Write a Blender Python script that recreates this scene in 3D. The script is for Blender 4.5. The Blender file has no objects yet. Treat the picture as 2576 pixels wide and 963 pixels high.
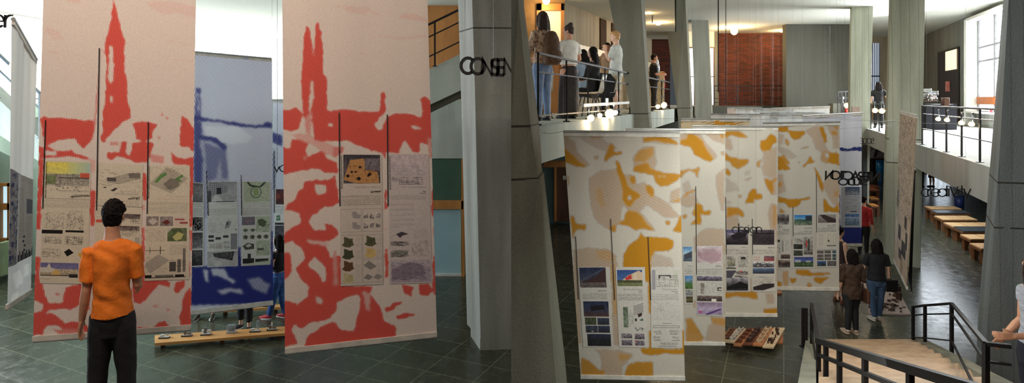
import bpy, math, random
import numpy as np
from mathutils import Vector, Matrix, Euler
random.seed(7); RNG = np.random.default_rng(7)
scene = bpy.context.scene
COL = scene.collection
# ---------------------------------------------------------------- camera model
F, H0, CX, CH = 1500.0, 250.0, 1288.0, 4.5
def P(px, py, Y): return Vector(((px-CX)*Y/F, Y, CH-(py-H0)*Y/F))
def gy(py, z=0.0): return (CH-z)*F/(py-H0)          # depth at which height z is seen at row py
def G(px, py, z=0.0):
    Y = gy(py, z); return Vector(((px-CX)*Y/F, Y, z))
cam_d = bpy.data.cameras.new('camera'); cam = bpy.data.objects.new('camera', cam_d); COL.objects.link(cam)
cam_d.sensor_width = 36; cam_d.lens = 36*F/2576; cam_d.shift_y = -(481.5-H0)/2576
cam_d.clip_end = 300
cam.location = (0, 0, CH); cam.rotation_euler = (math.pi/2, 0, 0)
scene.camera = cam
# ---------------------------------------------------------------- colours and materials
def lin(c):
    out = []
    for v in c[:3]:
        v = v/255.0
        out.append(v/12.92 if v <= .04045 else ((v+.055)/1.055)**2.4)
    return out
def lin_np(a):
    a = np.clip(a, 0, 255)/255.0
    return np.where(a <= .04045, a/12.92, ((a+.055)/1.055)**2.4)
MATS = {}
def new_mat(name):
    m = bpy.data.materials.new(name); m.use_nodes = True
    nt = m.node_tree; b = nt.nodes['Principled BSDF']
    MATS[name] = m
    return m, nt, b
def N(nt, kind, **kw):
    n = nt.nodes.new(kind)
    for k, v in kw.items():
        if k.startswith('i_'): n.inputs[k[2:].replace('_', ' ')].default_value = v
        elif k.startswith('n_'): n.inputs[int(k[2:])].default_value = v
        else: setattr(n, k, v)
    return n
def L(nt, a, b): nt.links.new(a, b)
def mat(name, c, rough=.6, c2=None, scale=8, bump=0, bscale=60, metal=0, spec=.5, stretch=(1,1,1), detail=4, sheen=0, alpha=1, trans=0):
    """colour c mottled with c2 by object-space noise, with a bump of its own"""
    if name in MATS: return MATS[name]
    m, nt, b = new_mat(name)
    tc = N(nt, 'ShaderNodeTexCoord'); mp = N(nt, 'ShaderNodeMapping'); mp.inputs['Scale'].default_value = stretch
    L(nt, tc.outputs['Object'], mp.inputs['Vector'])
    no = N(nt, 'ShaderNodeTexNoise', i_Scale=scale, i_Detail=detail)
    L(nt, mp.outputs[0], no.inputs['Vector'])
    r = N(nt, 'ShaderNodeValToRGB'); r.color_ramp.elements[0].position = .3; r.color_ramp.elements[1].position = .7
    c2 = c2 or [v*.86 for v in c]
    r.color_ramp.elements[0].color = lin(c2)+[1]; r.color_ramp.elements[1].color = lin(c)+[1]
    L(nt, no.outputs['Fac'], r.inputs[0]); L(nt, r.outputs[0], b.inputs['Base Color'])
    b.inputs['Roughness'].default_value = rough; b.inputs['Metallic'].default_value = metal
    b.inputs['Specular IOR Level'].default_value = spec
    if alpha < 1: b.inputs['Alpha'].default_value = alpha
    if trans: b.inputs['Transmission Weight'].default_value = trans
    if sheen: b.inputs['Sheen Weight'].default_value = sheen
    if bump:
        n2 = N(nt, 'ShaderNodeTexNoise', i_Scale=bscale, i_Detail=3)
        L(nt, mp.outputs[0], n2.inputs['Vector'])
        bu = N(nt, 'ShaderNodeBump', i_Strength=bump, i_Distance=.02)
        L(nt, n2.outputs['Fac'], bu.inputs['Height']); L(nt, bu.outputs[0], b.inputs['Normal'])
    return m
def emit(name, c, strength):
    if name in MATS: return MATS[name]
    m, nt, b = new_mat(name)
    b.inputs['Base Color'].default_value = lin(c)+[1]
    b.inputs['Emission Color'].default_value = lin(c)+[1]; b.inputs['Emission Strength'].default_value = strength
    return m
HALL = math.radians(24.5)
def concrete(name, c, c2, boards=0.0, rot=0.0):
    if name in MATS: return MATS[name]
    m, nt, b = new_mat(name)
    tc = N(nt, 'ShaderNodeTexCoord')
    mp = N(nt, 'ShaderNodeMapping'); mp.inputs['Scale'].default_value = (1, 1, .12); mp.inputs['Rotation'].default_value = (0, 0, rot)
    L(nt, tc.outputs['Object'], mp.inputs['Vector'])
    n1 = N(nt, 'ShaderNodeTexNoise', i_Scale=3.0, i_Detail=6); L(nt, mp.outputs[0], n1.inputs['Vector'])
    n2 = N(nt, 'ShaderNodeTexNoise', i_Scale=45.0, i_Detail=4); L(nt, tc.outputs['Object'], n2.inputs['Vector'])
    mx = N(nt, 'ShaderNodeMath', operation='MULTIPLY_ADD', n_1=.45); L(nt, n2.outputs['Fac'], mx.inputs[0]); L(nt, n1.outputs['Fac'], mx.inputs[2])
    r = N(nt, 'ShaderNodeValToRGB'); r.color_ramp.elements[0].position = .5; r.color_ramp.elements[1].position = .95
    r.color_ramp.elements[0].color = lin(c2)+[1]; r.color_ramp.elements[1].color = lin(c)+[1]
    L(nt, mx.outputs[0], r.inputs[0])
    col = r.outputs[0]
    hgt = n2.outputs['Fac']
    if boards:
        m2 = N(nt, 'ShaderNodeMapping'); m2.inputs['Rotation'].default_value = (0, 0, rot); L(nt, tc.outputs['Object'], m2.inputs['Vector'])
        w = N(nt, 'ShaderNodeTexWave', bands_direction='X', wave_profile='SAW', i_Scale=1/boards/6.283*2, i_Distortion=.3, i_Detail=1)
        L(nt, m2.outputs[0], w.inputs['Vector'])
        rr = N(nt, 'ShaderNodeValToRGB'); rr.color_ramp.elements[0].position = .0; rr.color_ramp.elements[0].color = (.62, .62, .62, 1)
        rr.color_ramp.elements[1].position = .12; rr.color_ramp.elements[1].color = (1, 1, 1, 1)
        L(nt, w.outputs['Fac'], rr.inputs[0])
        mm = N(nt, 'ShaderNodeMix', data_type='RGBA', blend_type='MULTIPLY'); mm.inputs[0].default_value = 1
        L(nt, col, mm.inputs[6]); L(nt, rr.outputs[0], mm.inputs[7]); col = mm.outputs[2]
    L(nt, col, b.inputs['Base Color'])
    bu = N(nt, 'ShaderNodeBump', i_Strength=.35, i_Distance=.02); L(nt, hgt, bu.inputs['Height']); L(nt, bu.outputs[0], b.inputs['Normal'])
    b.inputs['Roughness'].default_value = .85; b.inputs['Specular IOR Level'].default_value = .25
    return m
# ---------------------------------------------------------------- mesh building
class MB:
    def __init__(s): s.v = []; s.f = []; s.mi = []; s.cur = 0
    def add(s, vs, fs):
        o = len(s.v); s.v += [tuple(v) for v in vs]; s.f += [tuple(i+o for i in f) for f in fs]; s.mi += [s.cur]*len(fs)
    def hexa(s, a, b):      # two rings of 4 points (bottom a, top b)
        s.add(list(a)+list(b), [(3,2,1,0),(4,5,6,7),(0,1,5,4),(1,2,6,5),(2,3,7,6),(3,0,4,7)])
    def prism(s, a, b):     # two rings of n points
        n = len(a); s.add(list(a)+list(b), [tuple(range(n-1,-1,-1)), tuple(range(n, 2*n))]+[(i,(i+1)%n,n+(i+1)%n,n+i) for i in range(n)])
    def box(s, c, d, rz=0, M=None):
        c = Vector(c); hx, hy, hz = d[0]/2, d[1]/2, d[2]/2
        R = M or Matrix.Rotation(rz, 3, 'Z')
        pts = [c+R@Vector(p) for p in ((-hx,-hy,-hz),(hx,-hy,-hz),(hx,hy,-hz),(-hx,hy,-hz),(-hx,-hy,hz),(hx,-hy,hz),(hx,hy,hz),(-hx,hy,hz))]
        s.hexa(pts[:4], pts[4:])
    def bbox(s, c, d, bev=.01, rz=0):   # box with chamfered vertical and top edges
        c = Vector(c); R = Matrix.Rotation(rz, 3, 'Z'); hx, hy, hz = d[0]/2, d[1]/2, d[2]/2
        def ring(i, z):
            x, y = hx-i, hy-i; b = bev
            return [c+R@Vector(p) for p in ((-x+b,-y,z),(x-b,-y,z),(x,-y+b,z),(x,y-b,z),(x-b,y,z),(-x+b,y,z),(-x,y-b,z),(-x,-y+b,z))]
        r = [ring(bev*.7, -hz), ring(0, -hz+bev), ring(0, hz-bev), ring(bev*.7, hz)]
        vs = sum(r, []); fs = [tuple(range(7,-1,-1)), tuple(range(24,32))]
        for k in range(3):
            for i in range(8): fs.append((k*8+i, k*8+(i+1)%8, (k+1)*8+(i+1)%8, (k+1)*8+i))
        s.add(vs, fs)
    def bar(s, a, b, w, h=None, up=(0,0,1)):
        a, b = Vector(a), Vector(b); h = h or w; d = (b-a)
        if d.length < 1e-6: return
        d.normalize(); u = Vector(up)
        if abs(d.dot(u)) > .95: u = Vector((0,1,0))
        x = d.cross(u).normalized(); z = x.cross(d).normalized()
        r = lambda p: [p-x*w/2-z*h/2, p+x*w/2-z*h/2, p+x*w/2+z*h/2, p-x*w/2+z*h/2]
        s.hexa(r(a), r(b))
    def tube(s, pts, rad, n=10, cap=True, sq=1.0, flat=None):
        pts = [Vector(p) for p in pts]; k = len(pts)
        rad = rad if isinstance(rad, (list, tuple)) else [rad]*k
        vs = []; prev = None
        for i, p in enumerate(pts):
            d = (pts[min(i+1, k-1)]-pts[max(i-1, 0)]).normalized()
            if prev is None:
                u = Vector((0,0,1)) if abs(d.z) < .9 else Vector((0,1,0)); x = d.cross(u).normalized()
            else: x = (prev-d*prev.dot(d)).normalized()
            prev = x; y = d.cross(x)
            for j in range(n):
                t = 2*math.pi*j/n; vs.append(p+x*rad[i]*math.cos(t)+y*rad[i]*sq*math.sin(t))
        fs = [(i*n+j, i*n+(j+1)%n, (i+1)*n+(j+1)%n, (i+1)*n+j) for i in range(k-1) for j in range(n)]
        if cap: fs += [tuple(range(n-1,-1,-1)), tuple(range((k-1)*n, k*n))]
        s.add(vs, fs)
    def rings(s, rs, n=16):   # rs: (cx,cy,cz,rx,ry) stacked
        vs = []; k = len(rs)
        for (cx, cy, cz, rx, ry) in rs:
            for j in range(n):
                t = 2*math.pi*j/n; vs.append((cx+rx*math.cos(t), cy+ry*math.sin(t), cz))
        fs = [(i*n+j, i*n+(j+1)%n, (i+1)*n+(j+1)%n, (i+1)*n+j) for i in range(k-1) for j in range(n)]
        fs += [tuple(range(n-1,-1,-1)), tuple(range((k-1)*n, k*n))]
        s.add(vs, fs)
    def ell(s, c, r, n=14, m=9, R=None):
        c = Vector(c); vs = []
        for i in range(1, m):
            a = math.pi*i/m
            for j in range(n):
                t = 2*math.pi*j/n; p = Vector((r[0]*math.sin(a)*math.cos(t), r[1]*math.sin(a)*math.sin(t), r[2]*math.cos(a)))
                vs.append(c+(R@p if R else p))
        top = Vector((0,0,r[2])); vs += [c+(R@top if R else top), c-(R@top if R else top)]
        T = len(vs)-2
        fs = [(i*n+j, (i+1)*n+j, (i+1)*n+(j+1)%n, i*n+(j+1)%n) for i in range(m-2) for j in range(n)]
        fs += [(T, j, (j+1)%n) for j in range(n)]+[(T+1, (m-2)*n+(j+1)%n, (m-2)*n+j) for j in range(n)]
        s.add(vs, fs)
    def xf(s, M): s.v = [tuple(M@Vector(v)) for v in s.v]; return s
    def mesh(s, name, mats, smooth=False):
        me = bpy.data.meshes.new(name); me.from_pydata(s.v, [], s.f)
        for m in (mats if isinstance(mats, (list, tuple)) else [mats]): me.materials.append(m)
        me.polygons.foreach_set('material_index', s.mi)
        if smooth: me.polygons.foreach_set('use_smooth', [True]*len(me.polygons))
        me.update(); return me
    def build(s, name, mats, parent=None, smooth=False):
        if not s.v: return None
        o = bpy.data.objects.new(name, s.mesh(name, mats, smooth)); COL.objects.link(o)
        if parent: o.parent = parent; o.matrix_parent_inverse = parent.matrix_basis.inverted()
        return o
def tag(o, label=None, cat=None, group=None, kind=None):
    if label: o['label'] = label
    if cat: o['category'] = cat
    if group: o['group'] = group
    if kind: o['kind'] = kind
    return o
def empty(name, loc=(0,0,0), rz=0):
    o = bpy.data.objects.new(name, None); COL.objects.link(o); o.location = loc; o.rotation_euler = (0,0,rz); o.empty_display_size = .1
    return o
def bevel(o, w=.01, seg=2):
    md = o.modifiers.new('bevel', 'BEVEL'); md.width = w; md.segments = seg; md.limit_method = 'ANGLE'
    return o
def copy_tree(o, loc, rz=None, label=None):
    r = o.copy(); COL.objects.link(r); r.location = loc
    if rz is not None: r.rotation_euler = (0,0,rz)
    if label: r['label'] = label
    for ch in [c for c in bpy.data.objects if c.parent == o]:
        c = ch.copy(); COL.objects.link(c); c.parent = r; c.matrix_parent_inverse = ch.matrix_parent_inverse.copy()
        for g in [x for x in bpy.data.objects if x.parent == ch]:
            d = g.copy(); COL.objects.link(d); d.parent = c; d.matrix_parent_inverse = g.matrix_parent_inverse.copy()
    return r
def loc_part(name, mb, m, parent, smooth=False):    # part built in its thing's own coordinates
    o = bpy.data.objects.new(name, mb.mesh(name, m, smooth)); COL.objects.link(o); o.parent = parent
    return o
# shared materials
M_CONC = concrete('board_marked_concrete', (190,192,174), (150,152,136), .16)
M_CONC2 = concrete('smooth_concrete', (134,133,120), (108,107,95))
M_CONCW = concrete('pale_concrete', (186,192,184), (160,166,158))
M_BLACK = mat('black_painted_steel', (24,22,22), .6, bump=.1, spec=.25)
M_DGREY = mat('dark_grey_steel', (48,48,50), .4)
M_ALU = mat('brushed_aluminium', (190,190,188), .35, metal=.7)
M_WHITEP = mat('white_plastic', (215,212,205), .5)
M_WIRE = mat('thin_steel_wire', (120,120,118), .4, metal=.6)
# ---------------------------------------------------------------- the hall
def struct(mb, name, m, label, cat, parent=None):
    o = mb.build(name, m, parent); tag(o, label, cat, None, 'structure'); return o
# floor: large dark green-grey stone tiles with worn polish
def floor_mat():
    m, nt, b = new_mat('dark_stone_tiles')
    tc = N(nt, 'ShaderNodeTexCoord'); mp = N(nt, 'ShaderNodeMapping'); mp.inputs['Rotation'].default_value = (0,0,HALL)
    L(nt, tc.outputs['Object'], mp.inputs['Vector'])
    br = N(nt, 'ShaderNodeTexBrick', i_Scale=1.0, i_Mortar_Size=.009, i_Mortar_Smooth=.1, i_Bias=0.0, i_Brick_Width=.9, i_Row_Height=.6, offset=0.0)
    br.inputs['Color1'].default_value = lin((62,62,50))+[1]; br.inputs['Color2'].default_value = lin((52,54,44))+[1]
    br.inputs['Mortar'].default_value = lin((96,96,80))+[1]
    L(nt, mp.outputs[0], br.inputs['Vector'])
    no = N(nt, 'ShaderNodeTexNoise', i_Scale=5.0, i_Detail=8, i_Roughness=.7); L(nt, mp.outputs[0], no.inputs['Vector'])
    r = N(nt, 'ShaderNodeValToRGB'); r.color_ramp.elements[0].color = (.72,.74,.72,1); r.color_ramp.elements[1].color = (1.25,1.25,1.2,1)
    r.color_ramp.elements[0].position = .3; r.color_ramp.elements[1].position = .75
    L(nt, no.outputs['Fac'], r.inputs[0])
    mx = N(nt, 'ShaderNodeMix', data_type='RGBA', blend_type='MULTIPLY'); mx.inputs[0].default_value = 1
    L(nt, br.outputs['Color'], mx.inputs[6]); L(nt, r.outputs[0], mx.inputs[7]); L(nt, mx.outputs[2], b.inputs['Base Color'])
    rr = N(nt, 'ShaderNodeMapRange', n_1=.3, n_2=.7, n_3=.16, n_4=.34); L(nt, no.outputs['Fac'], rr.inputs[0]); L(nt, rr.outputs[0], b.inputs['Roughness'])
    bu = N(nt, 'ShaderNodeBump', i_Strength=.05, i_Distance=.01); L(nt, no.outputs['Fac'], bu.inputs['Height']); L(nt, bu.outputs[0], b.inputs['Normal'])
    return m
M_FLOOR = floor_mat()
fl = MB(); fl.box((8, 26, -.1), (56, 56, .2)); struct(fl, 'floor', M_FLOOR, 'dark green-grey stone tiled floor with pale joints', 'floor')
# ceiling plaster
def plaster(name, c, c2, sc=30):
    return mat(name, c, .9, c2, sc, .9, 55, spec=.1, detail=6)
M_CEIL = plaster('rough_ceiling_plaster', (212,214,206), (196,198,188))
M_WHITE = plaster('white_wall_plaster', (222,222,214), (210,210,202))
M_GREENW = mat('pale_green_wall_paint', (150,168,150), .7, (138,158,140), 3, .2, 40)
M_WOODO = mat('orange_brown_wood_veneer', (186,128,64), .45, (160,104,50), 5, .15, 60, stretch=(1,1,.12))
M_WOODD = mat('dark_brown_wood', (92,58,38), .5, (70,44,30), 6, .15, 60, stretch=(1,1,.15))
M_WOODL = mat('light_birch_wood', (205,172,128), .55, (186,150,106), 5, .1, 60, stretch=(.2,1,1))
c = MB(); c.hexa([(-16,-1,6.9),(.275*-1,-1,6.9),(.275*24.5,24.5,6.9),(-16,24.5,6.9)], [(-16,-1,7.0),(-.275,-1,7.0),(.275*24.5,24.5,7.0),(-16,24.5,7.0)])
struct(c, 'ceiling', M_CEIL, 'rough white plaster ceiling over the side bays on the left', 'ceiling')
c = MB(); c.hexa([(-.275,-1,8.26),(26,-1,8.26),(30,40,8.26),(.275*40,40,8.26)], [(-.275,-1,8.4),(26,-1,8.4),(30,40,8.4),(.275*40,40,8.4)])
c.hexa([(-.3,-1,6.9),(-.275,-1,6.9),(.275*24.5,24.5,6.9),(.275*24.5-.03,24.5,6.9)], [(-.3,-1,8.4),(-.275,-1,8.4),(.275*24.5,24.5,8.4),(.275*24.5-.03,24.5,8.4)])
c.hexa([(5,24.5,8.26),(.275*24.5,24.5,8.26),(.275*40,40,8.26),(5,40,8.26)], [(5,24.5,8.4),(.275*24.5,24.5,8.4),(.275*40,40,8.4),(5,40,8.4)])
struct(c, 'ceiling_high', M_CEIL, 'rough grey-white plaster ceiling high over the hall of yellow banners', 'ceiling')
# ---- left part: back wall, gallery, windows
wl = MB(); wl.box((-7.55, 15.5, 2.2), (13.2, .3, 4.4))
struct(wl, 'wall_back_left', M_GREENW, 'pale green painted wall behind the red banners', 'wall')
sl = MB(); sl.box((-8.3, 20, 4.45), (15.4, 8.6, .12)); struct(sl, 'floor_upper_left', M_CONCW, 'upper gallery floor slab above the green wall', 'floor')
wf = MB()
for (x0, x1, z0, z1) in ((-17,1.6,6.6,6.95),(-17,1.6,4.5,4.8)):
    wf.box(((x0+x1)/2, 24.3, (z0+z1)/2), (x1-x0, .3, z1-z0))
wf.box((-9.0,24.3,5.7),(2.0,.3,1.8))
struct(wf, 'wall_far_left', M_WHITE, 'white wall strips round the blown-out upper windows on the left', 'wall')
pane_m = emit('bright_daylit_glass', (250,252,255), 2.4)
def window_unit(name, x0, x1, Y, z0, z1, nx, nz, label, fr=M_ALU, pm=pane_m):
    t = empty(name, ((x0+x1)/2, Y, z0)); tag(t, label, 'window', None, 'structure')
    p = MB(); p.box(((x0+x1)/2, Y+.05, (z0+z1)/2), (x1-x0, .02, z1-z0)); p.build('window_pane', pm, t)
    f = MB()
    for i in range(nx+1):
        x = x0+(x1-x0)*i/nx; f.box((x, Y, (z0+z1)/2), (.05,.06,z1-z0))
    for i in range(nz+1):
        z = z0+(z1-z0)*i/nz; f.box(((x0+x1)/2, Y, z), (x1-x0,.06,.05))
    f.build('window_frame', fr, t); return t
window_unit('window_1', -17, -10, 24.2, 4.8, 6.6, 4, 1, 'wide blown-out upper window behind the edge-on banner at far left')
window_unit('window_2', -8, -5.2, 24.2, 4.8, 6.6, 2, 1, 'blown-out upper window seen over the blue banner')
wside = empty('window_7', (-14,18,4.55)); tag(wside, 'blown-out row of upper side windows at the far upper left', 'window', None, 'structure')
p = MB(); p.box((-14.1,18,5.7),(.02,12,2.3)); p.build('window_pane', pane_m, wside)
p = MB()
for i in range(7): p.box((-14.0,12+i*2,5.7),(.06,.06,2.3))
p.box((-14.0,18,4.56),(.08,12,.06)); p.box((-14.0,18,6.84),(.08,12,.06)); p.build('window_frame', M_WHITEP, wside)
# wooden partition and door wall seen right of the second red banner
w = MB(); a, b2 = P(1060,170,15.25), P(1160,170,15.25); w.hexa([(a.x,15.25,4.5),(b2.x,15.25,4.5),(b2.x,15.35,4.5),(a.x,15.35,4.5)], [(a.x,15.25,6.9),(b2.x,15.25,6.9),(b2.x,15.35,6.9),(a.x,15.35,6.9)])
struct(w, 'wall_upper_wood', M_WOODO, 'orange wood panelled wall behind the railing beside the concrete column', 'wall')
def frame_rect(mb, x0, y0, x1, y1, Y, t, d=.05):   # pixel rectangle drawn as a plate
    a, b = P(x0, y0, Y), P(x1, y1, Y); mb.box(((a.x+b.x)/2, Y, (a.z+b.z)/2), (b.x-a.x, d, a.z-b.z))
d = empty('door_1', G(1125,695)); tag(d, 'pale blue panel door in orange wood frame behind the second red banner', 'door', None, 'structure')
p = MB(); frame_rect(p, 1040, 526, 1160, 688, 15.28, 0, .06); p.build('door_leaf', mat('pale_blue_lacquer', (160,190,196), .35, (150,182,190), 3), d)
p = MB(); frame_rect(p, 1030, 504, 1166, 525, 15.2, 0, .12); frame_rect(p, 1161, 400, 1169, 694, 15.2, 0, .12); frame_rect(p, 1030,504,1039,694,15.2,0,.12); p.build('door_frame', M_WOODO, d)
p = MB(); frame_rect(p, 1040, 400, 1160, 504, 15.28, 0, .05); p.build('transom_glass', mat('dark_green_glass', (70,96,82), .12, (62,88,74), 3), d)
t_ = MB(); frame_rect(t_, 1030, 250, 1172, 398, 15.27, 0, .1); struct(t_, 'wall_panel_left', M_CONCW, 'pale plain wall panel above the blue door', 'wall')
bb = MB(); frame_rect(bb, 1030, 688, 1161, 696, 15.22, 0, .06); struct(bb, 'baseboard_left', M_WHITEP, 'pale skirting strip under the blue door', 'baseboard')
# sloping parapet with railing (near the column)
def slab_px(mb, pts, Y, th):  # convex polygon in pixels at depth(s) Y, extruded away
    ring = [P(x, y, (Y if not isinstance(Y, (list,tuple)) else Y[i])) for i, (x, y) in enumerate(pts)]
    mb.prism(ring, [q+Vector((0, th, 0)) for q in ring])
pr = MB(); slab_px(pr, [(1020,203),(1170,130),(1170,222),(1020,292)], 13.4, .5); struct(pr, 'concrete_parapet', M_CONCW, 'pale sloping concrete parapet under the railing left of the column', 'parapet')
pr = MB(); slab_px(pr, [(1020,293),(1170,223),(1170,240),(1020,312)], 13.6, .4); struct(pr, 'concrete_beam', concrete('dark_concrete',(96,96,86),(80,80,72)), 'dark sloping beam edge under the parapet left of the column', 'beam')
def railing(name, label, a, b, nposts, hts, h, group=None, r=.022, m=None, post_ends=(0,1), parent_loc=None, square=True):
    """posts between floor points a and b, rails at the given heights"""
    a, b = Vector(a), Vector(b); m = m or M_BLACK
    t = empty(name, a); tag(t, label, 'railing', group)
    up = Vector((0,0,1))
    for i in range(nposts):
        f = post_ends[0]+(post_ends[1]-post_ends[0])*i/max(1, nposts-1); q = a.lerp(b, f)
        pm = MB(); pm.bar(q, q+up*h, r*1.6, r*1.6); pm.box(q+up*.008, (.09,.09,.016)); pm.build('post', m, t)
    for k, z in enumerate(hts):
        rm = MB(); w = r*2.4 if k == 0 else r*1.5
        rm.bar(a+up*z, b+up*z, w, w*.8); rm.build('handrail' if k == 0 else 'rail', m, t)
    return t
railing('stair_railing', 'black steel railing rising to the right above the pale parapet', P(1020,203,13.3), P(1168,131,13.3), 3, (1.0,.72,.28), 1.0)
# descending stair at far left edge, with its railing and the green bay below
st = MB(); slab_px(st, [(-60,196),(104,352),(104,410),(-60,300)], 12.6, .4); struct(st, 'stair_flight', M_CONCW, 'underside of a concrete stair flight falling to the right at far left', 'stairs')
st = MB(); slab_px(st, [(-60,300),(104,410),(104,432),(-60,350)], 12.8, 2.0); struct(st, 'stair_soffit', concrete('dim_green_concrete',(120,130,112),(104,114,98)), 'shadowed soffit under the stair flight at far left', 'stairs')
railing('stair_railing', 'thin steel stair railing falling to the right at far left behind edge-on banner', P(-60,196,12.5), P(100,348,12.5), 4, (.95,.62), .95, m=mat('grey_blue_steel', (96,110,120), .4))
w1 = empty('window_3', P(12,600,15.2)); tag(w1, 'small window strip with wood frame low at the far left edge', 'window', None, 'structure')
p = MB(); frame_rect(p, -40, 468, 22, 512, 15.3, 0, .04); frame_rect(p, -40, 526, 22, 600, 15.3, 0, .04); p.build('window_pane', emit('pale_blue_lit_glass', (190,225,240), .9), w1)
p = MB(); frame_rect(p, -40, 460, 26, 468, 15.2, 0, .1); frame_rect(p, -40, 511, 26, 527, 15.2, 0, .1); frame_rect(p, -40,598,26,606,15.2,0,.1)
for x in (-20, 2, 24): frame_rect(p, x-2, 460, x+2, 606, 15.2, 0, .1)
p.build('window_frame', M_WOODO, w1)
p = MB(); frame_rect(p, 4, 608, 19, 690, 15.0, 0, .3); o = p.build('low_green_pillar', mat('pale_green_paint', (182,200,160), .6), None); tag(o, 'short pale green pillar on the floor at the far left edge', 'pillar')
# ---- columns -----------------------------------------------------------
def column(name, label, Ys, levels, m=M_CONC, joints=()):
    """levels: (row at the front-left edge, x of front-left, front-right, back-right, back-left)"""
    rings = []
    for lv in levels:
        z = CH-(lv[0]-H0)*Ys[0]/F
        rings.append([Vector(((x-CX)*Y/F, Y, z)) for x, Y in zip(lv[1:], Ys)])
    mb = MB()
    vs = sum(rings, []); n = len(rings)
    fs = [(3,2,1,0), tuple((n-1)*4+i for i in range(4))]
    for k in range(n-1):
        for i in range(4): fs.append((k*4+i, k*4+(i+1)%4, (k+1)*4+(i+1)%4, (k+1)*4+i))
    mb.add(vs, fs)
    t = mb.build(name, m); tag(t, label, 'column', None, 'structure')
    for j in joints:      # cast joint line: a shallow dark groove band standing 2 mm proud
        z = CH-(j-H0)*Ys[0]/F
        for k in range(n-1):
            z0, z1 = rings[k][0].z, rings[k+1][0].z
            if min(z0,z1) <= z <= max(z0,z1):
                f = (z-z0)/(z1-z0); ring = [rings[k][i].lerp(rings[k+1][i], f) for i in range(4)]
                cen = sum(ring, Vector())/4; ring = [cen+(q-cen)*1.004 for q in ring]
                g = MB(); g.hexa([q-Vector((0,0,.012)) for q in ring], [q+Vector((0,0,.012)) for q in ring])
                g.build('cast_joint', mat('joint_shadow_grout', (60,58,52), .9), t)
    return t
column('concrete_column', 'tall concrete column with pale left face behind the CONSEN letters', (10.7,10.75,11.5,11.35),
       [(881,1208,1302,1297,1184),(852,1208,1302,1297,1184),(850,1209,1302,1297,1175),(240,1195,1302,1297,1160),(-90,1185,1302,1297,1150)], concrete('greyish_concrete', (158,156,150), (126,124,116)), (70,))
column('concrete_column', 'nearest massive concrete column in the middle with pale slanted right edge', (6.4,6.5,7.0,6.9),
       [(1305,1286,1425,1449,1286),(963,1286,1398,1421,1286),(453,1286,1357,1368,1286),(450,1286,1353,1364,1286),(318,1286,1335,1356,1286),(0,1286,1304,1319,1286),(-740,1286,1286.5,1287.5,1286)] , M_CONC2, (318,452,))
column('concrete_column', 'second concrete column of the left row beside the blond man', (13.4,13.5,14.3,14.2),
       [(754,1620,1672,1673,1620),(322,1592,1635,1640,1593),(286,1588,1631,1637,1590),(0,1532,1613,1622,1534),(-172,1500,1602,1612,1500)], M_CONC2, (286,))
column('concrete_column', 'third concrete column of the left row, behind the second', (21.0,21.2,22.4,22.2),
       [(572,1718,1758,1762,1719),(300,1706,1738,1743,1707),(272,1703,1737,1742,1704),(0,1668,1724,1729,1669),(-19,1666,1723,1728,1668)], M_CONC2, (272,))
column('concrete_column', 'fourth slim concrete column of the left row, beside the brick wall', (28.2,28.3,29.2,29.1),
       [(490,1760,1796,1798,1761),(262,1748,1789,1792,1750),(50,1739,1782,1784,1740)], M_CONC2)
column('concrete_column', 'board-marked concrete column behind the twin spotlights, left of the sketch banner column', (24.2,24.0,24.6,24.8),
       [(530,2140,2186,2178,2135),(262,2138,2190,2184,2133),(0,2143,2197,2190,2139),(-5,2143,2197,2190,2139)], M_CONC)
column('concrete_column', 'wide board-marked concrete column beside the sketch banner', (16.4,15.9,16.6,17.1),
       [(662,2225,2316,2308,2218),(408,2230,2320,2312,2224),(0,2241,2327,2318,2236),(-98,2243,2329,2320,2238)], M_CONC, (349,408))
column('concrete_column', 'huge dark concrete column at the right edge', (8.9,8.7,9.6,9.9),
       [(1009,2477,2680,2660,2455),(865,2481,2680,2660,2460),(600,2499,2680,2660,2479),(430,2512,2680,2660,2491),(0,2537,2680,2660,2522),(-390,2560,2690,2670,2548)], concrete('dark_blue_grey_concrete', (128,132,132), (104,108,108), .16), (459,572))
# ---- left gallery of the right-hand hall
ZG = 4.17
def GE(Y): return .325+.393*(Y-7.28)        # gallery edge
g = MB()
def gal(mb, Y0, Y1, z0, z1, depth=14):
    a, b = Vector((GE(Y0), Y0, 0)), Vector((GE(Y1), Y1, 0))
    off = Vector((-.16, 0, 0))
    mb.hexa([a+Vector((0,0,z0)), b+Vector((0,0,z0)), b+off+Vector((0,0,z0)), a+off+Vector((0,0,z0))],
            [a+Vector((0,0,z1)), b+Vector((0,0,z1)), b+off+Vector((0,0,z1)), a+off+Vector((0,0,z1))])
gal(g, 7.15, 30, 3.71, ZG)
g.hexa([(GE(7.15)-.16,7.15,ZG-.2),(GE(11.6)-.16,11.6,ZG-.2),(.04,11.6,ZG-.2),(.04,7.15,ZG-.2)], [(GE(7.15)-.16,7.15,ZG),(GE(11.6)-.16,11.6,ZG),(.04,11.6,ZG),(.04,7.15,ZG)])
g.hexa([(GE(11.6)-.16,11.6,ZG-.2),(GE(36)-.16,36,ZG-.2),(-2.3,36,ZG-.2),(-.7,11.6,ZG-.2)], [(GE(11.6)-.16,11.6,ZG),(GE(36)-.16,36,ZG),(-2.3,36,ZG),(-.7,11.6,ZG)])
struct(g, 'floor_gallery_left', M_CONCW, 'pale concrete gallery slab with spotlit edge carrying the standing students', 'floor')
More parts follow.
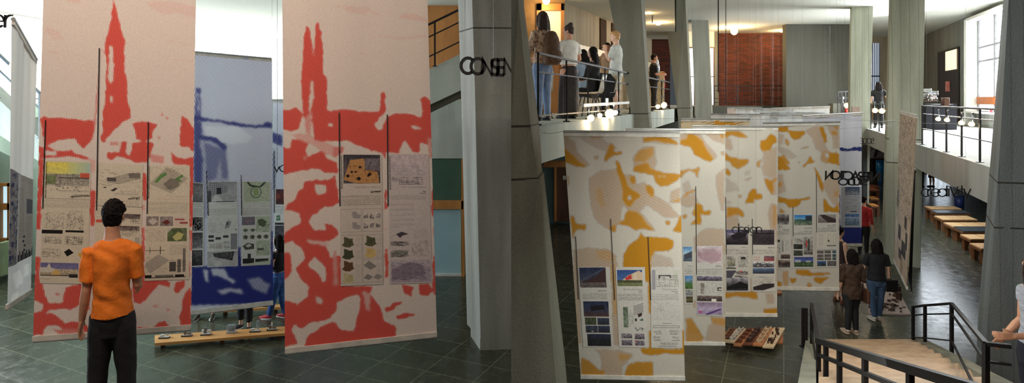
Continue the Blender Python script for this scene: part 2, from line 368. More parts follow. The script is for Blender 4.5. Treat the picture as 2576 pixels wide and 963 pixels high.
# gallery side wall, board-marked, with cream dado band
def bw(px, Y): return (px-CX)*Y/F
g = MB(); A = Vector((bw(1416,14.6),14.6,ZG)); B = Vector((bw(1640,23.8),23.8,ZG))
g.hexa([A, B, B+Vector((-.2,.1,0)), A+Vector((-.2,.1,0))], [q+Vector((0,0,2.73)) for q in (A, B, B+Vector((-.2,.1,0)), A+Vector((-.2,.1,0)))])
struct(g, 'wall_gallery_left', concrete('warm_board_concrete', (160,146,120), (132,118,94), .13), 'board-marked wall behind the students on the left gallery', 'wall')
g = MB(); up = lambda z: Vector((0,0,z)); dn = Vector((.06,-.03,0))
g.hexa([A+up(1.56), B+up(1.56), B+dn+up(1.56), A+dn+up(1.56)], [A+up(1.76), B+up(1.76), B+dn+up(1.76), A+dn+up(1.76)])
struct(g, 'trim_1', mat('cream_painted_rail', (226,204,160), .5), 'cream dado band on the gallery wall behind the blond man', 'trim')
for f0, f1, nm in ((.30,.36,'leftmost'),(.42,.46,'middle'),(.5,.55,'rightmost')):
    q0, q1 = A.lerp(B, f0), A.lerp(B, f1)
    g = MB(); g.hexa([q0+up(1.78), q1+up(1.78), q1+dn*.5+up(1.78), q0+dn*.5+up(1.78)], [q0+up(2.7), q1+up(2.7), q1+dn*.5+up(2.7), q0+dn*.5+up(2.7)])
    o = g.build('wall_slat_panel', mat('matt_dark_panel', (70,56,42), .95, spec=.05)); tag(o, nm+' dark vertical wood panel on the gallery wall left of second column', 'panel', 'dark vertical panels on the gallery wall')
g = MB(); frame_rect(g, 1290, -2, 1352, 330, 14.5, 0, .2); frame_rect(g, 1352, -2, 1420, 14, 14.5, 0, .2); struct(g, 'wall_gallery_end', mat('warm_plaster', (158,122,78), .8, (140,108,68)), 'warm lit plaster wall beside the gallery door', 'wall')
d = empty('door_2', P(1388,290,14.4)); tag(d, 'open orange wood door frame with bright doorway behind the backpack girl', 'door', None, 'structure')
g = MB(); frame_rect(g, 1350, 10, 1362, 290, 14.4, 0, .14); frame_rect(g, 1411, 10, 1419, 290, 14.4, 0, .14); frame_rect(g, 1350, 10, 1419, 27, 14.4, 0, .14); g.build('door_frame', M_WOODO, d)
g = MB(); frame_rect(g, 1361, 26, 1412, 106, 14.48, 0, .03); g.build('door_glass', emit('lit_room_glass', (226,216,180), .6), d)
g = MB(); frame_rect(g, 1361, 106, 1412, 290, 14.46, 0, .05); g.build('door_leaf', M_WOODO, d)
# brick strip and far gallery
def brick():
    m, nt, b = new_mat('red_brown_brick')
    tc = N(nt, 'ShaderNodeTexCoord'); mp = N(nt, 'ShaderNodeMapping'); mp.inputs['Rotation'].default_value = (math.pi/2,0,0)
    L(nt, tc.outputs['Object'], mp.inputs['Vector'])
    br = N(nt, 'ShaderNodeTexBrick', i_Scale=1.0, i_Mortar_Size=.016, i_Brick_Width=.36, i_Row_Height=.12)
    br.inputs['Color1'].default_value = lin((104,46,30))+[1]; br.inputs['Color2'].default_value = lin((74,33,23))+[1]; br.inputs['Mortar'].default_value = lin((62,44,36))+[1]
    L(nt, mp.outputs[0], br.inputs['Vector']); L(nt, br.outputs['Color'], b.inputs['Base Color']); b.inputs['Roughness'].default_value = .85
    bu = N(nt, 'ShaderNodeBump', i_Strength=.5, i_Distance=.02); L(nt, br.outputs['Fac'], bu.inputs['Height']); bu.invert = True; L(nt, bu.outputs[0], b.inputs['Normal'])
    return m
M_BRICK = brick()
g = MB(); frame_rect(g, 1638, 90, 1684, 272, 23.9, 0, .2); struct(g, 'wall_brick_strip', M_BRICK, 'narrow brick wall strip between second and third columns', 'wall')
g = MB(); frame_rect(g, 1796, 50, 1978, 276, 34, 0, .3); struct(g, 'wall_brick', M_BRICK, 'large red brick wall at the far end of the hall', 'wall')
g = MB(); frame_rect(g, 1716, 50, 1728, 276, 33.5, 0, .3);frame_rect(g, 1783, 62, 1806, 276, 33.9, 0, .3); struct(g, 'wall_far_strip', M_CONC2, 'grey wall strip left of the brick wall', 'wall')
window_unit('window_4', P(1722,0,33).x, P(1796,0,33).x, 33, ZG, CH+130*33/F, 3, 2, 'tall bright window slit between the third and fourth columns', M_WOODD)
g = MB(); frame_rect(g, 1722, 40, 1796, 118, 33.05, 0, .1); struct(g, 'wall_over_window', M_WHITE, 'bright wall above the window slit at the fourth column', 'wall')
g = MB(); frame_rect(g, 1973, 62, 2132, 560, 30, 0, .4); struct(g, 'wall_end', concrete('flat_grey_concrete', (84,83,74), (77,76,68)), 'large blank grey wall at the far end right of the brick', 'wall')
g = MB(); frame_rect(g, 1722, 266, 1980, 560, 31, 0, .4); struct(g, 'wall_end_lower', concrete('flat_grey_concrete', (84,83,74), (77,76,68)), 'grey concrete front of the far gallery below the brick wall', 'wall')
g = MB(); a = P(1722,268,31.0); b3 = P(1980,268,31.0); g.box(((a.x+b3.x)/2, 32.6, a.z-.05), (b3.x-a.x, 3.4, .1)); struct(g, 'floor_gallery_far', M_CONC2, 'floor of the far gallery in front of the brick wall', 'floor')
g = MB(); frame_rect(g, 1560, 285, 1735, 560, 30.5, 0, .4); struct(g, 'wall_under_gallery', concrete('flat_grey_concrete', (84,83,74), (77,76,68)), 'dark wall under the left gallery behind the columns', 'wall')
# under left gallery: blue frames, brown door
g = MB(); frame_rect(g, 1300, 395, 1560, 562, 21.8, 0, .2); struct(g, 'wall_ground_left', mat('blue_green_wall', (120,150,156), .6, (110,140,146)), 'blue-green wall under the left gallery beside the first yellow banner', 'wall')
d = empty('door_3', P(1412,558,21.5)); tag(d, 'dark brown wooden door under the left gallery beside the first yellow banner', 'door', None, 'structure')
g = MB(); frame_rect(g, 1398, 420, 1470, 556, 21.5, 0, .08); g.build('door_leaf', M_WOODD, d)
g = MB(); frame_rect(g, 1366, 404, 1475, 420, 21.45, 0, .14); frame_rect(g, 1394, 420, 1400, 556, 21.45, 0, .14); g.build('door_frame', M_WOODO, d)
g = MB(); frame_rect(g, 1416, 442, 1424, 452, 21.44, 0, .01); g.build('door_sign', M_WHITEP, d)
# ---- right gallery
ZR = 3.33
def RE(Y): return 8.12+.44*(Y-10.0)
g = MB()
def rslab(mb, Y0, Y1, z0, z1, wdt, st=0):
    a, b = Vector((RE(Y0)+st, Y0, 0)), Vector((RE(Y1)+st, Y1, 0)); o2 = Vector((wdt,0,0))
    mb.hexa([a+up(z0), a+o2+up(z0), b+o2+up(z0), b+up(z0)], [a+up(z1), a+o2+up(z1), b+o2+up(z1), b+up(z1)])
rslab(g, 9.95, 36, 2.69, ZR, .5); rslab(g, 9.95, 36, 3.1, ZR, 16, .5)
struct(g, 'floor_gallery_right', concrete('light_screed', (188,190,186), (170,172,168)), 'right gallery slab with brightly sunlit floor behind the spotlight railing', 'floor')
# right wall of the gallery, running with the hall
def WR(Y): return 18.9+.44*(Y-23)
def wall_seg(mb, Y0, Y1, z0, z1, th=.3):
    a, b = Vector((WR(Y0), Y0, 0)), Vector((WR(Y1), Y1, 0)); o2 = Vector((th,0,0))
    mb.hexa([a+up(z0), a+o2+up(z0), b+o2+up(z0), b+up(z0)], [a+up(z1), a+o2+up(z1), b+o2+up(z1), b+up(z1)])
g = MB(); wall_seg(g, 26.2, 39, ZR, 8.3); wall_seg(g, 10, 22.4, ZR, 8.3); wall_seg(g, 22.4, 26.2, 8.0, 8.3); wall_seg(g, 22.4, 26.2, ZR, 3.95)
struct(g, 'wall_right', concrete('right_board_concrete', (150,152,146), (124,126,120), .2, -1.1), 'board-marked wall along the right gallery with door and window', 'wall')
w1 = empty('window_5', (WR(24.3),24.3,3.95)); tag(w1, 'tall bright gallery window with grid of panes and orange sill band at upper right', 'window', None, 'structure')
g = MB(); wall_seg(g, 22.4, 26.2, 3.95, 8.0, .02); g.v = [(x+.25,y,z) for x,y,z in g.v]; g.build('window_pane', pane_m, w1)
g = MB()
for Y in (22.45, 24.2, 26.15): g.bar((WR(Y)+.18,Y,3.95), (WR(Y)+.18,Y,8.0), .07)
for z in (3.98, 6.15, 6.75, 7.97): g.bar((WR(22.4)+.18,22.4,z), (WR(26.2)+.18,26.2,z), .07)
g.build('window_frame', mat('grey_window_frame', (150,152,156), .5), w1)
g = MB(); g.bar((WR(22.4)+.14,22.4,4.45), (WR(26.2)+.14,26.2,4.45), .06, .32); g.build('window_band', mat('orange_brown_band', (190,110,60), .5), w1)
g = MB(); g.bar((WR(22.4)-.1,22.4,3.95), (WR(26.2)-.1,26.2,3.95), .5, .06); g.build('window_sill', M_WHITEP, w1)
g = MB(); g.bar((WR(22.4)-.05,22.3,8.0), (WR(26.2)-.05,26.3,8.0), .45, .12); g.bar((WR(26.2)-.12,26.25,3.4),(WR(26.2)-.12,26.25,8.0),.5,.12); g.build('window_reveal', M_WHITE, w1)
# door on right wall
def wr_plate(mb, Y0, Y1, z0, z1, off=-.03, th=.05):
    a, b = Vector((WR(Y0)+off, Y0, 0)), Vector((WR(Y1)+off, Y1, 0)); o2 = Vector((-th,0,0))
    mb.hexa([a+up(z0), b+up(z0), b+o2+up(z0), a+o2+up(z0)], [a+up(z1), b+up(z1), b+o2+up(z1), a+o2+up(z1)])
d = empty('door_4', (WR(29.8),29.8,ZR)); tag(d, 'dark double door with lit square pane and small posters on the right gallery', 'door', None, 'structure')
g = MB(); wr_plate(g, 28.2, 31.8, ZR, 7.0); g.build('door_leaf', mat('near_black_door', (56,46,44), .5), d)
g = MB(); wr_plate(g, 28.4, 30.2, 5.95, 6.9, -.1, .02); g.build('lit_pane', emit('warm_lit_pane', (255,236,190), 1.2), d)
g = MB(); wr_plate(g, 29.5, 30.2, 4.9, 5.4, -.1, .02); g.build('door_poster', mat('red_pink_poster', (190,90,80), .6, (220,160,150), 3), d)
# far right end
g = MB(); frame_rect(g, 2130, 86, 2190, 330, 36, 0, .2); frame_rect(g, 2213, 86, 2345, 330, 36, 0, .2); frame_rect(g, 2188,86,2214,108,36,0,.2); struct(g, 'wall_far_right', concrete('warm_far_concrete', (176,168,150), (150,142,126)), 'pale far wall between the right-hand columns', 'wall')
w1 = empty('window_6', P(2202,256,36)); tag(w1, 'tall barred window with blue bars behind the distant woman on the right gallery', 'window', None, 'structure')
g = MB(); frame_rect(g, 2189, 108, 2214, 256, 36.1, 0, .03); g.build('window_pane', emit('window_glow_soft', (225,235,245), .9), w1)
g = MB()
for i in range(6): frame_rect(g, 2190+i*4.4, 108, 2191.4+i*4.4, 256, 36, 0, .05)
frame_rect(g, 2189, 190, 2214, 193, 36, 0, .05); g.build('window_bars', mat('dark_blue_steel', (50,70,110), .5), w1)
g = MB(); frame_rect(g, 2189, 256, 2214, 330, 36, 0, .2); struct(g, 'wall_under_bars', M_WOODL, 'light wooden panel under the barred window', 'wall')
# ground floor far walls at right, so the benches sit in an enclosed bay
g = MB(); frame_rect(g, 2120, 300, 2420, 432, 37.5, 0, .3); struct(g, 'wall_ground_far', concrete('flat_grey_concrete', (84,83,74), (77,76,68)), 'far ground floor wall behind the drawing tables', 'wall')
window_unit('window_8', P(2330,0,37.3).x, P(2388,0,37.3).x, 37.3, .1, 3.0, 4, 1, 'bright ground floor window at the far end behind the low tables', M_ALU, emit('far_daylit_glass', (225,238,250), 2.5))
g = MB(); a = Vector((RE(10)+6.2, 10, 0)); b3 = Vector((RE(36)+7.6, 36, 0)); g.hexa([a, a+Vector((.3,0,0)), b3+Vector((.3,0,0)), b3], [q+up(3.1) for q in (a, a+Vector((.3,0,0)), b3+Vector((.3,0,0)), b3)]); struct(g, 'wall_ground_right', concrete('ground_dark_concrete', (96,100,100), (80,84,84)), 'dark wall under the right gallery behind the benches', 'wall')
# railings of the right-hand hall
def e(Y, off=-.12): return Vector((GE(Y)+off, Y, ZG))
railing('gallery_railing', 'black railing on the left gallery before the standing students', e(7.6), e(13.6), 6, (.92,.68,.12), .92, r=.015)
railing('gallery_railing', 'black railing between second and third left columns with man in black', e(14.9), e(20.6), 4, (.92,.68,.12), .92, r=.018)
railing('gallery_railing', 'short black railing between third and fourth left columns', e(23.0), e(27.8), 3, (.92,.74,.56,.12), .92)
railing('gallery_railing', 'long black railing in front of the red brick wall', P(1797,262,31.1), P(1972,262,31.1), 4, (.95,.72,.3,.1), .95)
def er(Y, off=.1): return Vector((RE(Y)+off, Y, ZR))
RL = mat('grey_black_steel', (44,46,50), .35, metal=.2)
railing('gallery_railing', 'dark railing with clamped spotlights before the sunlit right gallery floor', er(10.0), er(15.4), 6, (1.0,.8,.42), 1.0, m=RL, r=.017)
railing('gallery_railing', 'dark railing with twin spotlights between the two middle right columns', er(18.0), er(23.6), 4, (1.0,.8,.36), 1.0, m=RL, r=.018)
railing('gallery_railing', 'far small railing left of the board-marked column with red box', P(2108,285,28), P(2136,283,28), 4, (1.0,.7,.35), 1.0, m=RL)
g = MB(); a = P(2168,362,22.2); b3 = P(2184,362,22.2); g.bbox(((a.x+b3.x)/2,22.3,a.z/2), (b3.x-a.x,.2,a.z), .05); o = g.build('dark_upright_panel', mat('charcoal_panel', (40,42,42), .8)); tag(o, 'tall charcoal upright panel below the mirrored word beside the blue-barred banner', 'panel')
g = MB(); frame_rect(g, 2143, 268, 2163, 288, 23.7, 0, .04); g.bar(P(2153,288,23.7), P(2153,0,23.7)*0+Vector((P(2153,0,23.7).x,23.7,2.7)), .04); o = g.build('small_hanging_board', mat('pinkish_board', (176,150,136), .7)); tag(o, 'small pinkish board standing before the board-marked column above the banners', 'board')
g = MB(); frame_rect(g, 2090, 260, 2109, 292, 28.5, 0, .4); o = g.build('concrete_block', M_CONC2); tag(o, 'small concrete block standing left of the far small railing', 'block')
g = MB(); g.tube([P(2129,286,27.9), P(2129,275,27.9)], .07, 12); g.tube([P(2129,275,27.9), P(2129,273,27.9)], [.07,.03], 12); o = g.build('fire_extinguisher', mat('red_paint', (190,40,34), .35), None, True); tag(o, 'tiny red cylinder below the far spotlight by the board-marked column', 'extinguisher')
# ---------------------------------------------------------------- printed banners
def vnoise(w, h, cell, seed, oct=3):
    """value noise w x h in 0..1"""
    r = np.random.default_rng(seed); out = np.zeros((h, w)); amp, tot = 1.0, 0
    for o in range(oct):
        c = max(1.5, cell/2**o); gw, gh = int(w/c)+3, int(h/c)+3
        g = r.random((gh, gw)); ys = np.arange(h)/c; xs = np.arange(w)/c
        yi, xi = ys.astype(int), xs.astype(int); fy, fx = (ys-yi)[:,None], (xs-xi)[None,:]
        fy, fx = fy*fy*(3-2*fy), fx*fx*(3-2*fx)
        a = g[yi][:,xi]*(1-fy)*(1-fx)+g[yi][:,xi+1]*(1-fy)*fx+g[yi+1][:,xi]*fy*(1-fx)+g[yi+1][:,xi+1]*fy*fx
        out += a*amp; tot += amp; amp *= .5
    return out/tot
def inside(px, py, poly):
    r = np.zeros(px.shape, bool); n = len(poly)
    for i in range(n):
        x1, y1 = poly[i]; x2, y2 = poly[(i+1)%n]
        c = ((y1 > py) != (y2 > py)) & (px < (x2-x1)*(py-y1)/((y2-y1) if y2 != y1 else 1e-9)+x1)
        r ^= c
    return r
def blur(a, k):
    for _ in range(2):
        for ax in (0, 1):
            p = np.pad(a, [(k, k) if i == ax else (0, 0) for i in range(2)], mode='edge')
            c = np.cumsum(p, axis=ax); c = np.insert(c, 0, 0, axis=ax)
            n = 2*k+1
            a = (c[n:, :]-c[:-n, :])/n if ax == 0 else (c[:, n:]-c[:, :-n])/n
    return a
def halftone_mat(name, paper, ink, pitch, ang, amp, lines=False, rim=None, trans=.0):
    m, nt, b = new_mat(name)
    uv = N(nt, 'ShaderNodeUVMap', uv_map='UVMap'); mp = N(nt, 'ShaderNodeMapping'); mp.inputs['Rotation'].default_value = (0,0,ang)
    k = 2*math.pi/pitch; mp.inputs['Scale'].default_value = (k, k, 1)
    L(nt, uv.outputs[0], mp.inputs['Vector']); sx = N(nt, 'ShaderNodeSeparateXYZ'); L(nt, mp.outputs[0], sx.inputs[0])
    s1 = N(nt, 'ShaderNodeMath', operation='SINE'); L(nt, sx.outputs[0], s1.inputs[0])
    s2 = N(nt, 'ShaderNodeMath', operation='SINE'); L(nt, sx.outputs[1], s2.inputs[0])
    at = N(nt, 'ShaderNodeAttribute', attribute_name='ink'); 
    if lines:
        x3 = N(nt, 'ShaderNodeMath', operation='MULTIPLY_ADD', n_1=.35); L(nt, s1.outputs[0], x3.inputs[0]); L(nt, s2.outputs[0], x3.inputs[2]); pr_ = x3.outputs[0]
    else:
        x3 = N(nt, 'ShaderNodeMath', operation='MULTIPLY'); L(nt, s1.outputs[0], x3.inputs[0]); L(nt, s2.outputs[0], x3.inputs[1]); pr_ = x3.outputs[0]
    ma = N(nt, 'ShaderNodeMath', operation='MULTIPLY_ADD', n_1=amp); L(nt, pr_, ma.inputs[0]); L(nt, at.outputs['Fac'], ma.inputs[2])
    mr = N(nt, 'ShaderNodeMapRange', n_1=.46, n_2=.54); mr.interpolation_type = 'SMOOTHSTEP'; L(nt, ma.outputs[0], mr.inputs[0])
    inkc = None
    if rim:
        r2 = N(nt, 'ShaderNodeMapRange', n_1=.38, n_2=.62); L(nt, at.outputs['Fac'], r2.inputs[0])
        mi = N(nt, 'ShaderNodeMix', data_type='RGBA'); mi.inputs[6].default_value = lin(rim)+[1]; mi.inputs[7].default_value = lin(ink)+[1]; L(nt, r2.outputs[0], mi.inputs[0]); inkc = mi.outputs[2]
    mx = N(nt, 'ShaderNodeMix', data_type='RGBA'); mx.inputs[6].default_value = lin(paper)+[1]; mx.inputs[7].default_value = lin(ink)+[1]
    if inkc: L(nt, inkc, mx.inputs[7])
    L(nt, mr.outputs[0], mx.inputs[0])
    tc = N(nt, 'ShaderNodeTexCoord'); no = N(nt, 'ShaderNodeTexNoise', i_Scale=140.0, i_Detail=2); L(nt, tc.outputs['Object'], no.inputs['Vector'])
    rr = N(nt, 'ShaderNodeMapRange', n_1=.25, n_2=.75, n_3=.86, n_4=1.1); L(nt, no.outputs['Fac'], rr.inputs[0])
    mu = N(nt, 'ShaderNodeMix', data_type='RGBA', blend_type='MULTIPLY'); mu.inputs[0].default_value = 1
    L(nt, mx.outputs[2], mu.inputs[6]); L(nt, rr.outputs[0], mu.inputs[7]); L(nt, mu.outputs[2], b.inputs['Base Color'])
    b.inputs['Roughness'].default_value = .75; b.inputs['Specular IOR Level'].default_value = .2
    bu = N(nt, 'ShaderNodeBump', i_Strength=.12, i_Distance=.005); L(nt, no.outputs['Fac'], bu.inputs['Height']); L(nt, bu.outputs[0], b.inputs['Normal'])
    if trans:
        tr = N(nt, 'ShaderNodeBsdfTranslucent'); L(nt, mu.outputs[2], tr.inputs['Color']); ms = N(nt, 'ShaderNodeMixShader', n_0=trans)
        L(nt, b.outputs[0], ms.inputs[1]); L(nt, tr.outputs[0], ms.inputs[2]); L(nt, ms.outputs[0], nt.nodes['Material Output'].inputs[0])
    return m
def print_mat():
    m, nt, b = new_mat('printed_ink')
    at = N(nt, 'ShaderNodeAttribute', attribute_name='print')
    tc = N(nt, 'ShaderNodeTexCoord'); no = N(nt, 'ShaderNodeTexNoise', i_Scale=140.0, i_Detail=2); L(nt, tc.outputs['Object'], no.inputs['Vector'])
    rr = N(nt, 'ShaderNodeMapRange', n_1=.25, n_2=.75, n_3=.88, n_4=1.08); L(nt, no.outputs['Fac'], rr.inputs[0])
    mu = N(nt, 'ShaderNodeMix', data_type='RGBA', blend_type='MULTIPLY'); mu.inputs[0].default_value = 1
    L(nt, at.outputs['Color'], mu.inputs[6]); L(nt, rr.outputs[0], mu.inputs[7]); L(nt, mu.outputs[2], b.inputs['Base Color'])
    b.inputs['Roughness'].default_value = .7; b.inputs['Specular IOR Level'].default_value = .2
    return m
M_PRINT = print_mat()
M_INK = mat('black_print_ink', (24,22,22), .6)
M_HEM = mat('banner_hem_cloth', (222,216,206), .7, bump=.2)
CR = {'A':(0,0,.4985),'B':(0,480,.5015),'C':(470,0,.4985),'D':(470,480,.5015),'E':(840,0,.4985),'Fq':(840,480,.5015),
      'Y1':(1400,320,.3532),'Y2':(1690,300,.3115),'Y4':(1900,290,.2803),'Y1b':(1440,840,.1277),'Y3b':(1700,540,.2805),'Y4b':(1930,500,.2285),'YM':(1660,320,.6676),'Yt':(1680,250,.1941),'X':(0,0,1)}
def CP(cr, pts):
    ox, oy, s = CR[cr]; return [(ox+s*x, oy+s*y) for x, y in pts]
class Banner:
    def __init__(s, name, label, corners, m, base=.1, step=2.0, ops=(), group=None, waves=.008, hem=None, topbar=True, cords=.0008, jag=2.2, bl=1, seed=1, barh=10):
        """corners: TL,TR,BR,BL as (px,py,Y); the cloth hangs between a top bar and a weighted hem"""
        s.c = [P(*q) for q in corners]; s.seed = seed; s.w_ = waves
        TL, TR, BR, BL = s.c
        nv = (TR-TL).cross(BL-TL).normalized(); cc = (TL+BR)/2-Vector((0,0,CH))
        if nv.dot(cc) > 0: nv = -nv
        s.nv = np.array(nv)
        s.W = ((TR-TL).length+(BR-BL).length)/2; s.H = ((BL-TL).length+(BR-TR).length)/2
        pxw = max(abs(corners[1][0]-corners[0][0]), abs(corners[2][0]-corners[3][0])); pxh = abs(corners[3][1]-corners[0][1])
        nx, ny = max(6, int(pxw/step)), max(8, int(pxh/step))
        u, v = np.meshgrid(np.linspace(0,1,nx+1), np.linspace(0,1,ny+1))
        co = s.surf(u, v)
        px = CX+co[...,0]/co[...,1]*F; py = H0+(CH-co[...,2])/co[...,1]*F
        jx = px+(vnoise(nx+1, ny+1, 5, seed+3, 2)-.5)*2*jag; jy = py+(vnoise(nx+1, ny+1, 5, seed+4, 2)-.5)*2*jag
        D = np.full(u.shape, base)
        for cr, val, pts in ops:
            D[inside(jx, jy, CP(cr, pts))] = val
        if bl: D = blur(D, bl)
        me = s.grid_mesh(name+'_cloth', co, nx, ny, m)
        a = me.attributes.new('ink', 'FLOAT', 'POINT'); a.data.foreach_set('value', D.astype(np.float32).ravel())
        uvl = me.uv_layers.new(name='UVMap'); li = np.empty(len(me.loops), np.int32); me.loops.foreach_get('vertex_index', li)
        uvs = np.stack([u*s.W, -v*s.H], -1).reshape(-1,2).astype(np.float32)[li]; uvl.data.foreach_set('uv', uvs.ravel())
        s.o = bpy.data.objects.new(name, None); COL.objects.link(s.o); s.o.location = (BL+BR)/2
        tag(s.o, label, 'banner', group)
        c = bpy.data.objects.new('banner_cloth', me); s.att(c)
        nrm = (TR-TL).cross(BL-TL).normalized()
        s.n = nrm
        # hem pocket with weight bar
        hz = barh*corners[3][2]/F
        g = MB(); g.bar(BL+Vector((0,0,hz*.5)), BR+Vector((0,0,hz*.5)), .026, hz); o = g.build('bottom_hem', hem or M_HEM); s.att(o)
        g = MB(); g.tube([BL+Vector((0,0,-.004)), BR+Vector((0,0,-.004))], .012, 8); o = g.build('bottom_bar', M_ALU); s.att(o)
        if topbar:
            g = MB(); g.tube([TL, TR], .02, 10); o = g.build('top_bar', M_ALU); s.att(o)
            g = MB(); g.bar(TL-Vector((0,0,.03)), TR-Vector((0,0,.03)), .024, .05); o = g.build('top_hem', hem or M_HEM); s.att(o)
        for q in (TL, TR):   # hanging cords
            topz = 6.9 if q.x < .275*q.y else 8.26
            g = MB(); g.tube([q, (q.x, q.y, topz)], cords, 4); o = g.build('hanging_cord', M_WIRE); s.att(o)
    def att(s, o):
        if o.name not in COL.objects: COL.objects.link(o)
        o.parent = s.o; o.matrix_parent_inverse = s.o.matrix_basis.inverted()
    def surf(s, u, v, off=0.0):
        TL, TR, BR, BL = [np.array(q) for q in s.c]
        u = np.asarray(u, float)[...,None]; v = np.asarray(v, float)[...,None]
        co = (TL*(1-u)+TR*u)*(1-v)+(BL*(1-u)+BR*u)*v
        f = s.w_*(np.sin(u*9+s.seed+v*1.3)*(1-.5*v)+.5*np.sin(u*23+v*2+s.seed*2)*(1-v))
        n = s.nv; return co+n*(f+off)
    def inv(s, px, py):
        u, v = .5, .5
        for _ in range(12):
            def pr(u, v):
                c = s.surf(u, v); return np.array([CX+c[0]/c[1]*F, H0+(CH-c[2])/c[1]*F])
            p = pr(u, v); e = 1e-4; J = np.stack([(pr(u+e, v)-p)/e, (pr(u, v+e)-p)/e], 1)
            d = np.linalg.solve(J, np.array([px, py])-p); u += d[0]; v += d[1]
        return u, v
    def grid_mesh(s, name, co, nx, ny, m):
        idx = np.arange((nx+1)*(ny+1)).reshape(ny+1, nx+1)
        q = np.stack([idx[:-1,:-1], idx[1:,:-1], idx[1:,1:], idx[:-1,1:]], -1).reshape(-1,4)
        me = bpy.data.meshes.new(name); nv = (nx+1)*(ny+1)
        me.vertices.add(nv); me.vertices.foreach_set('co', co.astype(np.float32).ravel())
        me.loops.add(q.size); me.loops.foreach_set('vertex_index', q.astype(np.int32).ravel())
        me.polygons.add(len(q)); me.polygons.foreach_set('loop_start', np.arange(0, q.size, 4, dtype=np.int32))
        me.polygons.foreach_set('loop_total', np.full(len(q), 4, np.int32))
        me.polygons.foreach_set('use_smooth', np.ones(len(q), bool))
        me.update(calc_edges=True); me.validate(); me.materials.append(m); return me
    def sheet(s, quad, cv, label=None):
        """quad: TL,TR,BR,BL in pixels; cv: painted colour array"""
        h, w = cv.shape[:2]
        uv = [s.inv(*q) for q in quad]
        a, b = np.meshgrid(np.linspace(0,1,w), np.linspace(0,1,h))
        U = (uv[0][0]*(1-a)+uv[1][0]*a)*(1-b)+(uv[3][0]*(1-a)+uv[2][0]*a)*b
        V = (uv[0][1]*(1-a)+uv[1][1]*a)*(1-b)+(uv[3][1]*(1-a)+uv[2][1]*a)*b
        me = s.grid_mesh('printed_sheet', s.surf(U, V, .006), w-1, h-1, M_PRINT)
        col = np.ones((h, w, 4), np.float32); col[...,:3] = lin_np(cv)
        at = me.color_attributes.new('print', 'FLOAT_COLOR', 'POINT'); at.data.foreach_set('color', col.ravel())
        o = bpy.data.objects.new('printed_sheet', me); s.att(o)
        if label: o['label'] = label
        return o
    def line(s, x0, y0, x1, y1, wpx=2.4):
        a, b = s.inv(x0, y0), s.inv(x1, y1)
        n = 12; g = MB(); pa = []
        Y = s.c[0].y; hw = wpx*Y/F/2
        for i in range(n+1):
            t = i/n; q = Vector(s.surf(a[0]+(b[0]-a[0])*t, a[1]+(b[1]-a[1])*t, .009)); pa.append((q-Vector((hw,0,0)), q+Vector((hw,0,0))))
        vs = [p for pr_ in pa for p in pr_]; g.add(vs, [(2*i,2*i+1,2*i+3,2*i+2) for i in range(n)])
        o = g.build('printed_line', M_INK); s.att(o)
    def text(s, string, x, y, size, vertical=True, mirror=True, bold=0):
        cu = bpy.data.curves.new('t', 'FONT'); cu.body = string; cu.size = 1; cu.offset = bold
        t = bpy.data.objects.new('t', cu); COL.objects.link(t)
        dg = bpy.context.evaluated_depsgraph_get(); dg.update(); me = bpy.data.meshes.new_from_object(t.evaluated_get(dg))
        bpy.data.objects.remove(t)
        u0, v0 = s.inv(x, y); pu = s.inv(x+10, y)[0]-u0; pv = s.inv(x, y+10)[1]-v0
        for vv in me.vertices:
            a, b = vv.co.x*size, vv.co.y*size
            if vertical: dx, dy = (b if not mirror else b), a        # reads downwards
            else: dx, dy = ((-a) if mirror else a), -b
            if vertical and not mirror: dx = -b
            q = s.surf(u0+dx/10*pu, v0+dy/10*pv, .010); vv.co = Vector(q)
        me.materials.clear(); me.materials.append(M_INK)
        o = bpy.data.objects.new('printed_lettering', me); s.att(o)
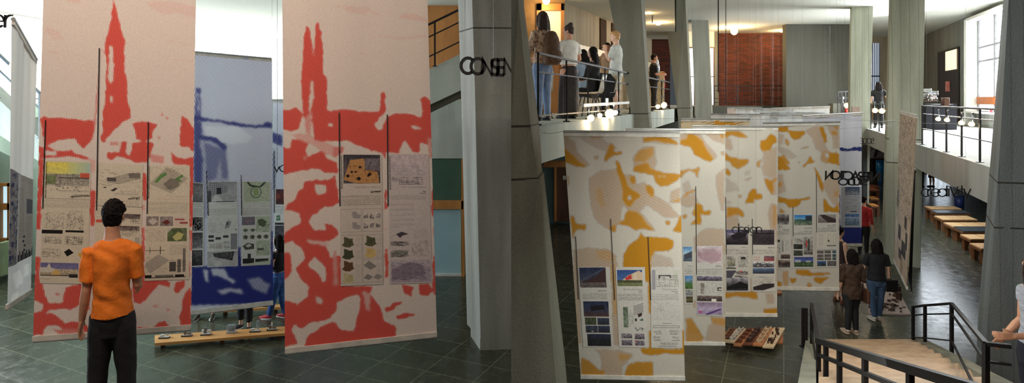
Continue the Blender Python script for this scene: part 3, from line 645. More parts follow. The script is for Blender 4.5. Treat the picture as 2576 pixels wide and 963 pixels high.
# painted sheets ---------------------------------------------------------
class Cv:
    def __init__(s, x0, y0, x1, y1, c=(208,200,188), sc=1.0, seed=1):
        s.x0, s.y0, s.sc = x0, y0, sc; s.w, s.h = int((x1-x0)*sc)+1, int((y1-y0)*sc)+1
        s.a = np.tile(np.array(c, float), (s.h, s.w, 1)); s.a *= (1+(vnoise(s.w, s.h, 6, seed, 2)-.5)[...,None]*.06)
        s.r = np.random.default_rng(seed); s.seed = seed
    def ix(s, x0, y0, x1, y1):
        a, b = int(round((x0-s.x0)*s.sc)), int(round((x1-s.x0)*s.sc)); c, d = int(round((y0-s.y0)*s.sc)), int(round((y1-s.y0)*s.sc))
        return max(0,a), max(0,c), min(s.w,max(b,a+1)), min(s.h,max(d,c+1))
    def rect(s, x0, y0, x1, y1, c, k=1.0):
        a, b, c2, d = s.ix(x0,y0,x1,y1); s.a[b:d,a:c2] = s.a[b:d,a:c2]*(1-k)+np.array(c)*k
    def frame(s, x0, y0, x1, y1, c=(60,56,54), k=.7):
        for q in ((x0,y0,x1,y0),(x0,y1,x1,y1),(x0,y0,x0,y1),(x1,y0,x1,y1)): s.rect(q[0],q[1],q[2]+ (1/s.sc if q[0]==q[2] else 0),q[3]+(1/s.sc if q[1]==q[3] else 0),c,k)
    def pic(s, x0, y0, x1, y1, cols, amp=.35, cell=8, contrast=1.0):
        a, b, c2, d = s.ix(x0,y0,x1,y1); w, h = c2-a, d-b
        if w < 1 or h < 1: return
        s.seed += 1; t = np.linspace(0, len(cols)-1, h); i = np.minimum(t.astype(int), len(cols)-2) if len(cols) > 1 else np.zeros(h, int)
        C = np.array(cols, float); f = (t-i)[:,None]
        base = C[i]*(1-f)+C[np.minimum(i+1, len(cols)-1)]*f
        n = vnoise(w, h, cell, s.seed*7+1, 3)-.5
        s.a[b:d,a:c2] = np.clip(base[:,None,:]*(1+n[...,None]*amp*2*contrast), 0, 255)
    def blobs(s, x0, y0, x1, y1, n, c, sz=(3,8), k=.8):
        for _ in range(n):
            x, y = s.r.uniform(x0, x1), s.r.uniform(y0, y1); w, h = s.r.uniform(*sz), s.r.uniform(*sz)*.6
            s.rect(max(x0,x-w/2), max(y0,y-h/2), min(x1,x+w/2), min(y1,y+h/2), c, k)
    def ln(s, x0, y0, x1, y1, c=(70,66,62), k=.7):
        n = int(max(abs(x1-x0), abs(y1-y0))*s.sc)+1
        xs = np.clip(np.round((np.linspace(x0,x1,n)-s.x0)*s.sc).astype(int), 0, s.w-1); ys = np.clip(np.round((np.linspace(y0,y1,n)-s.y0)*s.sc).astype(int), 0, s.h-1)
        s.a[ys, xs] = s.a[ys, xs]*(1-k)+np.array(c)*k
    def sk(s, x0, y0, x1, y1, n, c=(80,76,70), k=.55, ang=None, ln=(5,18)):
        for _ in range(n):
            x, y = s.r.uniform(x0, x1), s.r.uniform(y0, y1); t = s.r.choice(ang) if ang is not None else s.r.uniform(0, math.pi); l = s.r.uniform(*ln)
            s.ln(min(max(x-l/2*math.cos(t),x0),x1), min(max(y-l/2*math.sin(t),y0),y1), min(max(x+l/2*math.cos(t),x0),x1), min(max(y+l/2*math.sin(t),y0),y1), c, k)
    def tx(s, x0, y0, x1, y1, pitch=2.6, c=(96,90,84), k=.6, short=.15, right=True):
        y = y0
        while y < y1:
            a, b, c2, d = s.ix(x0, y, x1, y+1/s.sc)
            row = s.r.random(c2-a) > .18; row = row & np.roll(row, 1) | (s.r.random(c2-a) > .6)
            if s.r.random() < short:
                cut = int((c2-a)*s.r.uniform(.2,.6)); row[:cut] = False
            s.a[b:d,a:c2][:, row] = s.a[b:d,a:c2][:, row]*(1-k)+np.array(c)*k
            y += pitch
    def poly(s, pts, c, k=1.0):
        yy, xx = np.mgrid[0:s.h, 0:s.w]; m = inside(xx/s.sc+s.x0, yy/s.sc+s.y0, pts); s.a[m] = s.a[m]*(1-k)+np.array(c)*k
M_RED = halftone_mat('red_halftone_print', (214,196,184), (206,72,60), .0165, math.radians(38), .235, trans=.15)
M_BLUE = halftone_mat('blue_halftone_print', (208,210,220), (40,46,116), .034, math.radians(58), .26, trans=.2)
M_YEL = halftone_mat('yellow_halftone_print', (194,186,174), (180,124,26), .018, math.radians(-14), .2, lines=True, rim=(140,124,118))
M_YELF = halftone_mat('yellow_far_print', (226,206,170), (206,142,36), .05, math.radians(-14), .2, lines=True, rim=(160,134,110))
R_, S_ = .70, .30
red1 = [('X',.348,[(150,-40),(210,-40),(205,10),(165,8)]),('A',.348,[(730,5),(860,0),(990,30),(990,100),(900,70),(830,80),(760,50)]),
 ('A',.338,[(220,120),(300,150),(330,200),(270,205),(222,160)]),('A',.338,[(220,250),(300,255),(310,280),(240,278)]),('A',.338,[(790,190),(980,220),(980,235),(850,218)]),('A',.338,[(790,285),(980,300),(980,318),(850,305)]),
 ('A',R_,[(572,-60),(575,0),(597,75),(612,150),(632,205),(630,290),(628,360),(645,400),(645,500),(660,545),(658,600),(620,615),(590,650),(560,680),(535,700),(530,725),(510,722),(508,690),(520,660),(515,600),(520,545),(530,500),(535,440),(530,390),(540,330),(528,250),(535,195),(550,140),(560,80),(568,30),(570,-60)]),
 ('A',.2,[(552,225),(566,230),(572,330),(570,410),(558,425),(548,400),(550,330)]),('A',.2,[(555,480),(568,490),(570,520),(558,515)]),
 ('A',.42,[(505,240),(522,250),(520,320),(508,300)]),('A',.5,[(490,370),(503,365),(500,480),(495,560),(485,640),(470,710),(450,725),(460,650),(474,560),(484,470)]),
 ('A',R_,[(200,595),(225,585),(260,590),(330,595),(400,605),(465,602),(480,640),(470,690),(450,720),(425,755),(400,735),(375,700),(330,705),(290,730),(255,745),(290,760),(360,755),(380,770),(470,800),(480,815),(430,805),(370,790),(300,795),(230,800),(195,795),(195,700),(215,680)]),
 ('A',.15,[(230,735),(300,708),(350,705),(330,725),(270,745)]),('A',.15,[(225,760),(285,765),(280,785),(230,785)]),('A',.15,[(198,680),(220,690),(222,740),(198,740)]),
 ('A',.42,[(440,790),(485,800),(485,860),(465,880),(470,963),(455,963),(460,880)]),
 ('A',R_,[(665,618),(750,612),(795,625),(775,660),(770,700),(730,712),(690,700),(672,650)]),
 ('A',R_,[(540,765),(560,770),(600,765),(610,712),(640,708),(640,770),(658,782),(668,718),(720,710),(778,718),(770,760),(740,820),(700,825),(640,800),(590,790),(560,812),(540,800)]),
 ('A',.5,[(550,710),(600,715),(600,735),(550,735)]),('A',R_,[(918,575),(945,600),(985,650),(985,770),(950,745),(905,735),(905,660)]),
 ('A',R_,[(858,755),(890,790),(940,800),(990,790),(990,990),(958,990),(955,835),(870,828)]),('A',.5,[(805,565),(830,570),(825,590),(810,590)]),('A',.55,[(828,588),(855,590),(850,610),(832,605)]),
 ('A',.55,[(798,682),(812,685),(810,712),(798,710)]),('A',.5,[(750,775),(835,785),(830,825),(760,820)]),
 ('A',R_,[(195,800),(222,800),(218,990),(188,990)]),('A',R_,[(715,870),(742,870),(742,990),(712,990)]),
 ('B',R_,[(186,0),(212,0),(208,195),(180,200)]),('B',R_,[(450,0),(482,0),(478,178),(450,172)]),('B',R_,[(712,0),(737,0),(735,50),(712,48)]),('B',.5,[(708,65),(732,65),(728,100),(710,98)]),('B',.58,[(706,182),(730,182),(728,220),(704,216)]),
 ('B',R_,[(942,0),(968,0),(968,120),(945,80)]),('B',R_,[(948,88),(968,88),(968,180),(948,180)]),('B',.58,[(945,190),(966,190),(966,300),(948,300)]),
 ('B',R_,[(176,325),(203,330),(200,458),(222,470),(225,520),(250,560),(325,560),(322,592),(245,600),(225,615),(270,610),(330,660),(380,650),(440,672),(450,712),(400,705),(330,695),(280,675),(230,682),(220,722),(162,725),(164,612),(210,600),(215,570),(168,545)]),
 ('B',.55,[(268,505),(300,510),(300,530),(275,525)]),
 ('B',R_,[(330,480),(400,460),(420,470),(445,520),(450,600),(400,575),(350,600),(320,590),(312,540)]),
 ('B',R_,[(660,480),(722,355),(722,445),(830,445),(858,460),(850,484),(800,475),(770,500),(740,540),(700,572),(668,562)]),
 ('B',R_,[(878,455),(925,448),(930,475),(888,520),(868,495)]),('B',R_,[(962,478),(958,690),(930,690),(905,680),(900,630),(912,560),(930,505)]),
 ('B',R_,[(685,680),(760,683),(800,655),(830,648),(845,668),(850,692),(690,700)]),('B',.5,[(765,570),(800,562),(795,585),(768,585)]),('B',.5,[(828,588),(860,590),(850,605),(832,602)]),
 ('B',.55,[(250,690),(420,690),(440,720),(300,730)]),('X',R_,[(355,590),(365,590),(365,700),(355,700)]),('X',.5,[(462,655),(480,655),(480,700),(462,700)])]
b1 = Banner('exhibition_banner', 'large red and cream skyline banner with three printed sheets behind the man in orange',
   [(112,-95,4.8),(494,-95,5.06),(480,828,5.06),(83,858,4.8)], M_RED, .12, 2.0, red1, jag=3.2, group= 'red skyline banners', waves=.006, seed=2, barh=13, cords=.0015)
red2 = [('C',.345,[(740,20),(900,30),(985,70),(985,90),(900,60),(760,45)]),('C',.345,[(840,95),(985,130),(985,145),(860,110)]),('C',.345,[(870,260),(915,265),(915,285),(875,280)]),('C',.4,[(600,92),(612,92),(612,105),(600,105)]),
 ('E',.36,[(320,70),(400,62),(480,95),(480,120),(400,105),(330,95)]),('E',.35,[(0,30),(90,35),(170,60),(160,85),(60,60)]),('E',.35,[(210,175),(340,185),(470,170),(470,195),(330,205),(220,190)]),
 ('C',R_,[(600,125),(620,140),(635,230),(640,290),(645,230),(648,130),(660,105),(680,160),(690,280),(690,375),(710,400),(710,560),(760,560),(770,550),(860,565),(960,570),(978,560),(982,475),(990,463),(1003,470),(1003,560),(970,620),(960,640),(985,700),(990,775),(940,765),(870,740),(820,715),(760,712),(680,712),(640,700),(630,560),(600,610),(585,590),(580,480),(575,420),(585,280),(590,180)]),
 ('C',.25,[(628,405),(640,405),(640,500),(622,560),(616,600),(618,500)]),('C',.2,[(715,622),(745,622),(745,636),(715,636)]),('C',.3,[(760,620),(800,630),(790,640),(762,634)]),
 ('C',.15,[(905,640),(960,630),(985,560),(990,600),(975,650),(960,655)]),
 ('C',R_,[(470,550),(520,550),(545,540),(580,560),(580,600),(565,650),(530,665),(490,655),(470,645)]),('C',.5,[(590,600),(630,560),(630,700),(600,690)]),
 ('C',R_,[(470,740),(520,745),(530,700),(590,700),(620,720),(600,760),(610,790),(650,770),(690,760),(700,790),(760,820),(765,872),(700,872),(660,850),(600,858),(540,868),(500,882),(470,878)]),('C',.5,[(590,780),(605,790),(600,812),(590,810)]),
 ('C',.45,[(500,675),(620,670),(640,700),(720,720),(760,740),(765,800),(700,780),(640,740),(560,700)]),
 ('C',R_,[(590,915),(640,905),(700,908),(750,895),(760,990),(650,990),(665,935),(600,963),(575,990)]),
 ('E',R_,[(-5,555),(60,550),(180,565),(230,560),(235,465),(252,462),(254,562),(210,625),(240,650),(262,600),(275,585),(300,572),(345,570),(400,575),(440,592),(447,560),(435,500),(462,482),(492,510),(498,660),(498,742),(440,720),(430,772),(265,772),(265,815),(240,770),(180,705),(120,660),(30,640),(-5,640)]),
 ('E',.15,[(330,770),(350,720),(365,712),(375,740),(400,770)]),('E',.2,[(385,635),(430,640),(440,650),(400,650)]),('E',.12,[(205,625),(240,590),(248,600),(238,650),(225,655)]),
 ('E',.5,[(470,690),(498,700),(498,800),(480,800)]),('E',.55,[(-5,740),(60,735),(50,775),(-5,800)]),
 ('E',R_,[(-5,880),(12,880),(12,990),(-5,990)]),
 ('D',R_,[(560,0),(590,-20),(760,-10),(765,60),(690,95),(640,120),(610,150),(640,195),(700,195),(690,160),(730,165),(765,215),(735,240),(690,260),(720,330),(775,320),(780,475),(945,475),(935,505),(890,505),(870,540),(860,528),(820,545),(770,560),(750,600),(720,640),(680,655),(620,660),(590,690),(560,690),(530,640),(550,600),(560,560),(605,530),(610,480),(560,430),(545,390),(590,340),(575,290),(530,250),(485,270),(485,215),(540,175),(570,160),(560,110),(520,100),(485,100),(510,60),(545,40)]),
 ('D',.12,[(640,-30),(700,-30),(700,8),(650,15)]),('D',.15,[(660,100),(700,80),(720,100),(690,120)]),('D',.4,[(600,240),(720,262),(725,280),(610,262)]),('D',.3,[(645,525),(685,545),(680,570),(650,560)]),
 ('D',.12,[(610,380),(640,330),(690,380),(700,450),(680,455),(660,410)]),
 ('D',R_,[(485,310),(520,305),(530,400),(500,440),(485,450)]),('D',R_,[(485,545),(550,560),(560,640),(530,700),(560,765),(520,775),(485,785)]),
 ('D',R_,[(585,780),(605,730),(670,680),(740,655),(780,700),(830,700),(850,640),(872,530),(940,472),(1050,470),(1050,790),(590,790)]),
 ('D',.12,[(770,560),(855,525),(860,600),(845,650),(835,705),(810,660),(800,700),(780,680),(755,640),(740,630)]),
 ('Fq',.12,[(20,560),(110,520),(122,560),(105,690),(80,700),(60,650),(10,670)]),
 ('Fq',.12,[(200,475),(490,460),(518,530),(518,600),(450,640),(400,665),(330,660),(290,670),(250,650),(245,610),(235,575),(180,515)]),
 ('Fq',.45,[(150,510),(180,515),(185,600),(165,600),(150,560)]),
 ('Fq',R_,[(250,590),(300,560),(355,552),(300,592),(265,612)]),('Fq',R_,[(335,468),(400,480),(390,535),(350,512)]),('Fq',R_,[(425,460),(480,468),(500,500),(472,532),(430,522)]),('Fq',R_,[(490,465),(518,460),(518,530),(500,522)]),
 ('Fq',R_,[(312,630),(340,615),(412,612),(400,628),(350,642),(318,648)]),
 ('Fq',R_,[(255,-10),(268,-10),(266,92),(252,98)]),('Fq',.45,[(252,180),(264,180),(262,200),(252,200)]),('Fq',R_,[(253,290),(272,290),(278,430),(256,436)]),
 ('Fq',R_,[(488,-10),(508,-10),(508,122),(490,132)]),('Fq',.5,[(490,180),(512,180),(510,240),(492,240)]),('Fq',R_,[(494,325),(516,322),(518,462),(495,470)]),
 ('Fq',.5,[(-5,290),(15,300),(22,470),(-5,480)])]
b2_ = Banner('exhibition_banner', 'large red and cream twin-spire banner with two printed sheets beside the concrete column',
   [(709,-105,5.0),(1072,-105,5.35),(1099,846,5.35),(717,888,5.0)], M_RED, .12, 2.0, red2, jag=3.2, group= 'red skyline banners', waves=.006, seed=5, barh=13, cords=.0015)
blue = [('C',.46,[(35,600),(80,640),(90,700),(200,720),(215,963),(215,1100),(35,1100)]),('C',.2,[(90,640),(260,640),(330,690),(300,720),(180,720),(100,690)]),
 ('C',.72,[(35,585),(120,600),(250,618),(330,632),(385,630),(395,618),(430,618),(428,645),(330,645),(250,636),(150,615),(35,605)]),('C',.68,[(45,443),(68,448),(75,560),(70,590),(40,590)]),('C',.3,[(52,470),(60,470),(66,560),(56,580)]),
 ('C',.66,[(36,605),(70,610),(78,660),(60,700),(80,800),(70,960),(60,1000),(36,1000)]),('C',.7,[(60,680),(150,690),(200,740),(195,765),(130,710),(60,700)]),('C',.56,[(90,720),(200,760),(210,900),(180,900),(165,800),(150,900),(100,910)]),
 ('D',.77,[(20,380),(100,376),(250,375),(255,280),(270,280),(272,370),(420,365),(425,200),(445,200),(445,545),(440,560),(20,575)]),
 ('D',.36,[(80,395),(105,395),(108,460),(90,450)]),('D',.38,[(120,385),(190,390),(210,430),(250,450),(230,465),(170,430),(130,425)]),('D',.42,[(150,500),(200,485),(270,490),(290,520),(220,505),(180,520)]),('D',.5,[(300,440),(360,430),(420,470),(400,520),(330,490)])]
b3_ = Banner('exhibition_banner', 'blue dotted banner with blue roof band hanging between the two red banners',
   [(440,126,10.8),(684,148,11.05),(687,766,11.05),(432,797,10.8)], M_BLUE, .36, 2.2, blue, 'blue dotted banners', waves=.01, seed=8, barh=11, cords=.0015)
blue2 = [('C',.7,[(430,665),(480,680),(483,740),(430,720)]),('C',.3,[(430,600),(483,600),(483,660),(430,655)]),('C',.55,[(432,740),(445,760),(446,963),(432,963)]),('X',.7,[(680,650),(900,640),(900,700),(680,705)])]
b4_ = Banner('exhibition_banner', 'blue dotted banner partly hidden behind the woman in red shoes',
   [(686,252,13.3),(868,262,13.5),(868,688,13.5),(686,694,13.3)], M_BLUE, .33, 2.2, blue2, 'blue dotted banners', waves=.01, seed=9)
# edge-on collage banner at far left
M_GREYB = halftone_mat('grey_collage_print', (222,216,208), (86,84,92), .018, .6, .12, trans=.45)
b5_ = Banner('exhibition_banner', 'pale grey collage banner seen nearly edge-on at the far left',
   [(33,48,5.6),(90,150,6.3),(78,737,6.72),(17,778,5.95)], M_GREYB, .22, 2.0,
   [('X',.36,[(24,300),(40,300),(40,430),(24,430)]),('X',.3,[(30,360),(88,350),(84,440),(26,445)]),('X',.46,[(18,660),(80,640),(78,735),(17,775)]),('X',.3,[(34,690),(50,680),(56,710),(40,725)]),('X',.338,[(62,665),(72,665),(74,690),(60,695)]),('X',.3,[(30,740),(45,735),(42,755),(30,758)])], None, waves=.012, seed=12, barh=12, cords=.0015)
cv = Cv(40,440,82,660,(196,192,190),1.5,3)
cv.tx(42,442,80,456,4,(70,70,76)); cv.tx(42,475,58,600,2.6); cv.rect(64,498,80,538,(110,112,122)); cv.tx(62,545,80,625,2.6)
for i in range(14): cv.rect(42+i*2.9, 650-6*random.random()*3-4, 44.4+i*2.9, 660, (46,46,62))
for q in ((56,596),(55,608),(57,620),(56,632)): cv.rect(q[0],q[1],q[0]+4,q[1]+6,(52,54,80))
b5_.sheet([(47,434),(82,452),(80,640),(41,662)], cv.a)
cv = Cv(20,420,44,670,(150,148,156),1.2,4)
for _ in range(90): cv.rect(*(lambda x,y:(x,y,x+random.uniform(3,7),y+random.uniform(6,13)))(random.uniform(19,40),random.uniform(420,662)), random.choice([(60,66,110),(92,90,110),(130,126,136),(176,170,170),(104,110,140)]))
b5_.sheet([(24,424),(46,436),(40,664),(19,672)], cv.a)
# ---- sheets of red banner 1
PAP = (210,200,180)
cv = Cv(113,403,229,712,PAP,1.5,11)
cv.pic(117,407,227,438,[(222,206,96),(214,208,120)],.1); 
for i in range(22): cv.rect(170+i*2.6,407,173+i*2.6,440,tuple(np.array((206,206,130))*(1-i/22)+np.array((160,190,200))*i/22),.8)
cv.pic(118,436,227,466,[(150,146,132),(170,164,150)],.3,3); cv.rect(203,433,227,446,(206,96,74)); cv.pic(119,440,142,462,[(120,134,90),(110,120,84)],.3,4)
cv.sk(140,434,226,470,90,(60,58,60),.6,[math.pi/2,math.pi/2,0],(4,16)); cv.rect(150,445,226,447,(60,56,58)); cv.blobs(130,462,225,480,26,(110,104,100),(2,5)); 
cv.tx(150,478,227,484,3); cv.tx(186,487,227,491,2,(40,38,36),.9); cv.tx(115,498,227,522,2.5)
cv.sk(118,534,166,576,90,(90,86,78),.5); cv.rect(112,578,164,587,(32,30,30)); cv.sk(170,526,214,576,70,(50,48,46),.75); cv.rect(170,578,216,583,(32,30,30))
cv.sk(116,595,162,612,60,(90,86,78),.55,[0,math.pi/2]); cv.sk(170,593,214,614,70,(60,58,54),.7,[0,math.pi/2]); cv.ln(172,612,214,628,(80,76,70))
cv.sk(116,625,160,648,70,(96,92,84),.5,[0,math.pi/2,.5]); cv.poly([(168,632),(180,624),(192,634),(176,644)],(28,26,26)); cv.poly([(202,636),(214,630),(222,640),(210,648)],(214,168,70))
cv.pic(103,660,205,682,[(110,106,150),(128,124,160)],.12); cv.pic(103,676,204,694,[(190,176,150),(160,146,124)],.35,3); cv.poly([(113,672),(128,672),(134,660),(138,672),(150,676),(150,684),(112,684)],(206,200,186))
cv.poly([(140,684),(150,676),(160,684),(160,692),(140,692)],(214,176,110)); cv.rect(182,688,204,697,(40,38,42)); cv.rect(104,691,204,693,(60,56,54)); cv.tx(104,700,140,704,3)
b1.sheet([(113,403),(229,406),(222,714),(101,711)], cv.a)
cv = Cv(243,408,357,520,PAP,1.5,12)
cv.poly([(270,450),(320,432),(352,432),(352,446),(300,462),(272,460)],(150,144,130),.6); cv.rect(270,446,292,456,(90,84,80)); cv.poly([(322,432),(350,430),(352,444),(324,446)],(120,112,104)); cv.sk(250,425,354,470,60,(90,84,78),.6,[0,.2,-.35]); cv.poly([(278,480),(290,472),(296,474),(286,482)],(60,56,52)); cv.poly([(258,473),(266,470),(270,474)],(70,64,60)); cv.sk(296,474,352,484,12,(60,56,52))
cv.tx(290,487,350,491,3); cv.tx(330,494,352,497,2,(40,38,36),.9); cv.tx(340,500,352,503,2,(40,38,36),.9); cv.tx(246,505,350,520,2.5)
b1.sheet([(243,408),(360,414),(358,520),(242,516)], cv.a)
cv = Cv(241,518,355,650,PAP,1.5,13)
cv.rect(243,552,262,559,(206,92,76)); cv.tx(244,524,262,548,3); cv.pic(300,535,352,547,[(90,80,80),(120,112,104)],.5,5); cv.sk(300,540,352,560,50,(70,64,60),.6,[math.pi/2,.1]); cv.pic(296,566,350,578,[(100,88,86),(130,120,112)],.5,5); cv.sk(296,572,350,592,50,(70,64,60),.6,[math.pi/2,.1]); cv.rect(340,594,352,620,(176,168,156))
b1.sheet([(241,518),(358,522),(355,652),(239,648)], cv.a)
cv = Cv(372,414,478,706,PAP,1.5,14)
cv.sk(376,418,474,478,120,(150,144,132),.5,[.65,-.6]); cv.poly([(377,462),(420,418),(474,446),(432,486)],(168,160,144),.8); cv.poly([(390,456),(404,438),(418,432),(420,438),(406,448),(396,460)],(96,140,80)); cv.poly([(434,452),(460,436),(462,442),(450,448),(460,454),(440,460)],(90,134,76)); cv.poly([(412,462),(430,446),(450,452),(452,466),(428,478)],(128,122,110)); cv.sk(410,420,450,476,50,(90,84,78),.6,[.65,-.6]); cv.frame(372,414,478,414,PAP)
cv.tx(420,492,474,497,3,(140,120,110)); cv.tx(398,500,474,504,2,(190,110,100),.5); cv.tx(374,508,474,538,2.5)
cv.pic(370,544,402,568,[(150,140,136),(130,120,118)],.3,5); cv.poly([(376,556),(388,548),(400,556),(388,566)],(196,188,176)); cv.pic(405,545,437,569,[(150,140,136),(130,120,118)],.3,5); cv.poly([(410,558),(424,552),(430,560),(420,566)],(110,50,48)); cv.rect(442,550,466,554,(140,48,48)); cv.rect(454,558,474,563,(140,48,48)); cv.rect(440,546,472,568,(206,176,170),.3)
cv.sk(370,575,420,608,70,(140,132,122),.5,[.6,-.6]); cv.pic(424,574,472,608,[(88,104,70),(100,112,78)],.35,6); cv.poly([(436,596),(450,584),(464,590),(458,602),(444,606)],(188,186,120)); cv.poly([(424,574),(436,574),(424,586)],(190,184,176)); cv.sk(424,574,472,608,10,(190,184,176),.8,[.5])
cv.rect(370,630,418,631,(50,48,46)); cv.rect(382,622,383.5,638,(50,48,46)); cv.rect(407,620,408.5,640,(50,48,46)); cv.tx(430,618,472,642,2.6); cv.poly([(368,664),(404,640),(430,656),(384,688)],(166,160,150),.9); cv.sk(370,645,428,686,40,(140,132,124),.6,[.6,-.6])
cv.rect(430,660,446,685,(84,80,78)); cv.rect(449,654,458,687,(110,106,100)); cv.rect(463,626,469,686,(120,114,108)); cv.sk(430,654,470,686,30,(60,56,54),.6,[0]); cv.rect(366,692,388,699,(30,28,28)); cv.rect(366,698,470,700,(30,28,28)); cv.rect(444,693,466,698,(36,34,34)); cv.pic(396,693,440,698,[(120,114,108)],.4,3)
b1.sheet([(372,414),(478,417),(476,702),(365,706)], cv.a)
for q in ((116,302,109,524),(251,121,244,528),(374,307,371,537)): b1.line(*q, 3.0)
for q in ((117,404),(246,408),(375,414)): b1.text('COLLECTIVE WONEN: WERKEN CENTRUM', q[0], q[1]+2, 4.6 if q[0] != 375 else 4.2, True, True, .012)
b1.text('Ismail Ozcivanoglu', 226, 493, 6.2, False, True, .02); b1.text('Yagi Ferdizan', 352, 499, 5.5, False, True, .02)
# ---- sheets of red banner 2
PAP2 = (206,194,184)
cv = Cv(855,387,962,718,PAP2,1.5,21)
cv.pic(863,389,958,461,[(64,60,66),(96,88,92),(80,74,80)],.4,8); cv.poly([(863,452),(880,402),(915,398),(922,425),(950,432),(955,460),(900,462)],(190,140,90)); cv.blobs(876,410,950,455,44,(150,100,60),(3,12),.5); 
for q in ((874,442,8),(884,432,6),(902,449,9),(930,438,8),(905,420,6),(894,432,5),(926,442,5)): cv.poly([(q[0]-q[2]/1.4,q[1]),(q[0],q[1]-q[2]*.6),(q[0]+q[2]/1.4,q[1]),(q[0],q[1]+q[2]*.6)],(40,28,30))
cv.pic(918,398,958,428,[(120,112,120),(110,100,104)],.35,4); cv.frame(863,389,957,460,(34,30,32),.9)
cv.tx(890,470,958,475,3); cv.tx(938,480,958,484,2,(40,38,36),.9); cv.tx(948,487,958,489,2,(60,56,52),.9); cv.tx(858,492,958,518,2.4,(60,54,52),.75)
for q in ((855,526,907,583),(911,526,960,583),(855,591,908,711),(911,591,960,650),(911,654,961,711)): cv.frame(*q,(90,84,80),.7)
for y in (532,559): cv.poly([(884,y),(896,y),(897,y+6),(906,y+8),(904,y+18),(886,y+16)],(160,152,150))
for q in ((914,536),(929,538),(945,536),(914,562),(930,560),(945,560)): cv.pic(q[0],q[1],q[0]+11,q[1]+13,[(190,180,172),(120,112,112)],.6,5)
def blob(cv, x, y, c): 
    cv.poly([(x+5,y),(x+14,y+3),(x+20,y+6),(x+27,y+5),(x+28,y+16),(x+31,y+22),(x+24,y+25),(x+20,y+28),(x+9,y+27),(x,y+22),(x+6,y+15)], c); cv.sk(x+4,y+4,x+26,y+24,16,tuple(v*.6 for v in c),.5)
for i, c in enumerate(((92,90,66),(74,78,58),(104,76,50),(196,184,140))): blob(cv, 858, 594+i*30, c)
blob(cv, 915, 593, (92,92,68)); blob(cv, 915, 622, (214,184,120)); cv.poly([(912,668),(926,657),(946,672),(930,680)],(140,134,130)); cv.poly([(912,700),(922,690),(936,698),(926,706)],(140,134,130)); cv.poly([(936,700),(946,690),(960,698),(950,706)],(150,144,140))
for y in (600,612,630,642,665,678,690): cv.tx(892,y,905,y+8,2.6,(120,110,104),.5); cv.tx(945,y,958,y+8,2.6,(120,110,104),.5)
b2_.sheet([(856,387),(960,388),(964,714),(857,719)], cv.a)
cv = Cv(978,387,1086,712,(206,194,190),1.5,22)
cv.pic(982,389,1080,442,[(206,190,192),(196,184,188)],.12,10); cv.sk(1005,444,1068,464,110,(96,86,104),.6,[0,math.pi/2]); cv.frame(1005,445,1068,464,(90,80,96),.7); cv.sk(985,444,1004,458,20,(90,80,96),.6,[-1,.1]); cv.sk(988,415,1078,442,60,(150,136,150),.5,[0,.1])
cv.ln(990,428,992,408,(120,108,124)); cv.tx(1010,470,1078,475,3); cv.tx(1068,480,1078,483,2,(40,38,36),.9); cv.tx(1058,486,1078,488,2,(60,56,52),.9); cv.tx(982,491,1078,502,2.5)
for y in (512,524,537,550,562): cv.tx(982,y,1045,y+5,2.2,(130,120,114),.6)
cv.tx(980,570,1006,572,2,(60,50,60),.8); cv.poly([(996,588),(1010,582),(1028,588),(1012,592),(1006,598)],(76,70,76)); cv.ln(980,596,1000,586)
cv.sk(982,606,1028,618,70,(60,56,58),.7,[0,.3,-.3]); cv.sk(982,628,1028,646,90,(56,60,54),.7,[0,.3,-.5]); cv.poly([(984,636),(1000,628),(1026,632),(1024,642),(1004,646)],(100,104,96),.5)
cv.sk(1040,576,1078,600,60,(170,158,154),.4); cv.sk(1036,605,1080,645,50,(40,38,42),.8,[-.5,1.3],(5,12))
cv.pic(982,654,1084,710,[(190,178,186),(176,162,176)],.15,10); cv.poly([(984,676),(1030,658),(1062,666),(1070,690),(1020,704),(986,700)],(140,126,144),.7); cv.sk(984,660,1070,704,240,(96,84,104),.5,[.3,-.3,0,1.2]); cv.sk(1060,670,1084,706,30,(96,84,104),.6)
b2_.sheet([(978,387),(1078,387),(1087,710),(979,713)], cv.a)
for q in ((853,283,855,518),(974,288,976,518)): b2_.line(*q, 3.0)
for q in ((857,388),(978,390)): b2_.text('COLLECTIVE WONEN: WERKEN CENTRUM', q[0], q[1]+2, 4.3, True, True, .012)
b2_.text('Yunus Cali', 958, 482, 6, False, True, .02)
# ---- sheets of blue banner
PB = (212,212,206)
cv = Cv(484,458,514,670,PB,1.5,31); cv.pic(485,460,512,508,[(110,108,110),(150,148,150),(96,94,98)],.3,6); cv.tx(486,511,511,515,3); cv.tx(498,518,511,520,2,(50,46,44),.8); cv.tx(486,524,511,542,2.4)
cv.rect(484,546,512,580,(24,24,26)); cv.sk(484,546,512,580,40,(200,198,196),.9); cv.pic(484,585,512,625,[(70,68,72),(140,138,138)],.4,8); cv.pic(484,629,512,668,[(90,88,90),(50,48,52)],.5,10)
b3_.sheet([(484,458),(513,460),(512,669),(483,671)], cv.a)
cv = Cv(523,456,598,670,PB,1.5,32); cv.pic(525,457,596,508,[(150,148,152),(176,176,178),(164,162,164)],.12,10); cv.poly([(525,457),(572,466),(572,484),(525,492)],(124,122,128)); 
for i in range(9): cv.ln(528+i*5,458+i,528+i*5,488-i*.6,(210,208,210),.9)
for j in range(5): cv.ln(526,462+j*6,572,468+j*4,(210,208,210),.9)
cv.rect(546,472,558,488,(56,54,60)); cv.poly([(532,506),(542,488),(552,494),(562,506)],(206,206,204)); cv.rect(524,480,532,508,(80,78,84))
cv.rect(545,506,590,508,(60,58,58)); cv.tx(558,512,595,515,3); cv.tx(583,518,595,520,2,(50,46,44),.8); cv.tx(525,525,595,541,2.4)
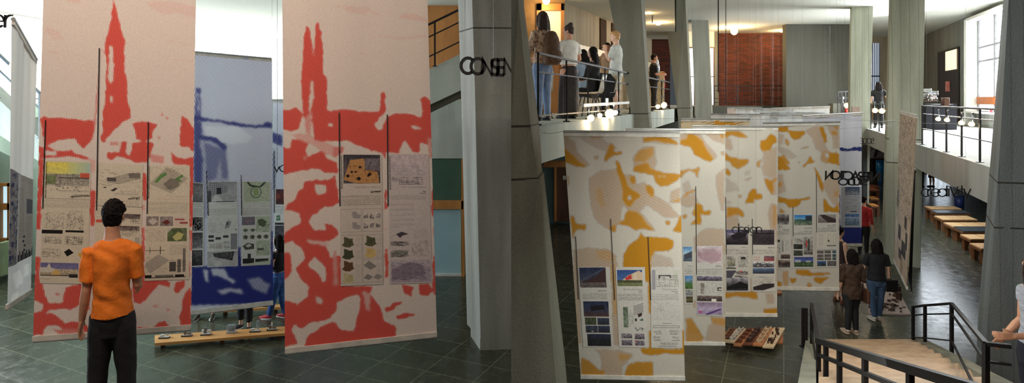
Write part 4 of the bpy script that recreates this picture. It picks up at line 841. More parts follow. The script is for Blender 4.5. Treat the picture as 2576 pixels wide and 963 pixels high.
cv.sk(524,546,596,588,200,(150,148,144),.35,None,(3,8)); cv.poly([(566,568),(574,554),(582,558),(576,572),(566,576)],(120,118,120),.7); cv.rect(570,558,574,566,(60,58,60)); cv.tx(524,560,543,586,2.6); cv.poly([(591,579),(593,575),(595,579)],(30,30,30))
for q in ((526,591),(526,601),(543,596),(562,592)): cv.rect(q[0],q[1],q[0]+13,q[1]+6,(70,66,68))
cv.rect(580,588,596,628,(130,128,134)); cv.sk(580,588,596,628,30,(180,178,180),.5); cv.sk(526,610,560,626,50,(130,110,104),.5,[.2,-.2,1.5]); cv.sk(562,606,580,628,30,(100,96,96),.6,[0,1.57])
cv.pic(523,632,598,669,[(164,162,164),(190,188,186),(180,178,178)],.1,10); cv.poly([(536,636),(589,633),(584,656),(540,645)],(58,56,58)); cv.sk(538,636,586,652,40,(130,128,128),.7,[0,1.57]); cv.poly([(538,664),(550,654),(560,662),(548,670)],(206,204,200))
b3_.sheet([(523,456),(598,456),(599,668),(522,672)], cv.a)
cv = Cv(608,456,680,668,PB,1.5,33); cv.pic(614,457,679,508,[(178,190,160),(184,194,168)],.1,6)
for k in range(-2,9): cv.ln(614+k*9,508,640+k*9,457,(210,214,200),.9); cv.ln(614,462+k*6,679,474+k*6,(210,214,200),.8)
cv.poly([(626,457),(632,464),(652,468),(664,457),(670,457),(658,470),(640,471),(628,468),(620,457)],(70,78,66)); 
for a in range(40): t=a/40*6.28; cv.rect(643+13*math.cos(t),482+14*math.sin(t),645+13*math.cos(t),484+14*math.sin(t),(70,78,66))
cv.ln(632,470,614,490,(70,78,66),.9); cv.ln(655,492,678,506,(70,78,66),.9); cv.poly([(636,474),(648,472),(652,490),(640,494)],(150,172,120))
cv.tx(640,512,678,515,3); cv.tx(656,518,678,520,2,(50,46,44),.8); cv.tx(609,525,678,541,2.4)
cv.pic(609,545,642,566,[(130,122,134),(120,112,124)],.15,5); 
for q in ((618,555),(626,552),(631,556),(622,560)): cv.rect(q[0],q[1],q[0]+3,q[1]+2,(190,130,140))
cv.pic(645,545,679,584,[(180,192,166),(186,196,172)],.1,6); cv.poly([(648,553),(660,550),(672,558),(664,572),(650,566)],(90,104,80)); cv.sk(645,560,679,584,20,(90,100,84),.8,None,(8,20))
for i in range(2): cv.poly([(611+i*18,578),(618+i*18,574),(626+i*18,578),(618+i*18,584)],(100,112,92))
for i in range(4): cv.poly([(612+i*17,594),(618+i*17,590),(625+i*17,594),(622+i*17,602),(613+i*17,600)],(110,112,92)); cv.rect(617+i*17,593,622+i*17,598,(70,68,60))
cv.poly([(611,618),(624,610),(640,614),(640,626),(618,628)],(84,86,76)); cv.poly([(618,617),(628,612),(634,618),(624,622)],(200,200,194)); cv.pic(645,606,679,644,[(178,188,166),(170,180,158)],.15,6); cv.rect(648,625,664,631,(90,88,84)); cv.rect(612,650,640,663,(44,44,44)); cv.rect(624,638,632,652,(60,60,58)); cv.rect(643,652,676,660,(50,50,48)); cv.poly([(610,664),(680,656),(680,668),(610,668)],(176,184,160),.7)
b3_.sheet([(608,456),(680,457),(680,665),(607,669)], cv.a)
for q in ((520,430,524,542),(607,440,608,542)): b3_.line(*q, 2.2)
cv = Cv(691,474,760,640,PB,1.2,34); cv.pic(694,476,756,514,[(70,48,58),(120,60,50),(60,48,50)],.4,8); cv.tx(693,518,756,536,2.5); cv.poly([(696,542),(704,540),(706,546),(696,548)],(90,130,100)); cv.poly([(696,549),(706,547),(706,554),(696,555)],(90,130,100)); cv.pic(693,560,756,600,[(60,58,64),(90,88,94)],.4,8); cv.rect(693,566,756,567,(200,200,200))
b4_.sheet([(691,474),(760,476),(760,640),(690,640)], cv.a); b4_.line(690,380,690,535,2)
# ---------------------------------------------------------------- yellow banners and the rows behind
Hh = .5      # hatched areas
y1 = [('Y1',Hh,[(40,50),(130,95),(150,170),(250,270),(200,290),(60,250),(45,150)]),('Y1',.75,[(55,150),(100,190),(150,240),(205,270),(195,290),(130,280),(60,250)]),
 ('Y1',.44,[(130,60),(600,60),(870,140),(600,110),(340,180),(200,110)]),('Y1',.12,[(320,60),(610,70),(600,150),(540,200),(480,180),(400,110),(350,100)]),('Y1',.66,[(250,65),(335,55),(320,72),(255,85)]),
 ('Y1',.75,[(385,120),(408,128),(412,165),(430,175),(450,160),(472,170),(468,198),(430,200),(405,205),(370,225),(360,248),(335,250),(345,200),(360,180),(365,145)]),
 ('Y1',.55,[(260,205),(300,195),(300,225),(285,240),(262,230)]),
 ('Y1',.75,[(620,65),(760,58),(830,85),(870,110),(870,125),(760,110),(700,90),(660,105),(620,110)]),
 ('Y1',Hh,[(600,140),(700,130),(720,250),(700,300),(545,280),(540,220),(560,180)]),('Y1',.66,[(560,200),(590,160),(690,140),(690,190),(640,240),(560,250)]),
 ('Y1',.75,[(540,280),(600,265),(625,250),(655,258),(670,295),(760,320),(884,330),(884,352),(780,350),(700,352),(620,330),(545,318)]),
 ('Y1',.75,[(690,355),(884,350),(860,380),(800,415),(740,425),(700,400)]),
 ('Y1',Hh,[(225,360),(300,310),(420,290),(470,340),(530,330),(560,400),(640,380),(640,440),(700,480),(800,540),(890,640),(780,650),(640,560),(600,600),(720,740),(600,735),(480,560),(460,660),(380,740),(300,690),(260,640),(240,560),(225,450)]),
 ('Y1',.58,[(280,440),(320,440),(350,560),(320,580),(290,520)]),
 ('Y1',.78,[(415,240),(435,235),(455,265),(490,360),(505,420),(540,450),(580,470),(600,490),(560,520),(540,550),(520,570),(490,550),(470,510),(475,450),(450,370),(430,300)]),('Y1',.2,[(505,490),(530,488),(532,515),(508,518)]),
 ('Y1',.75,[(525,350),(555,340),(572,370),(565,400),(540,405),(522,380)]),('Y1',.75,[(640,405),(670,410),(705,460),(695,490),(670,492),(640,450)]),
 ('Y1',Hh,[(810,450),(884,420),(884,540),(800,540)]),('Y1',.66,[(820,530),(880,505),(884,525),(830,545)]),
 ('Y1',.75,[(505,595),(570,600),(610,640),(640,690),(700,735),(680,740),(620,720),(560,740),(500,705),(430,690),(420,760),(395,745),(370,720),(430,690),(480,650),(490,610)]),('Y1',.12,[(440,700),(520,710),(590,770),(520,830),(480,900),(420,850),(400,780)]),
 ('Y1',.75,[(770,670),(800,660),(820,680),(800,705),(780,700)]),('Y1',.78,[(820,745),(850,700),(870,640),(892,620),(894,748)]),
 ('Y1',.75,[(95,620),(125,630),(140,680),(180,690),(215,690),(210,735),(150,730),(130,760),(130,800),(110,790)]),('Y1',.7,[(75,335),(92,340),(90,430),(80,430)]),
 ('Y1',.8,[(600,735),(615,775),(700,778),(790,785),(830,800),(835,860),(800,880),(700,885),(670,940),(660,990),(660,1100),(470,1100),(475,900),(520,830),(590,780)]),
 ('Y1',Hh,[(115,870),(200,855),(360,860),(430,910),(440,1000),(440,1100),(115,1100)]),('Y1',.58,[(280,870),(400,880),(420,960),(300,940)]),('Y1',.45,[(660,940),(700,890),(820,930),(840,1000),(660,1000)]),
 ('X',Hh,[(1440,640),(1455,640),(1465,865),(1450,865)]),('X',.6,[(1536,665),(1550,665),(1556,790),(1540,790)]),('X',Hh,[(1536,790),(1556,790),(1560,870),(1545,870)]),('X',.78,[(1625,645),(1638,645),(1640,885),(1632,885),(1630,700)]),('X',.78,[(1714,830),(1724,830),(1724,890),(1714,890)]),
 ('X',.12,[(1625,790),(1645,790),(1645,830),(1625,830)]),
 ('Y1b',Hh,[(390,280),(900,300),(1180,370),(1200,450),(1100,560),(1000,650),(1000,840),(560,840),(540,600),(520,400)]),('Y1b',.62,[(900,370),(1150,400),(1140,500),(940,540)]),('Y1b',.7,[(160,460),(260,480),(430,600),(520,690),(630,700),(640,840),(165,840)]),
 ('Y1b',.74,[(1080,620),(1240,540),(1600,540),(1600,840),(1010,840)]),('Y1b',.78,[(1330,270),(2220,280),(2220,410),(1800,385),(1600,430),(1380,400)]),('Y1b',.12,[(530,400),(560,690),(480,640),(250,460),(400,300),(500,360)])]
B1 = Banner('exhibition_banner', 'nearest yellow and white banner with three printed sheets beside the massive column',
   [(1417,331,7.5),(1709,334,7.5),(1723,955,7.5),(1461,951,7.5)], M_YEL, .12, 2.0, y1, 'yellow camouflage banners', waves=.008, seed=21, barh=9)
y2 = [('Y2',Hh,[(60,110),(230,110),(290,200),(380,290),(360,320),(300,345),(200,300),(150,230),(60,210)]),('Y2',.78,[(130,110),(200,140),(250,180),(280,250),(340,320),(320,345),(270,330),(180,290),(150,225),(60,200),(60,170),(120,160)]),
 ('Y2',.5,[(250,110),(430,100),(430,210),(340,180)]),('Y2',.7,[(390,120),(430,110),(430,150),(395,150)]),('Y2',.6,[(395,255),(430,250),(430,295),(400,290)]),
 ('Y2',.7,[(60,415),(130,400),(190,395),(220,375),(232,395),(215,440),(222,480),(205,470),(180,430),(140,420),(100,450),(75,480),(60,470)]),
 ('Y2',.45,[(80,520),(140,480),(160,560),(90,600)]),('Y2',.66,[(80,620),(110,590),(190,555),(190,590),(130,615),(80,640)]),('Y2',Hh,[(60,640),(190,600),(230,700),(120,720),(60,690)]),
 ('Y2',.78,[(200,672),(240,680),(255,700),(255,740),(310,725),(330,745),(310,775),(270,780),(230,760),(245,820),(235,850),(140,858),(150,840),(190,790),(160,765),(190,700)]),('Y2',.7,[(85,775),(110,762),(135,775),(120,805),(90,805)]),
 ('Y2',Hh,[(350,450),(430,380),(430,750),(395,740),(380,680),(360,600)]),('Y2',Hh,[(175,990),(230,900),(300,870),(430,880),(430,1080),(175,1080)]),
 ('Y3b',Hh,[(155,200),(220,150),(300,125),(440,120),(440,280),(155,280)]),('Y3b',.5,[(418,280),(440,280),(440,900),(420,900)]),('Y3b',.6,[(155,760),(185,760),(185,840),(160,840)]),('Y3b',.66,[(300,905),(445,920),(445,1170),(360,1060)]),
 ('YM',.7,[(95,720),(120,715),(150,760),(170,800),(100,808)]),('YM',Hh,[(180,740),(245,745),(245,808),(170,808)]),('X',.66,[(1724,830),(1760,840),(1770,868),(1724,868)])]
B2 = Banner('exhibition_banner', 'second yellow and white banner with two sheets, partly behind the nearest yellow one',
   [(1572,325,8.8),(1824,327,8.8),(1824,868,8.8),(1586,865,8.8)], M_YEL, .12, 2.0, y2, 'yellow camouflage banners', waves=.008, seed=23, barh=8)
y3 = [('Y2',.75,[(425,90),(560,95),(600,120),(625,150),(540,150),(480,130),(425,160)]),('Y2',Hh,[(425,150),(480,150),(500,230),(470,260),(425,240)]),('Y2',.75,[(425,255),(470,300),(560,320),(625,320),(620,350),(580,385),(530,405),(490,385),(470,345),(425,330)]),
 ('Y2',.78,[(430,385),(470,410),(480,445),(460,465),(430,440)]),('Y2',.42,[(430,470),(520,510),(560,580),(430,600)]),('Y2',.6,[(560,490),(640,460),(655,475),(610,498)]),('Y2',.4,[(580,420),(640,400),(640,450),(580,460)]),
 ('Y2',.8,[(800,110),(830,130),(853,160),(853,190),(820,195),(800,240),(760,262),(725,255),(710,210),(715,175),(760,160),(780,120)]),('Y2',Hh,[(725,262),(800,240),(853,195),(853,460),(800,480),(740,460),(720,400),(735,330)]),
 ('Y2',.7,[(680,345),(720,320),(735,330),(715,350),(718,390),(700,395),(680,375)]),('Y2',.75,[(740,470),(800,490),(853,460),(850,490),(825,500),(815,620),(800,610),(770,560)]),('Y2',Hh,[(820,500),(853,490),(853,620),(815,620)]),
 ('Y2',.8,[(650,558),(685,560),(690,600),(735,605),(740,640),(700,650),(660,650),(670,680),(585,682),(600,650),(615,610),(630,580)]),('Y2',.65,[(535,610),(565,600),(575,625),(550,645),(535,635)]),
 ('Y2',.75,[(440,705),(540,710),(580,740),(590,790),(560,795),(530,765),(440,800)]),('Y2',Hh,[(440,800),(530,770),(560,890),(440,890)]),('Y2',.42,[(435,640),(480,660),(480,690),(435,690)]),
 ('Y2',Hh,[(770,760),(800,665),(853,690),(853,990),(800,990),(790,880)]),('Y2',.66,[(820,690),(845,700),(840,800),(850,900),(820,850)]),
 ('Y3b',.55,[(660,560),(685,560),(685,690),(665,690)]),('Y3b',.75,[(440,690),(730,685),(740,770),(680,755),(560,735),(440,750)]),('Y3b',.78,[(780,840),(910,835),(910,890),(795,890)]),('Y3b',Hh,[(800,700),(880,700),(880,800),(810,800)]),('Y3b',.5,[(890,280),(912,280),(912,600),(890,600)]),('Y3b',.55,[(890,-10),(912,-10),(912,280),(888,130)])]
B3 = Banner('exhibition_banner', 'third yellow and white banner with the word design hanging before it',
   [(1741,317,10.0),(1957,319,10.0),(1955,796,10.0),(1750,795,10.0)], M_YEL, .12, 2.0, y3, 'yellow camouflage banners', waves=.01, seed=25, barh=8)
y4 = [('Y4',.78,[(200,98),(290,98),(300,135),(440,140),(445,170),(400,210),(350,222),(310,190),(295,155),(200,150)]),('Y4',.66,[(260,205),(295,210),(315,250),(305,280),(280,275),(260,240)]),('Y4',Hh,[(200,160),(260,170),(250,260),(200,280)]),
 ('Y4',Hh,[(440,140),(520,92),(590,95),(620,240),(660,310),(590,340),(540,310),(500,200)]),('Y4',.78,[(585,95),(615,110),(640,180),(645,240),(620,250),(600,190),(580,130)]),('Y4',Hh,[(640,92),(756,92),(756,300),(690,310),(690,200)]),('Y4',.7,[(680,140),(730,135),(735,175),(690,180)]),('Y4',.7,[(700,92),(756,92),(756,130),(730,130)]),
 ('Y4',.45,[(200,270),(300,300),(400,370),(320,400),(200,320)]),('Y4',.78,[(200,360),(230,370),(280,440),(330,490),(200,494)]),('Y4',.7,[(230,370),(260,350),(290,390),(320,450),(280,440)]),('Y4',.62,[(395,300),(485,268),(485,290),(410,312)]),
 ('Y4',.75,[(480,365),(510,370),(515,400),(545,408),(520,430),(460,440),(450,468),(420,468),(430,440),(455,420)]),('Y4',.6,[(385,415),(405,415),(405,440),(388,440)]),
 ('Y4',.6,[(590,340),(630,310),(756,340),(756,400),(700,400),(640,440),(580,400)]),('Y4',.8,[(665,340),(756,345),(756,450),(700,435),(640,420),(665,390)]),('Y4',.1,[(630,345),(660,350),(655,380),(632,370)]),
 ('Y4',.78,[(525,455),(550,480),(600,580),(620,640),(605,700),(580,650),(540,530)]),('Y4',Hh,[(630,520),(756,490),(756,800),(700,810),(640,720),(610,640)]),('Y4',.62,[(700,690),(756,670),(756,720),(710,740)]),
 ('Y4',Hh,[(200,520),(250,530),(280,690),(200,710)]),('Y4',.7,[(200,595),(245,600),(240,640),(200,650)]),('Y4',.78,[(200,725),(280,745),(400,745),(495,725),(498,750),(420,765),(400,800),(350,835),(300,830),(265,790),(200,785)]),('Y4',.7,[(220,830),(250,840),(280,880),(215,880)]),
 ('Y4',.78,[(610,730),(660,800),(700,830),(756,790),(756,872),(608,868)]),
 ('Y4b',.62,[(255,460),(280,460),(280,530),(258,530)]),('Y4b',.7,[(768,160),(785,160),(785,350),(770,350)]),('Y4b',.76,[(310,780),(460,780),(500,810),(700,810),(700,830),(600,850),(400,850),(310,830)]),('Y4b',.78,[(505,870),(700,855),(640,900),(590,938),(545,930)]),('Y4b',.78,[(250,870),(320,870),(320,920),(270,935),(250,910)]),
 ('Y4b',.6,[(160,790),(240,790),(235,963),(180,960)]),('Y4b',.75,[(105,900),(170,905),(160,990),(105,990)]),('Y4b',.66,[(440,920),(490,930),(500,990),(430,990)])]
B4 = Banner('exhibition_banner', 'fourth yellow and white banner, the one furthest right, with three sheets',
   [(1919,310,11.3),(2113,307,11.3),(2111,731,11.3),(1926,728,11.3)], M_YEL, .12, 1.6, y4, 'yellow camouflage banners', waves=.01, seed=27, barh=8)
yf = [('Yt',Hh,[(380,250),(900,255),(1050,300),(900,360),(600,340),(380,290)]),('Yt',.78,[(370,250),(420,250),(410,290),(375,290)]),('Yt',.76,[(600,290),(700,275),(850,290),(900,340),(760,320),(700,350),(600,330)]),('Yt',.7,[(172,290),(200,290),(195,320),(172,320)]),('X',.76,[(1720,330),(1800,340),(1820,500),(1720,520)])]
Banner('exhibition_banner', 'small far yellow and cream banner top peeping above the front row',
   [(1713,299,13.2),(1886,300,13.2),(1883,640,13.2),(1716,640,13.2)], M_YELF, .12, 2.0, yf, 'yellow camouflage banners', waves=.012, seed=29, barh=5)
M_BANW = halftone_mat('white_far_print', (228,230,230), (130,140,170), .04, .6, .1, trans=.3)
M_BANP = halftone_mat('pinkish_far_print', (226,206,196), (170,120,120), .04, .6, .1)
for i, (x0, t0, x1, t1, Y, m_, lab) in enumerate([
  (1788,287,1915,288,15.2,M_BANW,'white banner top behind the small far yellow one'),
  (1938,290,2020,289,14.9,M_BANW,'white creased banner top left of the wide blue-barred banner'),
  (1912,285,1960,286,15.0,M_BANW,'narrow bright white banner top between two creased ones'),
  (1942,283,2076,283,16.2,M_BANW,'thin white banner edge in the middle of the far rows'),
  (1895,277,1995,274,17.4,M_BANW,'white banner edge right of the faintly pink banner'),
  (1849,274,1946,273,18.6,M_BANW,'greyish white banner edge before the pink one'),
  (1829,271,1916,271,19.8,M_BANP,'faintly pink banner top, leftmost of the furthest row'),
  (1944,272,2088,268,20.8,M_BANW,'long white banner top, rightmost of the furthest row')]):
    yb = H0+3.6*F/Y
    Banner('exhibition_banner', lab, [(x0,t0,Y),(x1,t1,Y),(x1-2,yb,Y),(x0+1,yb,Y)], m_, .1, 2.5, [], 'white banners in the far rows', waves=.03, seed=40+i, barh=4)
ybl = [('X',.2,[(2110,286),(2170,284),(2170,370),(2110,372)]),('X',.72,[(2016,366),(2112,371),(2140,373),(2150,369),(2169,368),(2169,379),(2150,380),(2112,378),(2016,376)]),('X',.7,[(2010,560),(2170,572),(2170,640),(2010,640)]),('X',.62,[(2105,490),(2114,490),(2114,640),(2105,640)])]
M_BLUEF = halftone_mat('blue_far_print', (214,216,228), (44,52,116), .05, .6, .12, trans=.3)
b6 = Banner('exhibition_banner', 'wide pale banner with blue bar and blue foot at right of the yellow ones',
   [(2018,291,13.6),(2169,283,13.9),(2168,619,13.9),(2022,619,13.6)], M_BLUEF, .3, 2.0, ybl, None, waves=.02, seed=33, barh=7)
PY = (196,190,182)
cv = Cv(2116,470,2166,572,(168,170,176),1.2,61); cv.rect(2125,470,2163,490,(76,86,110)); cv.pic(2126,472,2162,488,[(70,84,110),(130,134,140)],.3,5); cv.sk(2122,492,2164,512,30,(120,120,124),.5,[0]); cv.sk(2124,515,2164,534,50,(130,130,130),.5); cv.rect(2140,531,2156,533,(60,60,66)); cv.pic(2126,538,2162,567,[(64,100,150),(120,140,160),(90,110,130)],.35,4); cv.rect(2141,538,2142,548,(200,200,206)); cv.rect(2126,547,2162,548,(200,200,206))
b6.sheet([(2116,470),(2166,470),(2165,572),(2116,572)], cv.a)
# sketch-covered banner and the added dark sheet beside it
cvsk = halftone_mat('sketch_print', (190,168,150), (90,84,80), .05, .5, .05)
b7 = Banner('exhibition_banner', 'tall sketch-covered banner hanging at an angle beside the wide right column',
   [(2264,279,13.3),(2308,291,11.3),(2282,728,11.3),(2248,656,13.3)], cvsk, .1, 3.0, [], None, waves=.008, seed=35, barh=6)
cv = Cv(2250,288,2306,720,(192,170,150),1.2,62)
cv.sk(2251,290,2305,560,900,(90,78,70),.5,[.9,1.2,-1.2,-.9,1.5,.6],(4,14)); cv.pic(2252,480,2262,600,[(150,140,110),(90,90,90),(160,150,110)],.5,6); cv.tx(2268,560,2300,610,3); cv.rect(2264,560,2266,720,(150,140,130)); cv.pic(2286,560,2294,592,[(60,56,56),(84,76,74)],.4,4); cv.pic(2270,662,2280,690,[(70,66,66),(90,84,84)],.4,4); cv.pic(2292,596,2300,640,[(90,86,84),(70,66,66)],.4,4); cv.pic(2266,600,2276,640,[(90,90,94),(60,60,64)],.3,5); cv.pic(2280,630,2296,670,[(80,80,84),(60,60,64)],.3,5); cv.sk(2268,640,2304,716,60,(120,112,106),.5,[0,1.5]); cv.rect(2252,560,2262,660,(200,196,190),.5)
b7.sheet([(2265,285),(2306,297),(2281,719),(2250,650)], cv.a)
M_SHADEB = mat('shade_strip_hem', (46,46,46), .8)
db = Banner('exhibition_banner', 'narrow dark sheet added for a shaded strip just right of the sketch-covered banner', [(2298,425,12.6),(2303,427,11.6),(2293,735,11.6),(2286,695,12.6)], halftone_mat('shade_strip_sheet', (50,50,50), (40,40,40), .05, 0, .05), .1, 6, [], None, .003, hem=M_SHADEB)  # not a real banner: dark sheet added where a narrow strip of shade shows
# ---- sheets of yellow banner 1
cv = Cv(1452,670,1545,874,PY,1.0,71)
cv.pic(1455,672,1533,720,[(40,46,70),(60,64,84),(70,60,62)],.25,8); cv.poly([(1455,712),(1500,696),(1533,672),(1533,708),(1490,714)],(66,46,46)); cv.poly([(1458,722),(1490,712),(1534,722)],(110,100,96)); cv.ln(1458,706,1530,674,(170,160,150),.6); cv.pic(1456,710,1534,723,[(100,90,86),(90,80,78)],.3,5)
cv.tx(1508,730,1532,733,2.2,(50,48,46),.8,0); cv.tx(1460,738,1534,754,2.4,(110,106,102),.6)
cv.pic(1461,758,1537,797,[(44,50,76),(54,58,78),(84,60,56)],.25,8); cv.poly([(1482,770),(1522,766),(1526,778),(1484,782)],(34,30,34)); cv.pic(1463,799,1498,818,[(80,84,62),(60,66,54)],.35,6); cv.pic(1501,800,1537,818,[(60,66,84),(50,54,62)],.3,6); cv.pic(1464,820,1501,838,[(58,66,86),(54,56,60)],.3,6); cv.rect(1482,833,1487,836,(170,170,170)); cv.pic(1502,820,1538,838,[(58,64,84),(44,46,54)],.3,6); cv.pic(1467,841,1540,872,[(46,52,72),(40,42,46),(36,36,40)],.3,8)
B1.sheet([(1454,671),(1534,671),(1542,873),(1467,872)], cv.a)
cv = Cv(1546,670,1630,874,PY,1.0,72)
cv.pic(1550,678,1622,719,[(50,76,130),(90,120,170)],.1,6); cv.poly([(1552,712),(1580,692),(1612,679),(1622,684),(1622,712)],(206,180,150)); cv.rect(1598,686,1606,712,(214,196,170)); cv.poly([(1572,698),(1590,688),(1592,700),(1576,704)],(196,56,58)); cv.pic(1550,704,1622,712,[(70,74,50),(90,90,64)],.4,4); cv.pic(1550,711,1622,719,[(120,124,84),(100,104,70)],.15,5)
cv.tx(1566,726,1622,729,2.2); cv.rect(1608,731,1621,732,(40,40,40)); cv.rect(1610,735,1621,736,(60,60,60)); cv.tx(1549,739,1622,755,2.2)
cv.pic(1563,772,1577,824,[(96,110,90),(120,130,110)],.4,5); cv.sk(1578,780,1592,822,20,(120,120,116),.5)
for i in range(5): cv.ln(1593,770+i*5,1621,762+i*5,(50,46,50),.9); cv.ln(1594,772+i*5,1621,764+i*5,(90,80,80),.8)
cv.poly([(1604,790),(1618,786),(1616,794),(1606,798)],(60,40,44)); cv.poly([(1595,802),(1602,800),(1602,808),(1596,808)],(50,50,50)); cv.poly([(1610,804),(1620,800),(1620,806),(1612,807)],(70,90,90)); cv.blobs(1594,822,1622,832,12,(60,64,60),(2,5))
for q in ((1555,840,1586,852),(1555,856,1586,870),(1594,840,1622,854),(1594,857,1622,870)): cv.pic(*q,[(130,120,126),(90,80,88)],.6,4)
cv.rect(1595,857,1600,861,(170,60,70))
B1.sheet([(1548,671),(1622,671),(1629,873),(1557,872)], cv.a)
cv = Cv(1636,670,1716,875,PY,1.0,73)
cv.rect(1639,678,1649,728,(150,146,150)); cv.rect(1657,691,1691,694,(50,46,50)); cv.rect(1657,691,1662,700,(50,46,50)); cv.rect(1687,691,1691,698,(50,46,50)); cv.rect(1700,678,1709,720,(180,182,160),.6); cv.sk(1651,690,1709,720,60,(120,118,114),.6,[0,1.57]); cv.frame(1651,702,1709,720,(130,126,122))
cv.tx(1664,726,1708,729,2.4); cv.rect(1690,732,1709,733,(40,40,40)); cv.rect(1700,736,1709,737,(60,60,60)); cv.tx(1638,740,1710,754,2.2,(120,116,112),.6)
cv.sk(1640,758,1712,806,120,(150,148,142),.5,[0,1.57,.3],(3,9)); cv.rect(1666,813,1692,814,(60,60,60)); cv.frame(1642,819,1709,824,(50,50,50),.8); 
for x,y,w in ((1648,840,17),(1686,840,18),(1643,856,20),(1690,856,21),(1654,871,48)): cv.rect(x,y,x+w,y+1,(40,40,42))
cv.tx(1642,832,1664,838,2.5); cv.tx(1684,830,1708,838,2.5); cv.tx(1642,846,1660,855,2.5); cv.tx(1690,846,1708,855,2.5); cv.tx(1660,862,1706,869,2.5)
B1.sheet([(1637,671),(1711,671),(1717,875),(1638,874)], cv.a)
for q in ((1448,594,1455,752),(1536,550,1546,754),(1630,595,1637,754)): B1.line(*q, 1.8)
# ---- yellow banner 2
cv = Cv(1714,618,1742,766,PY,1.0,74); cv.pic(1716,620,1741,657,[(90,140,190),(170,190,204),(60,76,90)],.2,6); cv.poly([(1717,640),(1741,630),(1741,648),(1720,652)],(70,74,84)); cv.tx(1728,668,1741,672,2.4); cv.tx(1719,676,1741,690,2.4); cv.pic(1719,694,1742,728,[(80,130,190),(120,150,180),(80,110,60),(70,96,50)],.25,6); cv.pic(1720,730,1742,745,[(150,148,146),(120,118,116)],.3,5); cv.pic(1721,747,1742,763,[(60,50,40),(110,100,60),(60,50,40)],.4,5)
B2.sheet([(1716,619),(1742,619),(1743,764),(1721,764)], cv.a)
cv = Cv(1752,618,1818,796,PY,1.0,75); cv.pic(1754,620,1816,662,[(206,190,196),(176,140,150),(200,180,186)],.2,8); cv.poly([(1758,650),(1776,626),(1800,626),(1815,655),(1790,664)],(170,140,146),.7); cv.tx(1800,669,1816,672,2.2,(50,48,46),.8,0); cv.tx(1754,676,1817,692,2.2); cv.pic(1753,696,1817,708,[(130,124,140),(70,60,70)],.5,5); cv.sk(1754,710,1816,742,60,(150,146,140),.5,[1.57,0]); cv.pic(1762,714,1772,742,[(130,120,110),(160,150,140)],.3,4); cv.rect(1805,724,1816,733,(60,56,52)); cv.rect(1808,727,1816,731,(200,190,176)); cv.pic(1753,746,1817,760,[(120,100,100),(90,76,70),(60,50,50)],.4,5); cv.rect(1790,754,1802,760,(230,224,214)); cv.pic(1753,763,1817,794,[(140,116,140),(176,160,182),(150,130,160)],.2,8); cv.poly([(1772,793),(1812,777),(1816,780),(1780,795)],(90,60,120)); cv.poly([(1754,784),(1768,786),(1760,792)],(180,80,120))
B2.sheet([(1752,618),(1817,618),(1818,794),(1753,792)], cv.a); B2.line(1750,468,1752,690,1.6)
# ---- yellow banner 3
cv = Cv(1826,577,1888,734,PY,1.0,76); cv.pic(1827,578,1885,590,[(90,84,120),(120,116,140)],.15,8); cv.pic(1827,588,1884,616,[(150,140,150),(60,52,58),(34,30,34)],.5,8); cv.poly([(1838,592),(1872,580),(1884,580),(1876,598),(1846,604)],(40,32,40)); cv.tx(1866,622,1884,624,2,(50,48,46),.8,0); cv.tx(1827,628,1884,640,2.3); cv.sk(1827,645,1851,675,40,(100,96,90),.6,[1.57,0]); cv.pic(1830,652,1850,670,[(150,146,130),(120,116,100)],.4,5); cv.rect(1827,674,1852,677,(60,56,54)); cv.sk(1858,644,1884,672,50,(120,116,110),.6); cv.rect(1865,647,1877,653,(50,48,48)); cv.poly([(1827,681),(1852,681),(1840,700),(1827,706)],(80,76,86)); cv.sk(1848,682,1884,698,40,(60,50,54),.8,[.6,-.6,0]); cv.poly([(1862,682),(1868,682),(1865,687)],(190,60,50)); cv.pic(1827,700,1884,732,[(150,146,152),(80,76,80),(44,40,42)],.4,8); cv.poly([(1828,722),(1850,714),(1862,708),(1884,716),(1884,726),(1828,728)],(30,28,30))
B3.sheet([(1826,577),(1886,577),(1886,733),(1827,733)], cv.a)
cv = Cv(1893,577,1951,734,PY,1.0,77); cv.pic(1894,578,1949,616,[(84,76,86),(54,46,52),(60,52,56)],.35,6); cv.rect(1894,586,1949,589,(36,30,34)); cv.tx(1932,622,1949,625,2,(50,48,46),.8,0); cv.tx(1894,629,1949,640,2.3); cv.rect(1896,647,1912,648,(180,60,60)); cv.rect(1896,653,1912,654,(180,60,60)); cv.pic(1922,644,1949,657,[(110,96,100),(150,60,66)],.4,5); cv.pic(1894,660,1949,673,[(190,188,192),(70,68,76)],.6,6); cv.sk(1894,660,1949,673,14,(40,38,44),.9,[.2,-.3],(10,24)); cv.pic(1894,675,1949,689,[(90,116,150),(70,80,100),(50,56,66)],.2,6); cv.sk(1896,695,1946,715,60,(140,136,130),.5,[.3,-.3]); cv.poly([(1894,722),(1920,714),(1949,713),(1949,722),(1918,731),(1895,731)],(50,44,46))
B3.sheet([(1893,577),(1950,577),(1950,733),(1893,733)], cv.a); B3.line(1825,496,1827,640,1.6); B3.line(1892,550,1893,640,1.6)
